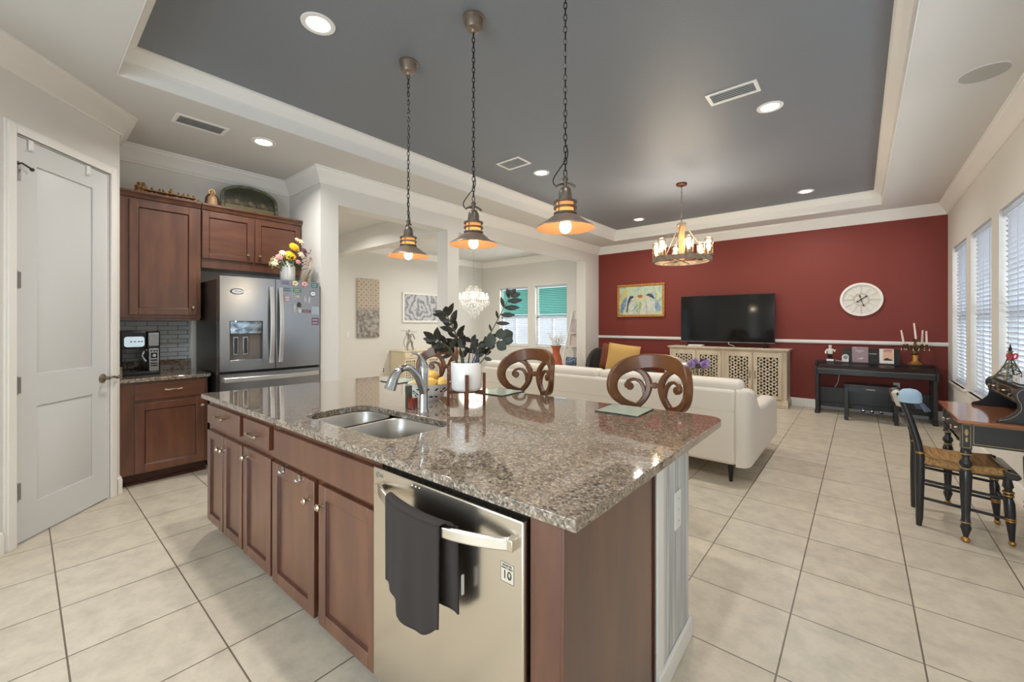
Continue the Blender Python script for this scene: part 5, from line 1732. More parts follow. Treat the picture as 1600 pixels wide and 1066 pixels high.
# ---------------------------------------------------------------- pendant lamps
def chain(mb, z0, z1, pitch=0.03, w=0.0095, wire=0.0026):
    n = max(2, int(round((z1 - z0) / pitch)))
    pt = (z1 - z0) / n
    L = pt / 2 + wire * 1.6
    for i in range(n):
        zc = z0 + pt * (i + 0.5)
        pts = []
        for k in range(12):
            a = 2 * PI * k / 12
            u, v = w * math.cos(a) * (0.85 if abs(math.sin(a)) < 0.8 else 0.75), L * math.sin(a)
            pts.append((u if i % 2 == 0 else 0, 0 if i % 2 == 0 else u, zc + v))
        mb.tube(pts, wire, n=5, closed=True)
AMBG = translucent('frosted_amber_glass', (214, 172, 118), 0.5)
def make_pendant(lb):
    t = thing('pendant_lamp', lb, 'pendant lamp', (0, 0, ZT), 0, 'pendant lamps over the island')
    H0 = 1.84 - ZT       # rim height below the ceiling
    mb = MB(); mb.lathe([(0, 0), (0.066, 0), (0.068, -0.008), (0.06, -0.012), (0.058, -0.02), (0.05, -0.06), (0.044, -0.07), (0.02, -0.078), (0.012, -0.092), (0, -0.094)], n=24); mb.build('canopy', BRONZE, t)
    mb = MB(); chain(mb, H0 + 0.262, -0.09); mb.build('chain', BLACKM, t)
    mb = MB()
    mb.lathe([(0, H0 + 0.262), (0.01, H0 + 0.258), (0.016, H0 + 0.248), (0.01, H0 + 0.236), (0.007, H0 + 0.2), (0, H0 + 0.2)], n=10)
    mb.tube(smooth([(-0.05, 0, H0 + 0.211), (-0.025, 0, H0 + 0.226), (0, 0, H0 + 0.231), (0.025, 0, H0 + 0.226), (0.052, 0, H0 + 0.209)], 4), 0.006, n=7); mb.build('hanger', BRONZED, t)
    mb = MB(); mb.tube(smooth([(0.006, 0, H0 + 0.42), (0.01, 0, H0 + 0.36), (-0.03, 0.01, H0 + 0.3), (-0.06, 0.012, H0 + 0.25), (-0.05, 0.008, H0 + 0.218), (-0.02, 0.004, H0 + 0.222), (0.0, 0, H0 + 0.215)], 6), 0.003, n=6); mb.build('flex', BLACKM, t)
    mb = MB(); mb.lathe([(0, H0 + 0.208), (0.018, H0 + 0.206), (0.03, H0 + 0.192), (0.034, H0 + 0.175), (0.035, H0 + 0.145), (0.035, H0 + 0.132), (0.0, H0 + 0.132)], n=24); mb.build('lamp_holder', BRONZED, t)
    mb = MB()
    for z in (0.13, 0.101, 0.072):
        mb.lathe([(0.047, H0 + z - 0.0045), (0.059, H0 + z - 0.0045), (0.059, H0 + z + 0.0045), (0.047, H0 + z + 0.0045), (0.047, H0 + z - 0.0045)], n=28)
    for k in range(4):
        a = PI / 4 + k * PI / 2
        mb.cyl((0.054 * math.cos(a), 0.054 * math.sin(a), H0 + 0.066), (0.054 * math.cos(a), 0.054 * math.sin(a), H0 + 0.132), 0.003, n=6)
    mb.lathe([(0.0, H0 + 0.136), (0.05, H0 + 0.136), (0.05, H0 + 0.13), (0, H0 + 0.13)], n=24); mb.build('cage', BRONZED, t)
    mb = MB(); mb.lathe([(0.046, H0 + 0.066), (0.046, H0 + 0.13)], n=24); mb.build('glass', AMBG, t)
    mb = MB(); mb.lathe([(0.048, H0 + 0.07), (0.056, H0 + 0.066), (0.075, H0 + 0.052), (0.11, H0 + 0.026), (0.14, H0 + 0.008), (0.146, H0 + 0.001), (0.147, H0 - 0.003)], n=40)
    sh = mb.build('shade', BRONZE, t)
    mb = MB(); mb.lathe([(0.048, H0 + 0.0675), (0.055, H0 + 0.064), (0.074, H0 + 0.0495), (0.109, H0 + 0.0235), (0.139, H0 + 0.0055), (0.1445, H0 - 0.0015), (0.147, H0 - 0.003)], n=40)
    o = mb.build('shade_lining', COPPER, sh); o['label'] = 'copper-coloured shade lining'
    mb = MB(); mb.lathe([(0, H0 - 0.027), (0.016, H0 - 0.023), (0.027, H0 - 0.011), (0.031, H0 + 0.006), (0.027, H0 + 0.024), (0.016, H0 + 0.045), (0.013, H0 + 0.07), (0.02, H0 + 0.1), (0, H0 + 0.12)], n=20); mb.build('bulb', BULB, t)
    return t
pl = make_pendant('black-chained bronze pendant lamp nearest the fridge')
pl.location = (-2.465, 1.78, ZT); pl.rotation_euler = (0, 0, R(165))
dup(pl, (-1.80, 1.775, ZT), R(60), 'black-chained bronze pendant lamp in the middle of the three')
dup(pl, (-1.137, 1.77, ZT), R(40), 'black-chained bronze pendant lamp nearest the window wall')
for x, y in ((-2.465, 1.78), (-1.80, 1.775), (-1.137, 1.77)):
    l = bpy.data.lights.new('pendant_glow', 'POINT'); l.energy = 2.6; l.color = (1.0, 0.8, 0.55); l.shadow_soft_size = 0.03
    o = bpy.data.objects.new('pendant_glow', l); COL.objects.link(o); o.location = (x, y, 1.782)
# ================================================================ living room
# sofa
t = thing('sofa', 'cream leather sofa with its back to the island and a long right arm', 'sofa', (-2.2, 3.86, 0))
SX0, SX1 = -1.54, 1.41      # back runs between these in local x
mb = MB(); mb.box(SX0, SX1, 0.0, 0.20, 0.155, 0.80); o = mb.build('back', LEATHER, t, bevel=0.035, seg=4)
mb = MB(); mb.box(SX0 + 0.02, SX1, 0.19, 0.93, 0.16, 0.30); mb.box(0.55, SX1, 0.9, 1.44, 0.16, 0.30); mb.build('base', LEATHER, t, bevel=0.02, seg=3)
# right arm: long side with a tall back corner and a low front bolster
prof = smooth([(0.0, 0.16), (-0.005, 0.5), (0.0, 0.765), (0.05, 0.80), (0.17, 0.80), (0.23, 0.768), (0.30, 0.71), (0.37, 0.655), (0.48, 0.618), (0.7, 0.605), (1.0, 0.602), (1.25, 0.592), (1.39, 0.545), (1.44, 0.42), (1.44, 0.2), (1.40, 0.155), (0.7, 0.15), (0.04, 0.15)], 4, closed=True)
# plan rounding towards the back corner
mb = MB()
xs_ = [(1.405, 0.0), (1.43, 0.0), (1.47, 0.006), (1.495, 0.022), (1.512, 0.05), (1.52, 0.09)]
rows = []
for x, ins in xs_:
    cx_, cz_ = 0.72, 0.42
    row = []
    for y, z in prof:
        yy = max(y, ins) if y < 0.3 else min(y, 1.44 - ins * 0.8)
        zz = z - ins * 0.55 if z > 0.3 else max(z, 0.15 + ins * 0.3)
        row.append(mb.v((x, yy, zz)))
    rows.append(row)
n = len(prof)
for a, b in zip(rows, rows[1:]):
    for i in range(n):
        mb.f([a[i], a[(i + 1) % n], b[(i + 1) % n], b[i]], True)
mb.f(rows[0]); mb.f(list(reversed(rows[-1])))
mb.build('arm', LEATHER, t)
mb = MB(); mb.box(SX0, SX0 + 0.16, 0.19, 0.93, 0.16, 0.56); mb.build('arm', LEATHER, t, bevel=0.04, seg=4)
for a, b in ((SX0 + 0.01, -0.62), (-0.61, 0.10), (0.11, SX1 + 0.03)):
    mb = MB(); mb.box(a, b, 0.02, 0.22, 0.765, 0.872); o = mb.build('head_roll', LEATHER, t, bevel=0.045, seg=4)
for a, b in ((SX0 + 0.17, -0.62), (-0.61, 0.10)):
    mb = MB(); mb.box(a, b, 0.2, 0.93, 0.30, 0.45); mb.build('seat_cushion', LEATHER, t, bevel=0.04, seg=4)
mb = MB(); mb.box(0.11, SX1, 0.2, 1.43, 0.30, 0.45); mb.build('seat_cushion', LEATHER, t, bevel=0.04, seg=4)
for a, b in ((SX0 + 0.17, -0.62), (-0.61, 0.10), (0.11, SX1)):
    mb = MB(); mb.box(a, b, 0.19, 0.34, 0.44, 0.80); mb.build('back_cushion', LEATHER, t, bevel=0.05, seg=4)
mb = MB(); mb.tube([(SX0 + 0.02, -0.0015, 0.612), (SX1 - 0.01, -0.0015, 0.612)], 0.004, n=6); mb.tube([(SX1 - 0.003, 0.004, 0.17), (SX1 - 0.003, -0.003, 0.4), (SX1 - 0.003, 0.003, 0.79)], 0.0045, n=6); mb.build('piping', LEATHER, t)
for x, y in ((1.353, 0.07), (SX0 + 0.1, 0.07), (1.38, 1.34), (SX0 + 0.1, 0.85), (-0.1, 0.07)):
    mb = MB(); mb.cyl((x, y, 0.158), (x, y, 0.0), 0.026, 0.014, n=14); mb.build('leg', DKWOOD, t)

# carved television cabinet
def lattice_tri(mb, x0, x1, z0, z1, pitch, w, y0, y1):
    """triangular lattice of bars clipped to a rectangle in the x-z plane"""
    cx_, cz_ = (x0 + x1) / 2, (z0 + z1) / 2
    for ang in (0, 60, 120):
        dx, dz = math.cos(R(ang)), math.sin(R(ang))
        nx, nz = -dz, dx
        ext = abs(nx) * (x1 - x0) / 2 + abs(nz) * (z1 - z0) / 2
        k = -int(ext / pitch) - 1
        while k * pitch <= ext:
            px, pz = cx_ + nx * k * pitch, cz_ + nz * k * pitch
            lo, hi = -9, 9
            for p, d, a, b in ((px, dx, x0, x1), (pz, dz, z0, z1)):
                if abs(d) < 1e-6:
                    if p < a or p > b:
                        lo, hi = 1, 0
                else:
                    q0, q1 = sorted(((a - p) / d, (b - p) / d))
                    lo, hi = max(lo, q0), min(hi, q1)
            if hi - lo > 0.01:
                mb.bar((px + dx * lo, (y0 + y1) / 2, pz + dz * lo), (px + dx * hi, (y0 + y1) / 2, pz + dz * hi), abs(y1 - y0), w, up=(nx, 0, nz)) if False else mb.bar((px + dx * lo, (y0 + y1) / 2, pz + dz * lo), (px + dx * hi, (y0 + y1) / 2, pz + dz * hi), w, abs(y1 - y0), up=(0, 1, 0))
            k += 1
t = thing('media_cabinet', 'long washed cream cabinet with carved lattice doors under the television', 'cabinet', (-1.795, 8.22, 0))
HWd = 0.915
mb = MB(); mb.box(-HWd, HWd, -0.43, -0.005, 0.10, 0.90); mb.build('body', CREAMW, t, bevel=0.004)
mb = MB(); mb.box(-HWd - 0.012, HWd + 0.012, -0.445, 0.0, 0.895, 0.915); mb.box(-HWd - 0.03, HWd + 0.03, -0.462, 0.0, 0.915, 0.938); mb.build('top', CREAMW, t, bevel=0.006)
mb = MB(); mb.box(-HWd - 0.015, HWd + 0.015, -0.445, -0.01, 0.06, 0.12); mb.build('plinth', CREAMW, t, bevel=0.006)
for x in (-HWd, HWd - 0.12):
    for y in (-0.45, -0.13):
        mb = MB(); mb.box(x - 0.02, x + 0.14, y, y + 0.12, 0.0, 0.075); mb.build('foot', CREAMW, t, bevel=0.008)
cent = (-0.655, -0.235, 0.235, 0.655)
for k, x in enumerate(cent):
    d = MB(); w2 = 0.198
    d.box(x - w2, x - w2 + 0.055, -0.45, -0.43, 0.135, 0.875); d.box(x + w2 - 0.055, x + w2, -0.45, -0.43, 0.135, 0.875)
    d.box(x - w2 + 0.055, x + w2 - 0.055, -0.45, -0.43, 0.135, 0.19); d.box(x - w2 + 0.055, x + w2 - 0.055, -0.45, -0.43, 0.80, 0.875)
    d = d.build('door', CREAMW, t, bevel=0.003)
    mb = MB(); mb.box(x - w2 + 0.055, x + w2 - 0.055, -0.4315, -0.4303, 0.19, 0.80); o = mb.build('dark_backing', HOLE, d)
    mb = MB(); lattice_tri(mb, x - w2 + 0.055, x + w2 - 0.055, 0.19, 0.80, 0.078, 0.026, -0.446, -0.4325); o = mb.build('fretwork', CREAMW, d)
    hx = x + (w2 - 0.025) * (1 if k % 2 == 0 else -1)
    mb = MB(); mb.tube(smooth([(hx, -0.45, 0.565), (hx, -0.475, 0.56), (hx, -0.478, 0.51), (hx, -0.475, 0.46), (hx, -0.45, 0.455)], 3), 0.006, n=6); o = mb.build('handle', BRONZE, d)

t = thing('television', 'large flat black television standing on the carved cabinet', 'television', (-1.825, 8.03, 0.9395))
mb = MB(); mb.box(-0.755, 0.755, -0.012, 0.025, 0.078, 0.92); mb.build('case', BLACK, t, bevel=0.004)
mb = MB(); mb.box(-0.745, 0.745, -0.0145, -0.012, 0.092, 0.91); mb.build('screen', SCREEN, t)
mb = MB(); mb.box(-0.755, 0.755, -0.0155, -0.0125, 0.078, 0.088); mb.build('lower_trim', GREY, t)
for x in (-0.62, 0.62):
    mb = MB(); mb.tube([(x, -0.13, 0.006), (x, -0.01, 0.08), (x, 0.0, 0.09)], 0.009, n=6); mb.tube([(x, 0.13, 0.006), (x, 0.01, 0.08)], 0.009, n=6); mb.build('foot', BLACK, t)
t = thing('cable_box', 'flat white media box under the left of the television', 'media box', (-2.29, 7.96, 0.939))
mb = MB(); mb.box(-0.12, 0.12, -0.08, 0.08, 0.0, 0.028); mb.build('case', PLASTICW, t, bevel=0.006)
mb = MB(); mb.box(-0.05, 0.05, -0.0806, -0.0798, 0.011, 0.015); mb.build('light_bar', GREY, t)
t = thing('white_cable', 'short loop of white cable on the cabinet under the television', 'cable', (-1.72, 7.95, 0.939))
mb = MB(); mb.tube(smooth([(0.06, 0.06, 0.004), (0.03, 0.0, 0.035), (-0.02, -0.02, 0.05), (-0.03, 0.02, 0.09)], 5), 0.004, n=6); mb.build('lead', PLASTICW, t)

# painting with a gilt frame
t = thing('framed_painting', 'gilt framed painting of three robed figures with bowed heads on the red wall', 'painting', (-3.467, 8.245, 1.827))
hw, hh = 0.507, 0.343
mb = MB()
fw_ = 0.05
for a, b, c, d_ in ((-hw, hw, -hh, -hh + fw_), (-hw, hw, hh - fw_, hh), (-hw, -hw + fw_, -hh + fw_, hh - fw_), (hw - fw_, hw, -hh + fw_, hh - fw_)):
    mb.box(a, b, -0.035, 0.0, c, d_)
mb.build('frame', mat('gilt_frame', (176, 112, 48), 0.4, 0.5, col2=(214, 160, 86), scale=(50, 50, 50)), t, bevel=0.012, seg=3)
mb = MB(); mb.box(-hw + fw_, hw - fw_, -0.02, -0.004, -hh + fw_, hh - fw_)
cv = mb.build('canvas', art_noise('pale_green_ground', [(150, 176, 190), (176, 200, 186), (204, 210, 160), (150, 170, 176), (196, 206, 196)], 5.0, 1.2), t)
fy = lambda a, b, q: (a, q, b)
def blob(cx_, cz_, rx, rz, rot=0.0, n=18, wob=0.12):
    o_ = []
    for i in range(n):
        a = 2 * PI * i / n
        r = 1 + wob * math.sin(3 * a + cx_ * 9)
        u, v = rx * r * math.cos(a), rz * r * math.sin(a)
        o_.append((cx_ + u * math.cos(rot) - v * math.sin(rot), cz_ + u * math.sin(rot) + v * math.cos(rot)))
    return o_
def dab(name, cols, pts, lift):
    mb = MB(); mb.patch(pts, fy, -0.02 - lift); o = mb.build(name, cols, cv); return o
Pw = mat('paint_white', (214, 214, 196), 0.7, col2=(184, 200, 190), scale=(14, 14, 14)); Pn = mat('paint_navy', (52, 62, 92), 0.7, col2=(84, 96, 124), scale=(20, 20, 20)); Py = mat('paint_yellow', (214, 190, 96), 0.7, col2=(196, 196, 140), scale=(14, 14, 14))
Pr = mat('paint_copper', (186, 112, 66), 0.7); Pb = mat('paint_blue', (104, 128, 164), 0.7, col2=(150, 172, 190), scale=(16, 16, 16)); Pf = mat('paint_skin', (222, 196, 160), 0.7); Pg = mat('paint_green', (150, 170, 110), 0.7, col2=(190, 200, 150), scale=(16, 16, 16))
dab('yellow_wing', Py, [(-0.43, -0.02), (-0.40, 0.14), (-0.33, 0.25), (-0.28, 0.22), (-0.31, 0.1), (-0.35, 0.0)], 0.0005)
dab('blue_wing', Pb, [(-0.44, -0.25), (-0.42, -0.08), (-0.34, 0.06), (-0.28, 0.08), (-0.31, -0.1), (-0.38, -0.24)], 0.0006)
dab('robed_figure', Pw, blob(-0.2, -0.15, 0.085, 0.14, -0.3), 0.0007)
dab('robed_figure', Pw, blob(0.05, -0.15, 0.09, 0.15, 0.2), 0.0007)
dab('robed_figure', Pw, blob(0.23, -0.12, 0.115, 0.16, 0.15), 0.0007)
dab('face', Pf, blob(-0.165, 0.04, 0.03, 0.036), 0.0009); dab('face', Pf, blob(0.005, 0.045, 0.032, 0.038), 0.0009); dab('face', Pf, blob(0.15, 0.06, 0.035, 0.036), 0.0009)
dab('dark_hair', Pn, [(-0.3, -0.24), (-0.27, 0.0), (-0.22, 0.1), (-0.15, 0.1), (-0.13, 0.07), (-0.2, 0.03), (-0.25, -0.1), (-0.27, -0.24)], 0.0011)
dab('copper_hair', Pr, blob(0.0, 0.085, 0.055, 0.034), 0.0011); dab('dark_hair', Pn, [(0.12, 0.1), (0.16, 0.13), (0.24, 0.13), (0.29, 0.06), (0.31, 0.02), (0.22, 0.06), (0.17, 0.09)], 0.0011)
dab('flute', Pn, [(-0.18, -0.225), (-0.165, -0.225), (-0.04, -0.085), (-0.05, -0.08)], 0.0012); dab('green_fold', Pg, blob(0.0, -0.12, 0.03, 0.1, -0.1), 0.001); dab('blue_fold', Pb, blob(0.36, -0.12, 0.05, 0.1, 0.1), 0.001)

# wall clock
t = thing('wall_clock', 'round white spoked wall clock with small dark hands on the red wall', 'clock', (0.018, 8.246, 1.72))
def disc(mb, r0, r1, y0, y1, n=48):
    for i in range(n):
        a, b = 2 * PI * i / n, 2 * PI * (i + 1) / n
        q = lambda r, t_, y: (r * math.cos(t_), y, r * math.sin(t_))
        mb.f([mb.v(q(r0, a, y1)), mb.v(q(r1, a, y1)), mb.v(q(r1, b, y1)), mb.v(q(r0, b, y1))]); mb.f([mb.v(q(r1, a, y0)), mb.v(q(r1, b, y0)), mb.v(q(r1, b, y1)), mb.v(q(r1, a, y1))]); mb.f([mb.v(q(r0, a, y0)), mb.v(q(r0, b, y0)), mb.v(q(r0, b, y1)), mb.v(q(r0, a, y1))])
CLW = mat('clock_white', (242, 236, 228), 0.5); CLF = mat('clock_face', (222, 218, 210), 0.6)
mb = MB(); disc(mb, 0.222, 0.253, 0.0, -0.03); mb.build('rim', CLW, t)
mb = MB(); mb.cyl((0, 0.0, 0), (0, -0.008, 0), 0.224, n=48); mb.build('backing', CLF, t)
for i in range(12):
    a = 2 * PI * i / 12
    mb = MB()
    for q in ((-0.022, 0.0, 0.022) if i % 3 == 0 else (-0.012, 0.012)):
        mb.bar((0.105 * math.cos(a + q * 2.0), -0.012, 0.105 * math.sin(a + q * 2.0)), (0.215 * math.cos(a + q), -0.012, 0.215 * math.sin(a + q)), 0.007, 0.008, up=(0, 1, 0))
    mb.build('numeral', CLW, t)
mb = MB(); disc(mb, 0.083, 0.094, -0.004, -0.016); mb.build('inner_ring', mat('clock_inner', (206, 190, 160), 0.5), t)
HB = mat('clock_hand', (50, 40, 34), 0.5)
for ang, L, w in ((38, 0.09, 0.011), (-73, 0.115, 0.008)):
    mb = MB(); c, s_ = math.cos(R(ang)), math.sin(R(ang)); mb.bar((-0.055 * c, -0.02, -0.055 * s_), (L * c, -0.02, L * s_), w, 0.004, up=(0, 1, 0)); mb.ball((-0.055 * c, -0.02, -0.055 * s_), 0.012, 0.003, 0.012, n=10, m=6); mb.ball((L * 0.8 * c, -0.02, L * 0.8 * s_), 0.011, 0.003, 0.011, n=10, m=6); mb.build('hand', HB, t)
mb = MB(); mb.cyl((0, -0.016, 0), (0, -0.025, 0), 0.01, n=14); mb.build('hub', HB, t)

# piano
PB = mat('black_piano_finish', (27, 24, 23), 0.32, coat=0.15)
t = thing('digital_piano', 'black digital piano standing against the red wall', 'piano', (0.14, 8.17, 0))
mb = MB()
mb.prism([(-0.43, 0.60), (-0.43, 0.682), (-0.395, 0.712), (-0.36, 0.726), (-0.21, 0.764), (-0.02, 0.764), (-0.02, 0.60)], lambda a, b, w: (w, a, b), -0.63, 0.63); mb.build('body', PB, t, bevel=0.004)
for x in (-0.66, 0.63):
    mb = MB(); mb.prism([(-0.44, 0.585), (-0.44, 0.70), (-0.40, 0.735), (-0.2, 0.765), (-0.01, 0.765), (-0.01, 0.585)], lambda a, b, w: (w, a, b), x, x + 0.03); mb.build('side_cheek', PB, t, bevel=0.004)
mb = MB(); mb.box(-0.665, 0.665, -0.2, 0.0, 0.764, 0.776); mb.build('top', PB, t, bevel=0.003)
mb = MB(); mb.box(-0.628, 0.628, -0.4335, -0.43, 0.672, 0.679); o = mb.build('lid_seam', mat('grey_trim_line', (110, 108, 104), 0.4), t)
for x in (-0.655, 0.605):
    mb = MB(); mb.box(x, x + 0.045, -0.40, -0.33, 0.05, 0.60); mb.build('front_leg', PB, t, bevel=0.004)
    mb = MB(); mb.box(x, x + 0.045, -0.12, -0.02, 0.05, 0.60); mb.build('side_post', PB, t, bevel=0.004)
    mb = MB(); mb.box(x - 0.006, x + 0.051, -0.43, 0.0, 0.0, 0.055); mb.build('foot', PB, t, bevel=0.006)
mb = MB(); mb.box(-0.61, 0.61, -0.11, -0.09, 0.14, 0.37); mb.build('back_panel', PB, t)
mb = MB(); mb.box(-0.61, 0.61, -0.13, -0.06, 0.075, 0.14); pb = mb.build('pedal_rail', PB, t, bevel=0.004)
for x in (-0.10, 0.0, 0.10):
    mb = MB(); mb.ball((x, -0.20, 0.062), 0.026, 0.07, 0.009, n=12, m=6); mb.box(x - 0.008, x + 0.008, -0.16, -0.1, 0.06, 0.076); o = mb.build('pedal', CHROME, t); o['label'] = 'bright metal pedal'
mb = MB(); mb.M = Matrix.Translation((-0.02, -0.12, 0.776)) @ Matrix.Rotation(R(-14), 4, 'X'); mb.prism(rrect(-0.32, 0.32, 0.0, 0.205, 0.02, 4), lambda a, b, w: (a, w, b), -0.006, 0.006); mb.build('music_rest', PB, t)
text('YAMAHA', 0.026, 'maker_name', PLASTICW, t, (0.0, -0.0965, 0.905), (R(90 - 14), 0, 0), 0.0006)
for nm, lb, x, w, h, c0 in (('music_book', 'mauve spiral-bound music book on the left of the piano rest', -0.135, 0.185, 0.235, (150, 128, 134)), ('music_book', 'white music book with red title and dark car-like print on the piano rest', 0.158, 0.155, 0.215, (226, 220, 212))):
    b = thing(nm, lb, 'book', (0.14 + x, 8.17 - 0.1600, 0.7775), 0, 'music books on the piano')
    TB = Matrix.Rotation(R(-14), 4, 'X')
    mb = MB(); mb.M = TB; mb.box(-w / 2, w / 2, 0.0, 0.014, 0.0, h); mb.build('cover', mat('book_cover_%d' % int(c0[0]), c0, 0.4), b, bevel=0.001)
    if c0[0] < 200:
        mb = MB(); mb.M = TB
        mb.box(-w * .28, w * .24, -0.0008, 0, h * .72, h * .76); mb.box(-w * .12, w * .1, -0.0008, 0, h * .64, h * .67); mb.box(-w * .4, -w * .2, -0.0008, 0, h * .92, h * .95)
        mb.build('title', mat('pale_print', (206, 196, 198), 0.5), b)
        mb = MB(); mb.M = TB; mb.patch([(-w * .2, h * .22), (w * .25, h * .34), (w * .1, h * .2)], fy, -0.0006); mb.build('cover_mark', bpy.data.materials['pale_print'], b)
        for i in range(12):
            mb = MB(); mb.M = TB; mb.tube([(w / 2 + 0.003 * math.cos(q * PI / 4), 0.006 + 0.008 * math.sin(q * PI / 4), h * (0.06 + 0.08 * i)) for q in range(8)], 0.0012, n=5, closed=True); mb.build('binding_ring', PLASTICW, b)
    else:
        mb = MB(); mb.M = TB; mb.box(-w * .22, w * .42, -0.0008, 0, h * .87, h * .94); mb.box(-w * .22, w * .38, -0.0008, 0, h * .78, h * .83); mb.build('title', mat('red_print', (176, 64, 46), 0.5), b)
        mb = MB(); mb.M = TB; mb.box(-w * .25, w * .46, -0.0005, 0, h * .2, h * .76); mb.build('cover_picture', mat('peach_print', (222, 176, 150), 0.5), b)
        mb = MB(); mb.M = TB; mb.patch([(-w * .2, h * .2), (w * .38, h * .2), (w * .36, h * .29), (w * .2, h * .31), (w * .08, h * .38), (-w * .06, h * .36), (-w * .18, h * .29)], fy, -0.001); mb.build('cover_mark', mat('dark_print', (54, 44, 44), 0.5), b)
b = thing('waiter_figurine', 'small black and white standing figurine on the left of the piano', 'figurine', (-0.347, 8.02, 0.777))
mb = MB(); mb.box(-0.045, 0.045, -0.035, 0.035, 0, 0.03); mb.build('plinth', CERAM, b, bevel=0.003)
mb = MB(); mb.tube([(-0.014, 0, 0.03), (-0.018, 0, 0.085), (-0.01, 0, 0.12)], [0.012, 0.015, 0.018], n=8); mb.tube([(0.018, 0, 0.03), (0.014, 0, 0.085), (0.008, 0, 0.12)], [0.012, 0.015, 0.018], n=8); o = mb.build('trousers', BLACK, b)
mb = MB(); mb.lathe([(0.0, 0.11), (0.03, 0.11), (0.034, 0.15), (0.036, 0.18), (0.018, 0.193), (0.0, 0.195)], n=12, sy=0.7); mb.tube([(-0.03, 0, 0.18), (-0.055, -0.01, 0.145), (-0.05, -0.03, 0.115)], 0.011, n=7); mb.tube([(0.03, 0, 0.18), (0.06, -0.01, 0.15), (0.062, -0.02, 0.175)], 0.011, n=7); mb.build('coat', CERAM, b)
mb = MB(); mb.ball((0, 0, 0.212), 0.018, 0.018, 0.022, n=12, m=8); mb.lathe([(0, 0.228), (0.019, 0.226), (0.022, 0.238), (0.012, 0.245), (0, 0.246)], n=12); mb.build('head', CERAM, b)
b = thing('security_camera', 'white rounded indoor camera on the piano with a black lens', 'camera', (-0.163, 8.0, 0.777))
mb = MB(); mb.prism([(-0.042, 0), (0.042, 0), (0.042, 0.07)] + arc((0, 0.07), 0.042, 0.2, PI - 0.2, 10) + [(-0.042, 0.07)], lambda a, b_, w: (a, w, b_), -0.03, 0.03); mb.build('case', PLASTICW, b, bevel=0.008, seg=3)
mb = MB(); mb.cyl((0, -0.03, 0.075), (0, -0.037, 0.075), 0.026, n=20); mb.build('lens', BLACKG, b)
mb = MB(); mb.tube(smooth([(-0.042, 0.0, 0.01), (-0.09, 0.0, 0.012), (-0.125, 0.01, 0.022)], 4), 0.003, n=6); mb.build('cable', PLASTICW, b)
b = thing('piano_cable', 'thin white cable hanging under the piano keyboard', 'cable', (-0.29, 8.09, 0.0))
mb = MB(); mb.tube(smooth([(0.05, 0, 0.602), (0.045, 0, 0.52), (0.03, 0, 0.44), (0.0, -0.0, 0.375), (-0.01, 0.0, 0.3)], 5), 0.004, n=6); mb.build('lead', PLASTICW, b)

# candelabra
t = thing('candelabra', 'ornate brass candelabra at the right end of the piano', 'candelabra', (0.595, 8.05, 0.777))
mb = MB(); mb.lathe([(0, 0), (0.085, 0), (0.088, 0.012), (0.07, 0.022), (0.06, 0.035), (0.04, 0.05), (0.034, 0.075), (0.036, 0.12), (0.03, 0.135), (0.0, 0.135)], n=24); mb.build('foot', GOLD, t)
BRS = mat('aged_brass', (110, 84, 50), 0.4, 0.8)
mb = MB(); mb.lathe([(0, 0.13), (0.03, 0.135), (0.04, 0.155), (0.02, 0.175), (0.014, 0.2), (0.03, 0.225), (0.036, 0.245), (0.018, 0.27), (0.012, 0.31), (0.022, 0.335), (0.028, 0.355), (0.016, 0.36), (0, 0.36)], n=16); mb.build('stem', BRS, t)
arms = []
for k, a in enumerate((10, 50, 130, 190, 270)):
    c, s_ = math.cos(R(a)), math.sin(R(a))
    L = 0.118 if k != 4 else 0.1
    mb = MB()
    mb.tube(smooth([(0.012 * c, 0.012 * s_, 0.23), (0.05 * c, 0.05 * s_, 0.205), (0.09 * c, 0.09 * s_, 0.215), (L * c, L * s_, 0.25)], 5), 0.007, n=7)
    mb.tube(smooth([(0.02 * c, 0.02 * s_, 0.26), (0.06 * c, 0.06 * s_, 0.265), (0.07 * c, 0.07 * s_, 0.24), (0.05 * c, 0.05 * s_, 0.225)], 4), 0.0045, n=6)
    mb.lathe([(0, 0.25), (0.03, 0.252), (0.034, 0.262), (0.014, 0.268), (0.014, 0.285), (0.0, 0.285)], (L * c, L * s_, 0), n=14)
    o = mb.build('arm', BRS, t)
    for q in (-1, 1):
        mb = MB(); x, y = L * c + 0.026 * q, L * s_; mb.tube([(x, y, 0.25), (x, y, 0.225)], 0.001, n=4); mb.lathe([(0, 0.195), (0.006, 0.205), (0.004, 0.22), (0, 0.228)], (x, y, 0), n=6); mb.build('crystal_drop', CRYST, o)
    arms.append((L * c, L * s_))
WAX = mat('pale_wax', (240, 222, 212), 0.45)
for k, (x, y, z, h, tx, lb) in enumerate(((0.008, 0, 0.36, 0.225, -0.02, 'tallest white candle at the centre of the candelabra'), (arms[3][0], arms[3][1], 0.285, 0.2, -0.028, 'leaning white candle on the left arm of the candelabra'),
                                       (arms[1][0], arms[1][1], 0.285, 0.2, 0.006, 'white candle just right of the centre of the candelabra'), (arms[0][0], arms[0][1], 0.285, 0.19, -0.004, 'white candle on the far right arm of the candelabra'))):
    mb = MB(); mb.tube([(0, 0, 0), (tx * 0.5, 0, h * 0.5), (tx, 0, h * 0.97), (tx, 0, h)], [0.0125, 0.0115, 0.009, 0.004], n=12)
    o = mb.build('candle', WAX, None, loc=(0.595 + x, 8.05 + y, 0.777 + z)); tag(o, lb, 'candle', 'candles in the candelabra')

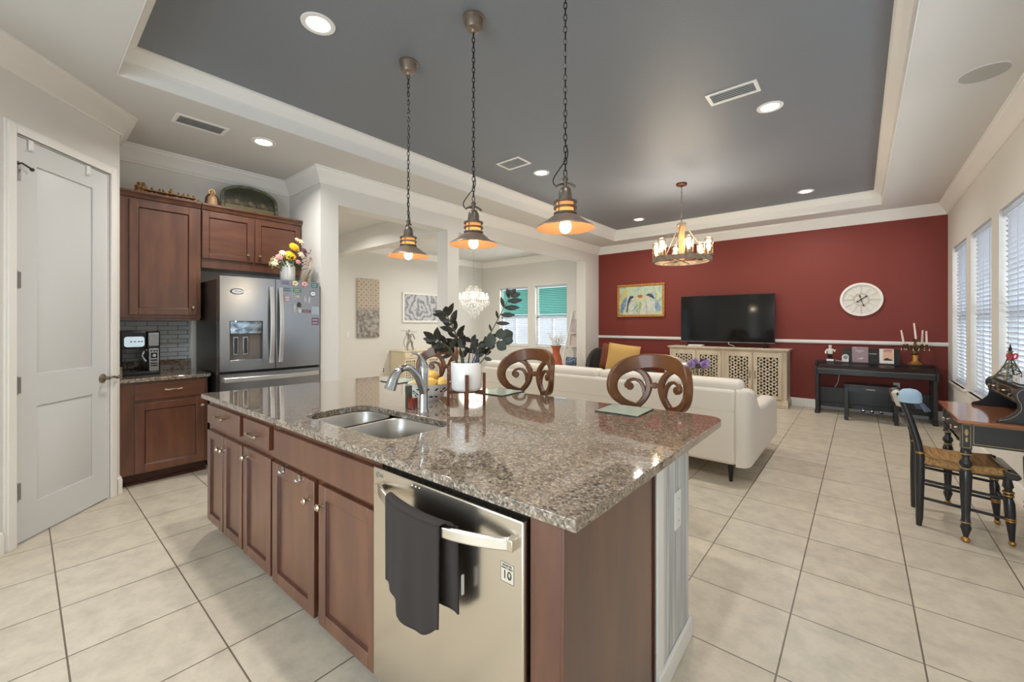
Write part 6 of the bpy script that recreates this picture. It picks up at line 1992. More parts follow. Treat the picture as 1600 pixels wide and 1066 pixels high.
# bench
t = thing('piano_bench', 'black piano bench pulled up to the digital piano', 'bench', (0.115, 7.60, 0))
mb = MB(); mb.box(-0.285, 0.285, -0.16, 0.16, 0.478, 0.502); mb.build('seat', PB, t, bevel=0.005)
mb = MB(); mb.box(-0.27, 0.27, -0.15, -0.132, 0.415, 0.478); mb.box(-0.27, 0.27, 0.132, 0.15, 0.415, 0.478); mb.box(-0.27, -0.252, -0.132, 0.132, 0.415, 0.478); mb.box(0.252, 0.27, -0.132, 0.132, 0.415, 0.478); mb.build('apron', PB, t)
for x in (-0.28, 0.235):
    for y in (-0.155, 0.11):
        mb = MB(); mb.box(x, x + 0.045, y, y + 0.045, 0.0, 0.478); mb.build('leg', PB, t, bevel=0.003)
text('YAMAHA', 0.024, 'maker_name', PLASTICW, t, (0.0, -0.1505, 0.447), (R(90), 0, 0), 0.0005)
# outlets
def outlet(lb, loc, rz, black=False, sw=False):
    t = thing('light_switch' if sw else 'wall_outlet', lb, 'light switch' if sw else 'outlet', loc, rz)
    mb = MB(); mb.box(-0.036, 0.036, -0.006, 0.0, -0.058, 0.058); mb.build('plate', PLASTICW, t, bevel=0.002)
    if sw:
        mb = MB(); mb.box(-0.014, 0.014, -0.010, -0.006, -0.03, 0.03); mb.build('rocker', PLASTICW, t, bevel=0.001)
    else:
        for z in (-0.024, 0.024):
            mb = MB(); mb.box(-0.016, 0.016, -0.008, -0.006, z - 0.014, z + 0.014); mb.build('socket', PLASTICW if not black else BLACK, t, bevel=0.001)
outlet('white wall outlet low on the red wall behind the piano bench', (0.415, 8.249, 0.43), 0)
outlet('white wall outlet on the red wall between pillows and carved cabinet', (-2.93, 8.249, 0.42), 0)
outlet('white light switch on the dining room wall left of the tall art panel', (-8.0 + 0.001, 4.29, 1.125), R(90), sw=True)
outlet('wall outlet low on the dining room wall beside the ivory sideboard', (-8.0 + 0.001, 5.12, 0.33), R(90), black=True)

# dark armchair with pillows behind the sofa
t = thing('loveseat', 'dark curved-arm loveseat behind the sofa, by the red wall', 'loveseat', (-3.56, 7.45, 0))
mb = MB()
def shell(a, b):
    an = R(160) + R(220) * a if False else R(-20 + 220 * a)
    rad = 0.50
    q = max(0.0, min(1.0, (a - 0.35) / 0.4))
    zt = 0.48 + 0.38 * q * q * (3 - 2 * q) - 0.42 * max(0.0, (a - 0.76) / 0.24) ** 1.5
    return (rad * 1.42 * math.cos(an), rad * 0.84 * math.sin(an), 0.14 + (zt - 0.14) * b)
mb.grid(shell, 24, 6); o = mb.build('back', CHARF, t); s = o.modifiers.new('thick', 'SOLIDIFY'); s.thickness = 0.09; s.offset = -1; b2 = o.modifiers.new('round', 'BEVEL'); b2.width = 0.03; b2.segments = 3
mb = MB(); mb.lathe([(0, 0.15), (0.39, 0.15), (0.4, 0.18), (0.4, 0.40), (0.37, 0.44), (0, 0.45)], n=32, sx=1.42, sy=0.84); mb.build('seat', CHARF, t)
for a in (45, 135, 225, 315):
    mb = MB(); mb.cyl((0.45 * math.cos(R(a)), 0.26 * math.sin(R(a)), 0.16), (0.48 * math.cos(R(a)), 0.29 * math.sin(R(a)), 0), 0.02, 0.013, n=10); mb.build('leg', DKWOOD, t)
def cushion(name, m_, lb, loc, M3, w, h, th):
    mb = MB()
    def side(sg):
        def fn(a, b):
            u, v = a * 2 - 1, b * 2 - 1
            e = (1 - abs(u) ** 3.0) * (1 - abs(v) ** 3.0)
            k = 1 - 0.07 * (1 - abs(u) * abs(v)) * (abs(u) + abs(v)) * 0.5
            return M3 @ Vector((u * w / 2 * k, sg * th / 2 * max(0, e) ** 0.55, v * h / 2 * k))
        return fn
    mb.grid(side(1), 14, 14); mb.grid(side(-1), 14, 14)
    bmesh.ops.remove_doubles(mb.bm, verts=mb.bm.verts, dist=1e-4)
    o = mb.build(name, m_, None, loc=loc)
    tag(o, lb, 'pillow'); return o
cushion('throw_pillow', YELLOW, 'mustard yellow square pillow leaning on the dark loveseat', (-3.38, 7.22, 0.705), Matrix.Rotation(R(-10), 4, 'X') @ Matrix.Rotation(R(5), 4, 'Y') @ Matrix.Rotation(R(10), 4, 'Z'), 0.60, 0.52, 0.17)
cushion('throw_pillow', RUST, 'rust brown pillow half hidden behind the mustard one', (-3.72, 7.42, 0.70), Matrix.Rotation(R(-8), 4, 'X') @ Matrix.Rotation(R(7), 4, 'Y') @ Matrix.Rotation(R(-18), 4, 'Z'), 0.56, 0.50, 0.13)

# coffee table and flowers behind the sofa
t = thing('coffee_table', 'low dark wooden coffee table hidden behind the sofa', 'table', (-1.75, 5.85, 0))
mb = MB(); mb.box(-0.5, 0.5, -0.3, 0.3, 0.40, 0.43); mb.build('top', WENGE, t, bevel=0.006)
for x in (-0.45, 0.45):
    for y in (-0.25, 0.25):
        mb = MB(); mb.cyl((x, y, 0.40), (x, y, 0), 0.022, 0.016, n=10); mb.build('leg', WENGE, t)
FX_, FY_ = -1.615, 5.72
t = thing('flower_vase', 'small white vase under the purple flowers behind the sofa', 'vase', (FX_, FY_, 0.4305))
mb = MB(); mb.lathe([(0, 0), (0.05, 0), (0.065, 0.05), (0.06, 0.12), (0.04, 0.17), (0.045, 0.19), (0.04, 0.188), (0.035, 0.17), (0.03, 0.02), (0, 0.02)], n=20); mb.build('body', CERAM, t)
t = thing('purple_flowers', 'bunch of purple pompom flowers showing above the sofa back', 'flowers', (FX_, FY_, 0.60))
PUR = mat('purple_petal', (172, 140, 200), 0.7, col2=(206, 184, 224), scale=(60, 60, 60)); PURD = mat('deep_purple_petal', (112, 90, 120), 0.7)
for k, (x, y, z, r, m_) in enumerate(((-0.085, -0.04, 0.215, 0.05, PUR), (-0.05, 0.03, 0.25, 0.042, PUR), (0.075, -0.02, 0.22, 0.052, PUR), (0.04, 0.04, 0.25, 0.042, PURD), (0.005, -0.05, 0.2, 0.036, PURD), (0.095, 0.04, 0.25, 0.036, PUR))):
    mb = MB(); mb.tube([(0, 0, -0.12), (x * 0.5, y * 0.5, z * 0.4), (x, y, z)], 0.004, n=5); mb.mi = 1
    for i in range(150):
        th_ = math.acos(1 - 2 * (i + 0.5) / 150); ph = i * 2.39996
        d_ = Vector((math.sin(th_) * math.cos(ph), math.sin(th_) * math.sin(ph), math.cos(th_)))
        sd = d_.orthogonal().normalized(); c = Vector((x, y, z))
        mb.f([mb.v(c + d_ * r * 0.3), mb.v(c + d_ * r * 0.8 + sd * r * 0.11), mb.v(c + d_ * r * (1.02 + 0.12 * (i % 3))), mb.v(c + d_ * r * 0.8 - sd * r * 0.11)])
    mb.build('blossom', [STEM, m_], t)
mb = MB()
for i in range(30):
    a = rnd.uniform(0, 2 * PI); rr = rnd.uniform(0.03, 0.15); c = Vector((rr * math.cos(a), rr * math.sin(a), rnd.uniform(0.08, 0.2)))
    leaf(mb, c, (math.cos(a), math.sin(a), 0.4), (0, 0, 1), 0.06, 0.018)
mb.build('foliage', LEAFL, t)

# ---------------------------------------------------------------- wheel chandelier
CX, CYY = -1.816, 5.67
t = thing('wheel_chandelier', 'wooden wheel chandelier with six glass cylinder shades over the living area', 'chandelier', (CX, CYY, ZT), R(32))
CHW = mat('chandelier_wood', (150, 108, 66), 0.55, col2=(178, 132, 84), scale=(20, 20, 6)); CHG = mat('weathered_rim_wood', (124, 108, 92), 0.6, col2=(150, 132, 112), scale=(20, 20, 20))
mb = MB(); mb.lathe([(0, 0), (0.066, 0), (0.068, -0.02), (0.06, -0.028), (0.012, -0.032), (0.01, -0.05), (0, -0.05)], n=24); mb.build('canopy', mat('rust_bronze', (96, 60, 44), 0.45, 0.7), t)
mb = MB(); chain(mb, -0.53, -0.045, 0.034, 0.011, 0.003); mb.build('chain', BRONZE, t)
mb = MB(); mb.box(-0.05, 0.05, -0.05, 0.05, -0.565, -0.53); mb.build('top_cap', BRONZE, t, bevel=0.004)
mb = MB(); mb.box(-0.032, 0.032, -0.032, 0.032, -1.03, -0.565); mb.build('post', CHW, t, bevel=0.004)
RZ = 2.20 - ZT
mb = MB(); mb.lathe([(0.335, RZ - 0.03), (0.37, RZ - 0.03), (0.37, RZ + 0.03), (0.335, RZ + 0.03), (0.335, RZ - 0.03)], n=56); mb.build('wheel_rim', CHG, t)
for k in range(3):
    a = R(60 * k)
    mb = MB(); mb.bar((-0.34 * math.cos(a), -0.34 * math.sin(a), RZ - 0.012 + 0.004 * k), (0.34 * math.cos(a), 0.34 * math.sin(a), RZ - 0.012 + 0.004 * k), 0.012, 0.008); mb.build('spoke', BRONZE, t)
for k in range(6):
    a = R(60 * k); c, s_ = math.cos(a), math.sin(a)
    if k % 2 == 0:
        mb = MB(); mb.tube([(0.045 * c, 0.045 * s_, -0.555), (0.345 * c, 0.345 * s_, RZ + 0.02)], 0.007, n=8); mb.build('brace_rod', BRONZE, t)
    a = R(60 * k + 30); c, s_ = math.cos(a), math.sin(a)
    x, y = 0.335 * c, 0.335 * s_
    mb = MB(); mb.lathe([(0, RZ + 0.028), (0.05, RZ + 0.03), (0.055, RZ + 0.04), (0.02, RZ + 0.048), (0.018, RZ + 0.09), (0, RZ + 0.09)], (x, y, 0), n=18); h = mb.build('candle_cup', BRONZE, t)
    mb = MB(); mb.lathe([(0.05, RZ + 0.042), (0.052, RZ + 0.05), (0.052, RZ + 0.255), (0.049, RZ + 0.255), (0.049, RZ + 0.05)], (x, y, 0), n=24); mb.build('glass_shade', LAMPG, h)
    mb = MB(); mb.lathe([(0, RZ + 0.09), (0.014, RZ + 0.09), (0.018, RZ + 0.11), (0.028, RZ + 0.14), (0.027, RZ + 0.165), (0.015, RZ + 0.19), (0, RZ + 0.2)], (x, y, 0), n=16); mb.build('bulb', BULBC, h)
for k in range(6):
    a = R(60 * k + 30 + 32)
    l = bpy.data.lights.new('wheel_glow', 'POINT'); l.energy = 10; l.color = (1.0, 0.9, 0.76); l.shadow_soft_size = 0.03
    o = bpy.data.objects.new('wheel_glow', l); COL.objects.link(o); o.location = (CX + 0.335 * math.cos(a), CYY + 0.335 * math.sin(a), 2.43)

# ---------------------------------------------------------------- desk and chair by the windows
def turned(mb, prof, x, y, n=16):
    mb.lathe(prof, (x, y, 0), n=n)
t = thing('writing_desk', 'black writing desk with gold lines, polished brown top and raised hutch', 'desk', (0.70, 4.12, 0))
X0, X1, Y0, Y1 = -0.24, 0.222, -0.42, 0.42
mb = MB(); mb.box(X0, X1, Y0, Y1, 0.745, 0.766); tp = mb.build('top', DESKT, t, bevel=0.006, seg=3)
mb = MB(); mb.box(X0 + 0.04, X1 - 0.01, Y0 + 0.065, Y0 + 0.085, 0.605, 0.745); o = mb.build('apron', DESKB, t)
mb2 = MB()
for z in (0.617, 0.733):
    mb2.box(X0 + 0.075, X1 - 0.02, Y0 + 0.0636, Y0 + 0.065, z - 0.0015, z + 0.0015)
mb2.box(X0 + 0.074, X0 + 0.077, Y0 + 0.0636, Y0 + 0.065, 0.617, 0.733); mb2.build('gold_line', GOLDP, o)
mb = MB(); mb.box(X0 + 0.04, X1 - 0.01, Y1 - 0.085, Y1 - 0.065, 0.605, 0.745); mb.build('apron', DESKB, t)
mb = MB(); mb.box(X0 + 0.03, X0 + 0.05, Y0 + 0.08, Y1 - 0.08, 0.605, 0.745); o = mb.build('drawer_front', DESKB, t)
mb = MB(); mb.prism([(-0.3, 0.61), (-0.2, 0.60), (-0.14, 0.585), (-0.08, 0.60), (0.08, 0.60), (0.14, 0.585), (0.2, 0.60), (0.3, 0.61), (0.3, 0.62), (-0.3, 0.62)], lambda a, b, w: (w, a, b), X0 + 0.03, X0 + 0.045); mb.build('shaped_edge', DESKB, o)
for y in (-0.15, 0.15):
    knob_mesh(o, (X0 + 0.03, y, 0.675), (-1, 0, 0))
LEGP = [(0.018, 0.58), (0.024, 0.572), (0.026, 0.555), (0.019, 0.545), (0.016, 0.52), (0.028, 0.50), (0.03, 0.485), (0.018, 0.462), (0.022, 0.452), (0.029, 0.43), (0.028, 0.36), (0.019, 0.16), (0.022, 0.13), (0.024, 0.122), (0.020, 0.112), (0.026, 0.09), (0.014, 0.045), (0.011, 0.032), (0.0, 0.03)]
for x in (X0 + 0.045, X1 - 0.03):
    for y in (Y0 + 0.08, Y1 - 0.08):
        mb = MB(); mb.box(x - 0.024, x + 0.024, y - 0.024, y + 0.024, 0.58, 0.745); turned(mb, LEGP, x, y); lg = mb.build('leg', DESKB, t)
        mb = MB()
        for z, r in ((0.549, 0.0265), (0.459, 0.0225), (0.125, 0.0245)):
            mb.lathe([(r - 0.004, z - 0.004), (r + 0.0015, z - 0.003), (r + 0.0015, z + 0.003), (r - 0.004, z + 0.004)], (x, y, 0), n=16)
        mb.build('gold_ring', GOLDP, lg)
        mb = MB(); mb.lathe([(0, 0), (0.012, 0.0), (0.021, 0.01), (0.021, 0.02), (0.012, 0.032), (0, 0.033)], (x, y, 0), n=14); o = mb.build('gold_foot', GOLD, lg)
        if y < 0:
            mb = MB()
            for a, b, c, d_ in ((-0.018, 0.018, 0.59, 0.5925), (-0.018, 0.018, 0.732, 0.7345), (-0.018, -0.0158, 0.59, 0.7345), (0.0158, 0.018, 0.59, 0.7345)):
                mb.box(x + a, x + b, y - 0.0256, y - 0.024, c, d_)
            mb.ball((x, y - 0.0245, 0.685), 0.0085, 0.002, 0.022, n=10, m=8); mb.ball((x, y - 0.0245, 0.64), 0.006, 0.002, 0.016, n=8, m=6); mb.build('gold_stencil', GOLDP, lg)
# hutch
SP = smooth([(-0.075, 0.766), (-0.07, 0.785), (-0.04, 0.797), (-0.012, 0.822), (0.008, 0.855), (0.008, 0.89), (-0.004, 0.92), (-0.006, 0.95), (0.012, 0.975), (0.05, 0.986)], 4)
SPP = SP + [(X1 - 0.002, 0.986), (X1 - 0.002, 0.766)]
for y in (Y0 + 0.06, Y1 - 0.078):
    mb = MB(); mb.prism(SPP, lambda a, b, w: (a, w, b), y, y + 0.018); o = mb.build('hutch_side', DESKB, t, bevel=0.002)
    if y < 0:
        mb = MB(); mb.tube([(p[0] + 0.014, y - 0.0008, p[1] - 0.006 + (0.012 if i < 4 else 0)) for i, p in enumerate(SP)], 0.0016, n=5); mb.build('gold_line', GOLDP, o)
mb = MB(); mb.box(0.02, X1 - 0.002, Y0 + 0.078, Y1 - 0.078, 0.966, 0.984); mb.build('hutch_top', DESKB, t, bevel=0.002)
mb = MB(); mb.box(0.03, X1 - 0.002, Y0 + 0.078, Y1 - 0.078, 0.872, 0.882); mb.box(X1 - 0.012, X1 - 0.002, Y0 + 0.078, Y1 - 0.078, 0.766, 0.966); mb.build('hutch_shelf', DESKB, t)
for a, b in ((Y0 + 0.082, Y0 + 0.082 + 0.155), (Y1 - 0.082 - 0.155, Y1 - 0.082), (Y0 + 0.245, Y1 - 0.245)):
    mb = MB(); mb.box(0.022, 0.05, a, b, 0.884, 0.964); o = mb.build('hutch_drawer', DESKB, t, bevel=0.002)
    mb = MB()
    for z in (0.892, 0.956):
        mb.box(0.0206, 0.022, a + 0.008, b - 0.008, z - 0.0012, z + 0.0012)
    for y in (a + 0.008, b - 0.008):
        mb.box(0.0206, 0.022, y - 0.0012, y + 0.0012, 0.892, 0.956)
    mb.build('gold_line', GOLDP, o)
    knob_mesh(o, (0.022, (a + b) / 2, 0.924), (-1, 0, 0), r=0.01)
# tower model
t = thing('tower_model', 'small bronze lattice tower model with a red ribbon on the desk hutch', 'ornament', (0.755, 4.17, 0.984), R(20))
mb = MB()
TWM = mat('tower_bronze', (96, 92, 70), 0.5, 0.6, col2=(128, 120, 92), scale=(60, 60, 60))
def tw(z):
    q = z / 0.19
    return 0.055 * (1 - q) ** 1.9 + 0.005
lv = [0.0, 0.028, 0.055, 0.085, 0.12, 0.155, 0.19]
crn = [(-1, -1), (1, -1), (1, 1), (-1, 1)]
for sx_, sy_ in crn:
    mb.tube([(sx_ * tw(z), sy_ * tw(z), z) for z in lv], [0.008, 0.006, 0.005, 0.004, 0.0035, 0.003, 0.003], n=6)
for a, b in zip(lv, lv[1:]):
    for i in range(4):
        p, q = crn[i], crn[(i + 1) % 4]
        if a > 0.02:
            mb.tube([(p[0] * tw(a), p[1] * tw(a), a), (q[0] * tw(b), q[1] * tw(b), b)], 0.0022, n=4); mb.tube([(q[0] * tw(a), q[1] * tw(a), a), (p[0] * tw(b), p[1] * tw(b), b)], 0.0022, n=4)
        else:
            mb.tube(smooth([(p[0] * tw(0), p[1] * tw(0), 0.0), (p[0] * tw(.02) * 0.8 + q[0] * tw(.02) * 0.2, p[1] * tw(.02) * 0.8 + q[1] * tw(.02) * 0.2, 0.02), ((p[0] + q[0]) / 2 * tw(.028), (p[1] + q[1]) / 2 * tw(.028), 0.027), (q[0] * tw(.02) * 0.8 + p[0] * tw(.02) * 0.2, q[1] * tw(.02) * 0.8 + p[1] * tw(.02) * 0.2, 0.02), (q[0] * tw(0), q[1] * tw(0), 0.0)], 4), 0.003, n=5)
mb.build('lattice', TWM, t)
for z in (0.03, 0.087, 0.19):
    mb = MB(); w = tw(z) + 0.006; mb.box(-w, w, -w, w, z - 0.003, z + 0.003); mb.build('platform', TWM, t)
mb = MB(); mb.lathe([(0, 0.19), (0.008, 0.193), (0.008, 0.21), (0.004, 0.222), (0.0015, 0.24), (0, 0.242)], n=10); o = mb.build('spire', BLACKM, t)
t2 = thing('ribbon_heart', 'red ribbon loop tied near the top of the tower model', 'ribbon', (0.755, 4.17, 1.135), R(20))
RBM = mat('red_ribbon', (186, 44, 52), 0.5)
for s in (-1, 1):
    mb = MB(); mb.tube([(s * (0.004 + 0.022 * (1 - math.cos(q * 2 * PI / 16)) * 0.5), -0.016, 0.004 + 0.016 * math.sin(q * 2 * PI / 16) + 0.01 * (1 - math.cos(q * 2 * PI / 16)) * 0.5) for q in range(16)], 0.0045, n=6, closed=True); mb.build('loop', RBM, t2)
mb = MB(); mb.tube([(0.012 * math.cos(q * PI / 8), 0.012 * math.sin(q * PI / 8), 0) for q in range(16)], 0.004, n=6, closed=True); mb.build('band', RBM, t2)
t = thing('pencil_box', 'white open box on the desk hutch beside the tower model', 'box', (0.80, 3.98, 0.985))
mb = MB()
for a, b, c, d_ in ((-0.055, 0.055, -0.075, -0.07), (-0.055, 0.055, 0.07, 0.075), (-0.055, -0.05, -0.07, 0.07), (0.05, 0.055, -0.07, 0.07)):
    mb.box(a, b, c, d_, 0, 0.045)
mb.box(-0.055, 0.055, -0.075, 0.075, 0.0, 0.004); mb.build('tray', PLASTICW, t)
mb = MB(); mb.prism([(0.006 * math.cos(q * PI / 4), 0.024 + 0.008 * math.sin(q * PI / 4)) for q in range(8)], lambda a, b, w: (w, a, b), -0.0556, -0.0549); mb.build('grip_hole', HOLE, t)
for k, (x, y, h, m_, lb) in enumerate(((0.0, -0.045, 0.085, GREY, 'grey block standing in the white box at the window end'), (0.0, 0.0, 0.08, PLASTICW, 'white block standing in the middle of the white box'), (0.005, 0.045, 0.06, BLACK, 'black block standing in the white box nearest the tower model'))):
    mb = MB(); mb.box(-0.03, 0.03, -0.016, 0.016, 0.0, h); o = mb.build('stationery_block', m_, None, bevel=0.003, loc=(0.80 + x, 3.98 + y, 0.9895)); tag(o, lb, 'box')

# rush-seated chair
t = thing('side_chair', 'black and gold side chair with a woven rush seat at the desk', 'chair', (0.5, 4.07, 0))
HY = 0.18
for s in (-1, 1):
    y = s * HY
    mb = MB(); mb.tube([(-0.195, y, 0.0), (-0.192, y, 0.05), (-0.19, y, 0.3), (-0.188, y, 0.46), (-0.2, y, 0.56), (-0.235, y, 0.70), (-0.285, y, 0.875)], [0.014, 0.019, 0.024, 0.024, 0.021, 0.019, 0.015], n=12); lg = mb.build('back_post', DESKB, t)
    mb = MB(); mb.tube([(-0.1885, y, 0.487), (-0.1895, y, 0.499)], 0.0255, n=14); mb.build('gold_ring', GOLD, lg)
    mb = MB(); turned(mb, [(0.017, 0.46), (0.017, 0.41), (0.025, 0.36), (0.017, 0.345), (0.022, 0.31), (0.022, 0.3), (0.017, 0.29), (0.025, 0.26), (0.025, 0.2), (0.022, 0.14), (0.012, 0.03), (0, 0.03)], 0.19 + 0.0, y)
    for v_ in mb.bm.verts:
        v_.co.x += (0.46 - v_.co.z) * 0.05
    lg = mb.build('front_leg', DESKB, t)
    mb = MB()
    for z, r in ((0.325, 0.026), (0.305, 0.024), (0.165, 0.0245), (0.152, 0.024)):
        mb.lathe([(r - 0.006, z - 0.006), (r, z - 0.004), (r, z + 0.004), (r - 0.006, z + 0.006)], (0.19 + (0.46 - z) * 0.05, y, 0), n=14)
    mb.build('gold_ring', GOLD, lg)
    mb = MB(); mb.ball((0.213, y, 0.016), 0.017, 0.017, 0.016, n=12, m=8); mb.build('gold_foot', GOLD, lg)
    for z in (0.17, 0.29):
        mb = MB(); mb.tube([(-0.19, y, z + 0.02), (0.2, y, z - 0.01)], 0.0095, n=8); mb.build('side_stretcher', DESKB, t)
    mb = MB(); mb.tube([(-0.19, y, 0.42), (0.19, y, 0.405)], 0.012, n=8); mb.build('seat_rail', DESKB, t)
mb = MB()
mb.grid(lambda a, b: (-0.175 + 0.365 * a, -0.19 + 0.38 * b, 0.455 + 0.012 * (abs(a - .5) * 2) ** 2 - 0.010 * (1 - (abs(b - .5) * 2) ** 2)), 12, 12)
o = mb.build('rush_seat', RUSH, t); s = o.modifiers.new('thick', 'SOLIDIFY'); s.thickness = 0.045; s.offset = -1
mb = MB(); mb.prism([(0.185, 0.415), (0.195, 0.405), (0.23, 0.405), (0.245, 0.418), (0.245, 0.435), (0.232, 0.446), (0.2, 0.452), (0.175, 0.462), (0.172, 0.45)], lambda a, b, w: (a, w, b), -0.205, 0.205); o = mb.build('front_roll', DESKB, t, bevel=0.004)
mb = MB(); mb.tube([(0.245, -0.2055, 0.426 ), (0.236, -0.2055, 0.443), (0.2, -0.2055, 0.45), (0.18, -0.2055, 0.458)], 0.0018, n=5); mb.build('gold_line', GOLDP, o)
for z, x, h in ((0.84, -0.278, 0.07), (0.68, -0.232, 0.045)):
    mb = MB(); mb.grid(lambda a, b: (x - 0.045 * math.sin(PI * a) - 0.29 * h * (b - .5), -HY + 2 * HY * a, z + h * (b - 0.5) * (1 + 0.2 * math.sin(PI * a))), 12, 3); o = mb.build('crest' if h > 0.06 else 'back_slat', DESKB, t); s = o.modifiers.new('thick', 'SOLIDIFY'); s.thickness = 0.014; s.offset = 0
mb = MB(); mb.tube([(0.21, -HY, 0.23), (0.21, HY, 0.23)], 0.012, n=10); mb.build('front_stretcher', DESKB, t)
t = thing('baseball_cap', 'pale blue cap hooked over the top of the chair back', 'cap', (0.262, 3.90, 0.872), R(15))
CAPM = mat('pale_blue_cloth', (158, 182, 200), 0.8); CAPD = mat('slate_cloth', (92, 100, 116), 0.8)
mb = MB(); mb.lathe([(0.072, -0.05), (0.073, -0.015), (0.064, 0.018), (0.042, 0.036), (0, 0.043)], n=24, sx=0.85, sy=0.8); o = mb.build('crown', CAPM, t)
mb = MB(); mb.grid(lambda a, b: ((0.058 + 0.05 * b) * math.cos(R(-60 + 120 * a)) , (0.055 + 0.02 * b) * math.sin(R(-60 + 120 * a)), -0.048 - 0.06 * b + 0.01 * math.cos(R(-60 + 120 * a))), 12, 4); o = mb.build('peak', CAPD, t); s = o.modifiers.new('thick', 'SOLIDIFY'); s.thickness = 0.004
t = thing('grey_cloth', 'pale cloth draped down the back of the desk chair', 'cloth', (0.215, 4.07, 0.88))
mb = MB(); mb.grid(lambda a, b: (-0.03 - 0.02 * math.sin(PI * a) + (0.03 * (1 - b * 6) if b < 0.16 else 0) + 0.3 * 0.11 * b - 0.003 * math.sin(a * 20), -0.17 + 0.12 * a, 0.012 - 0.11 * b), 14, 14); o = mb.build('drape', mat('pale_taupe_cloth', (196, 186, 170), 0.85), t); s = o.modifiers.new('thick', 'SOLIDIFY'); s.thickness = 0.004

# ================================================================ dining room
t = thing('sideboard', 'ivory sideboard with fretwork doors against the dining room wall', 'sideboard', (-7.99, 5.95, 0))
mb = MB(); mb.box(0.0, 0.49, -0.66, 0.66, 0.09, 0.735); mb.build('body', CREAML, t, bevel=0.003)
mb = MB(); mb.box(0.0, 0.515, -0.68, 0.68, 0.735, 0.757); mb.build('top', CREAML, t, bevel=0.004)
for x in (0.03, 0.42):
    for y in (-0.62, 0.57):
        mb = MB(); mb.box(x, x + 0.05, y, y + 0.05, 0, 0.09); mb.build('foot', CREAML, t)
for k in range(4):
    y0 = -0.64 + 0.32 * k; y1 = y0 + 0.315
    mb = MB(); mb.box(0.49, 0.508, y0, y1, 0.59, 0.725); d = mb.build('drawer', CREAML, t, bevel=0.002); knob_mesh(d, (0.508, (y0 + y1) / 2, 0.66), (1, 0, 0), r=0.012)
    mb = MB()
    mb.box(0.49, 0.508, y0, y0 + 0.04, 0.11, 0.58); mb.box(0.49, 0.508, y1 - 0.04, y1, 0.11, 0.58); mb.box(0.49, 0.508, y0 + 0.04, y1 - 0.04, 0.11, 0.15); mb.box(0.49, 0.508, y0 + 0.04, y1 - 0.04, 0.54, 0.58)
    d = mb.build('door', CREAML, t)
    mb = MB(); mb.box(0.4903, 0.4915, y0 + 0.04, y1 - 0.04, 0.15, 0.54); mb.build('dark_backing', HOLE, d)
    mb = MB()
    for i in range(1, 5):
        yy = y0 + 0.04 + 0.235 * i / 5; mb.box(0.492, 0.503, yy - 0.012, yy + 0.012, 0.15, 0.54)
    for i in range(1, 8):
        zz = 0.15 + 0.39 * i / 8; mb.box(0.4925, 0.5025, y0 + 0.04, y1 - 0.04, zz - 0.011, zz + 0.011)
    for i in range(4):
        for j in range(2):
            mb.M = Matrix.Translation((0, y0 + 0.04 + 0.235 * (0.3 + 0.4 * (i % 2)), 0.15 + 0.39 * (0.14 + 0.24 * i)))
            mb.tube([(0.499, 0.04 * math.cos(q * PI / 8), 0.04 * math.sin(q * PI / 8)) for q in range(16)], 0.007, n=5, closed=True)
    mb.M = None
    mb.build('fretwork', CREAML, d)
SILV = mat('antique_silver', (176, 174, 168), 0.3, 0.85)
t = thing('silver_statue', 'silver standing statue carrying a long pole on the dining sideboard', 'statue', (-7.62, 5.52, 0.757))
mb = MB()
mb.tube(smooth([(0.02, -0.05, 0.0), (0.0, -0.045, 0.10), (0.02, -0.03, 0.19), (0.0, 0.0, 0.25)], 4), [0.018, 0.018, 0.02, 0.022, 0.024, 0.025, 0.026, 0.028, 0.03, 0.03, 0.03, 0.03, 0.03], n=9)
mb.tube(smooth([(0.0, 0.12, 0.0), (-0.02, 0.10, 0.1), (0.02, 0.06, 0.18), (0.0, 0.0, 0.25)], 4), [0.018, 0.018, 0.02, 0.022, 0.024, 0.025, 0.026, 0.028, 0.03, 0.03, 0.03, 0.03, 0.03], n=9)
mb.tube(smooth([(0.0, 0.0, 0.23), (0.0, 0.01, 0.3), (0.01, 0.005, 0.37), (0.01, 0.0, 0.4)], 4), [0.034, 0.036, 0.04, 0.042, 0.044, 0.046, 0.048, 0.046, 0.042, 0.034, 0.026, 0.02, 0.018], n=10)
mb.ball((0.012, -0.002, 0.435), 0.026, 0.024, 0.032, n=12, m=8)
mb.tube(smooth([(0.01, -0.04, 0.37), (0.03, -0.09, 0.36), (0.02, -0.06, 0.42)], 4), 0.014, n=8)
mb.tube(smooth([(0.01, 0.045, 0.37), (0.0, 0.11, 0.34), (0.02, 0.14, 0.24)], 4), 0.014, n=8)
mb.box(-0.05, 0.06, -0.08, 0.15, 0.0, 0.006)
mb.build('figure', SILV, t)
mb = MB(); mb.tube([(0.03, -0.24, 0.445), (0.03, 0.2, 0.405)], 0.0055, n=7); mb.build('pole', SILV, t)
mb = MB(); mb.tube(smooth([(-0.02, -0.045, 0.34), (-0.03, -0.11, 0.22), (-0.02, -0.1, 0.1), (0.0, -0.06, 0.03)], 5), 0.008, n=7); mb.build('cloak_edge', SILV, t)
t = thing('art_panel', 'tall narrow damask patterned art panel on the dining room wall', 'art', (-8.0, 4.745, 1.675))
mb = MB(); mb.box(0.0, 0.035, -0.256, 0.256, -0.615, 0.615); mb.build('canvas', damask_art('damask_panel'), t, bevel=0.002)
t = thing('framed_print', 'white framed grey swirl print above the ivory sideboard', 'art', (-8.0, 6.125, 1.722))
mb = MB()
for a, b, c, d_ in ((-0.525, 0.525, -0.35, -0.3), (-0.525, 0.525, 0.3, 0.35), (-0.525, -0.475, -0.3, 0.3), (0.475, 0.525, -0.3, 0.3)):
    mb.box(0.0, 0.035, a, b, c, d_)
mb.build('frame', WHITE, t, bevel=0.004)
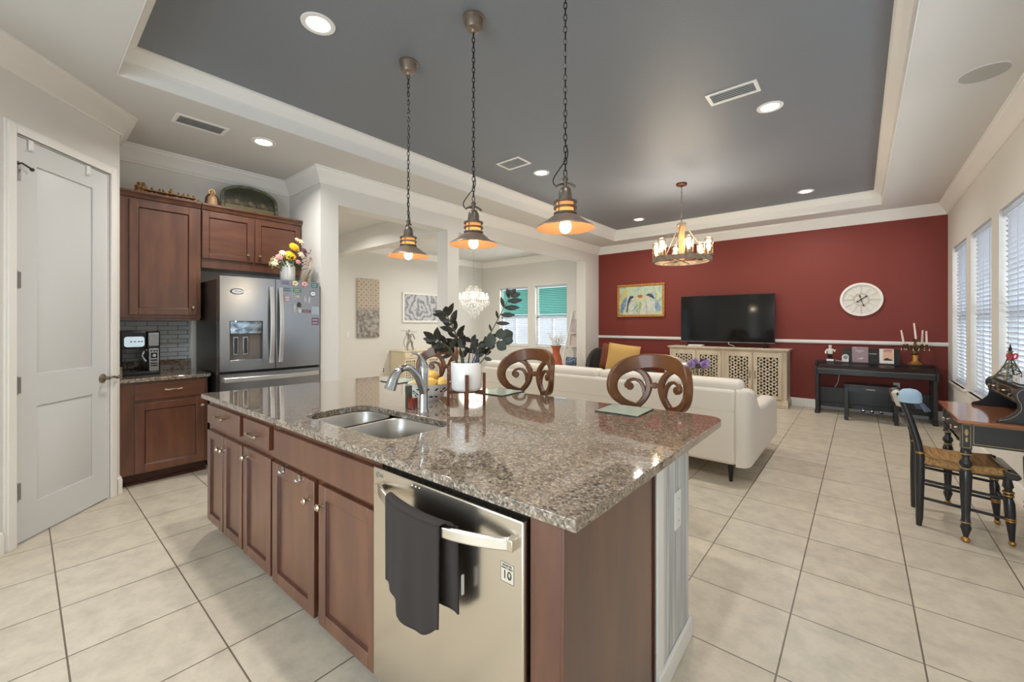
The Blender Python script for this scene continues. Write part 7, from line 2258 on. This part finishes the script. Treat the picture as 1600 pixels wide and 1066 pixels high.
mb = MB(); mb.box(0.004, 0.02, -0.475, 0.475, -0.3, 0.3); mb.build('print', swirl_art('grey_swirl_print'), t)

# crystal chandelier
t = thing('crystal_chandelier', 'tiered crystal chandelier hanging in the dining room', 'chandelier', (-6.14, 6.05, ZC))
mb = MB(); mb.lathe([(0, 0), (0.07, 0), (0.07, -0.015), (0.03, -0.04), (0, -0.045)], n=20); mb.build('canopy', CHROME, t)
mb = MB(); chain(mb, -0.93, -0.04, 0.04, 0.009, 0.002); mb.build('chain', CHROME, t)
mb = MB(); mb.lathe([(0, -0.9), (0.03, -0.92), (0.015, -0.97), (0.015, -1.2), (0.04, -1.24), (0.02, -1.3), (0, -1.32)], n=14)
for r, z in ((0.14, -1.0), (0.3, -1.2)):
    mb.tube([(r * math.cos(2 * PI * i / 32), r * math.sin(2 * PI * i / 32), z) for i in range(32)], 0.006, n=6, closed=True)
mb.build('frame', CHROME, t)
for k in range(8):
    a = 2 * PI * k / 8; c, s_ = math.cos(a), math.sin(a)
    mb = MB(); mb.tube(smooth([(0.02 * c, 0.02 * s_, -1.2), (0.14 * c, 0.14 * s_, -1.27), (0.25 * c, 0.25 * s_, -1.22), (0.28 * c, 0.28 * s_, -1.17)], 5), 0.006, n=6); ar = mb.build('arm', CHROME, t)
    mb = MB(); mb.cyl((0.28 * c, 0.28 * s_, -1.17), (0.28 * c, 0.28 * s_, -1.09), 0.009, n=8); mb.ball((0.28 * c, 0.28 * s_, -1.065), 0.012, 0.012, 0.028, n=10, m=8); mb.build('candle_bulb', emitter('crystal_bulb', (255, 236, 206), 9.0) if k == 0 else bpy.data.materials['crystal_bulb'], ar)
mb = MB()
rc = random.Random(5)
def drop(x, y, z, h, w):
    mb.lathe([(0, -h), (w, -h * 0.45), (w * 0.5, -0.1 * h), (0, 0)], (x, y, z), n=5, smooth=False)
for r, z0, n, hh in ((0.10, -0.93, 22, 0.10), (0.16, -0.98, 28, 0.11), (0.23, -1.06, 36, 0.11), (0.31, -1.12, 46, 0.11), (0.33, -1.19, 46, 0.12), (0.28, -1.25, 40, 0.12), (0.2, -1.32, 32, 0.12), (0.13, -1.4, 24, 0.13), (0.06, -1.47, 12, 0.14)):
    for i in range(n):
        a = 2 * PI * (i + rc.random() * 0.5) / n; rr = r * rc.uniform(0.92, 1.05)
        x, y = rr * math.cos(a), rr * math.sin(a)
        drop(x, y, z0, hh * rc.uniform(0.5, 1.0), 0.010)
        mb.ball((x, y, z0 + 0.012), 0.008, n=5, m=4)
        mb.ball((x * 0.9, y * 0.9, z0 + 0.035), 0.007, n=5, m=4)
o = mb.build('crystal_drops', CRYST, t); o['kind'] = 'stuff'
l = bpy.data.lights.new('crystal_glow', 'POINT'); l.energy = 14; l.color = (1.0, 0.9, 0.76); l.shadow_soft_size = 0.3
o = bpy.data.objects.new('crystal_glow', l); COL.objects.link(o); o.location = (-6.14, 6.05, 1.9)

# ladder shelf with pictures and a blue cushion
t = thing('ladder_shelf', 'white leaning ladder shelf beside the dining room windows', 'shelf', (-4.93, 8.24, 0))
for s in (-1, 1):
    mb = MB(); mb.bar((s * 0.32, -0.36, 0.0), (s * 0.16, -0.02, 1.60), 0.03, 0.022, up=(0, 1, 0)); mb.build('side_rail', WHITE, t)
for z in (0.40, 0.84, 1.14):
    q = z / 1.6; hw = 0.32 - 0.16 * q; yf = -0.36 + 0.34 * q
    mb = MB(); mb.box(-hw + 0.012, hw - 0.012, yf - 0.02, -0.004, z - 0.018, z); mb.build('shelf_board', WHITE, t, bevel=0.003)
mb = MB(); mb.tube(smooth([(-0.16, -0.02, 1.60), (-0.1, -0.015, 1.66), (0.1, -0.015, 1.66), (0.16, -0.02, 1.60)], 4), 0.011, n=7); mb.build('top_rung', WHITE, t)
LIL = mat('lilac_grey_print', (178, 164, 168), 0.6, col2=(196, 184, 184), scale=(10, 10, 10)); LIL2 = mat('pale_pink_print', (206, 190, 186), 0.6)
for nm, m_, z, w, h, lb in (('leaning_picture', LIL, 1.142, 0.32, 0.3, 'lilac grey picture on the upper board of the ladder shelf'), ('leaning_picture', LIL2, 0.842, 0.38, 0.26, 'pale pink picture on the middle board of the ladder shelf')):
    b = thing(nm, lb, 'picture', (-4.93, 8.16, z), 0, 'pictures on the ladder shelf')
    mb = MB(); mb.M = Matrix.Rotation(R(-8), 4, 'X'); mb.box(-w / 2, w / 2, -0.008, 0.004, 0.0, h); mb.build('board', m_, b, bevel=0.001)
    mb = MB(); mb.M = Matrix.Rotation(R(-8), 4, 'X'); mb.box(-w / 2 + 0.02, w / 2 - 0.02, -0.0092, -0.008, 0.02, h - 0.02); mb.build('print', m_, b)
cushion('floor_cushion', BLUEPAT, 'blue and white patterned cushion on the lowest board of the ladder shelf', (-5.02, 8.06, 0.49), Matrix.Rotation(R(-6), 4, 'X'), 0.30, 0.19, 0.15)
cushion('floor_cushion', BLUEPAT, 'blue and white patterned cushion at the column end of the ladder shelf', (-4.76, 8.06, 0.49), Matrix.Rotation(R(-6), 4, 'X'), 0.24, 0.18, 0.15)
# floor vase with white flowers
TER = mat('terracotta', (168, 84, 52), 0.6, col2=(188, 102, 66), scale=(12, 12, 12))
t = thing('floor_vase', 'tall terracotta floor vase holding white blossoms in the dining room', 'vase', (-4.92, 7.30, 0))
mb = MB(); mb.lathe([(0, 0), (0.1, 0), (0.13, 0.1), (0.15, 0.35), (0.12, 0.6), (0.075, 0.74), (0.085, 0.83), (0.12, 0.88), (0.112, 0.88), (0.07, 0.8), (0.06, 0.7), (0, 0.68)], n=28); mb.build('body', TER, t)
t = thing('white_blossoms', 'spray of small white blossoms in the terracotta floor vase', 'flowers', (-4.92, 7.30, 0.70))
for k in range(13):
    a = rc.uniform(0, 2 * PI); sp = rc.uniform(0.05, 0.2); h = rc.uniform(0.28, 0.46)
    mb = MB(); tip = (sp * math.cos(a), sp * math.sin(a), h)
    mb.tube(smooth([(0, 0, -0.01), (tip[0] * 0.35, tip[1] * 0.35, h * 0.5), tip], 4), 0.003, n=5); mb.mi = 1
    for i in range(6):
        q = 0.5 + 0.5 * i / 5; c = Vector((tip[0] * q + rc.uniform(-0.03, 0.03), tip[1] * q + rc.uniform(-0.03, 0.03), h * q + rc.uniform(-0.02, 0.02)))
        daisy(mb, c, 0.034, (rc.uniform(-1, 1), -1, 0.6), 5, 1)
    mb.build('blossom', [STEM, PLASTICW], t)
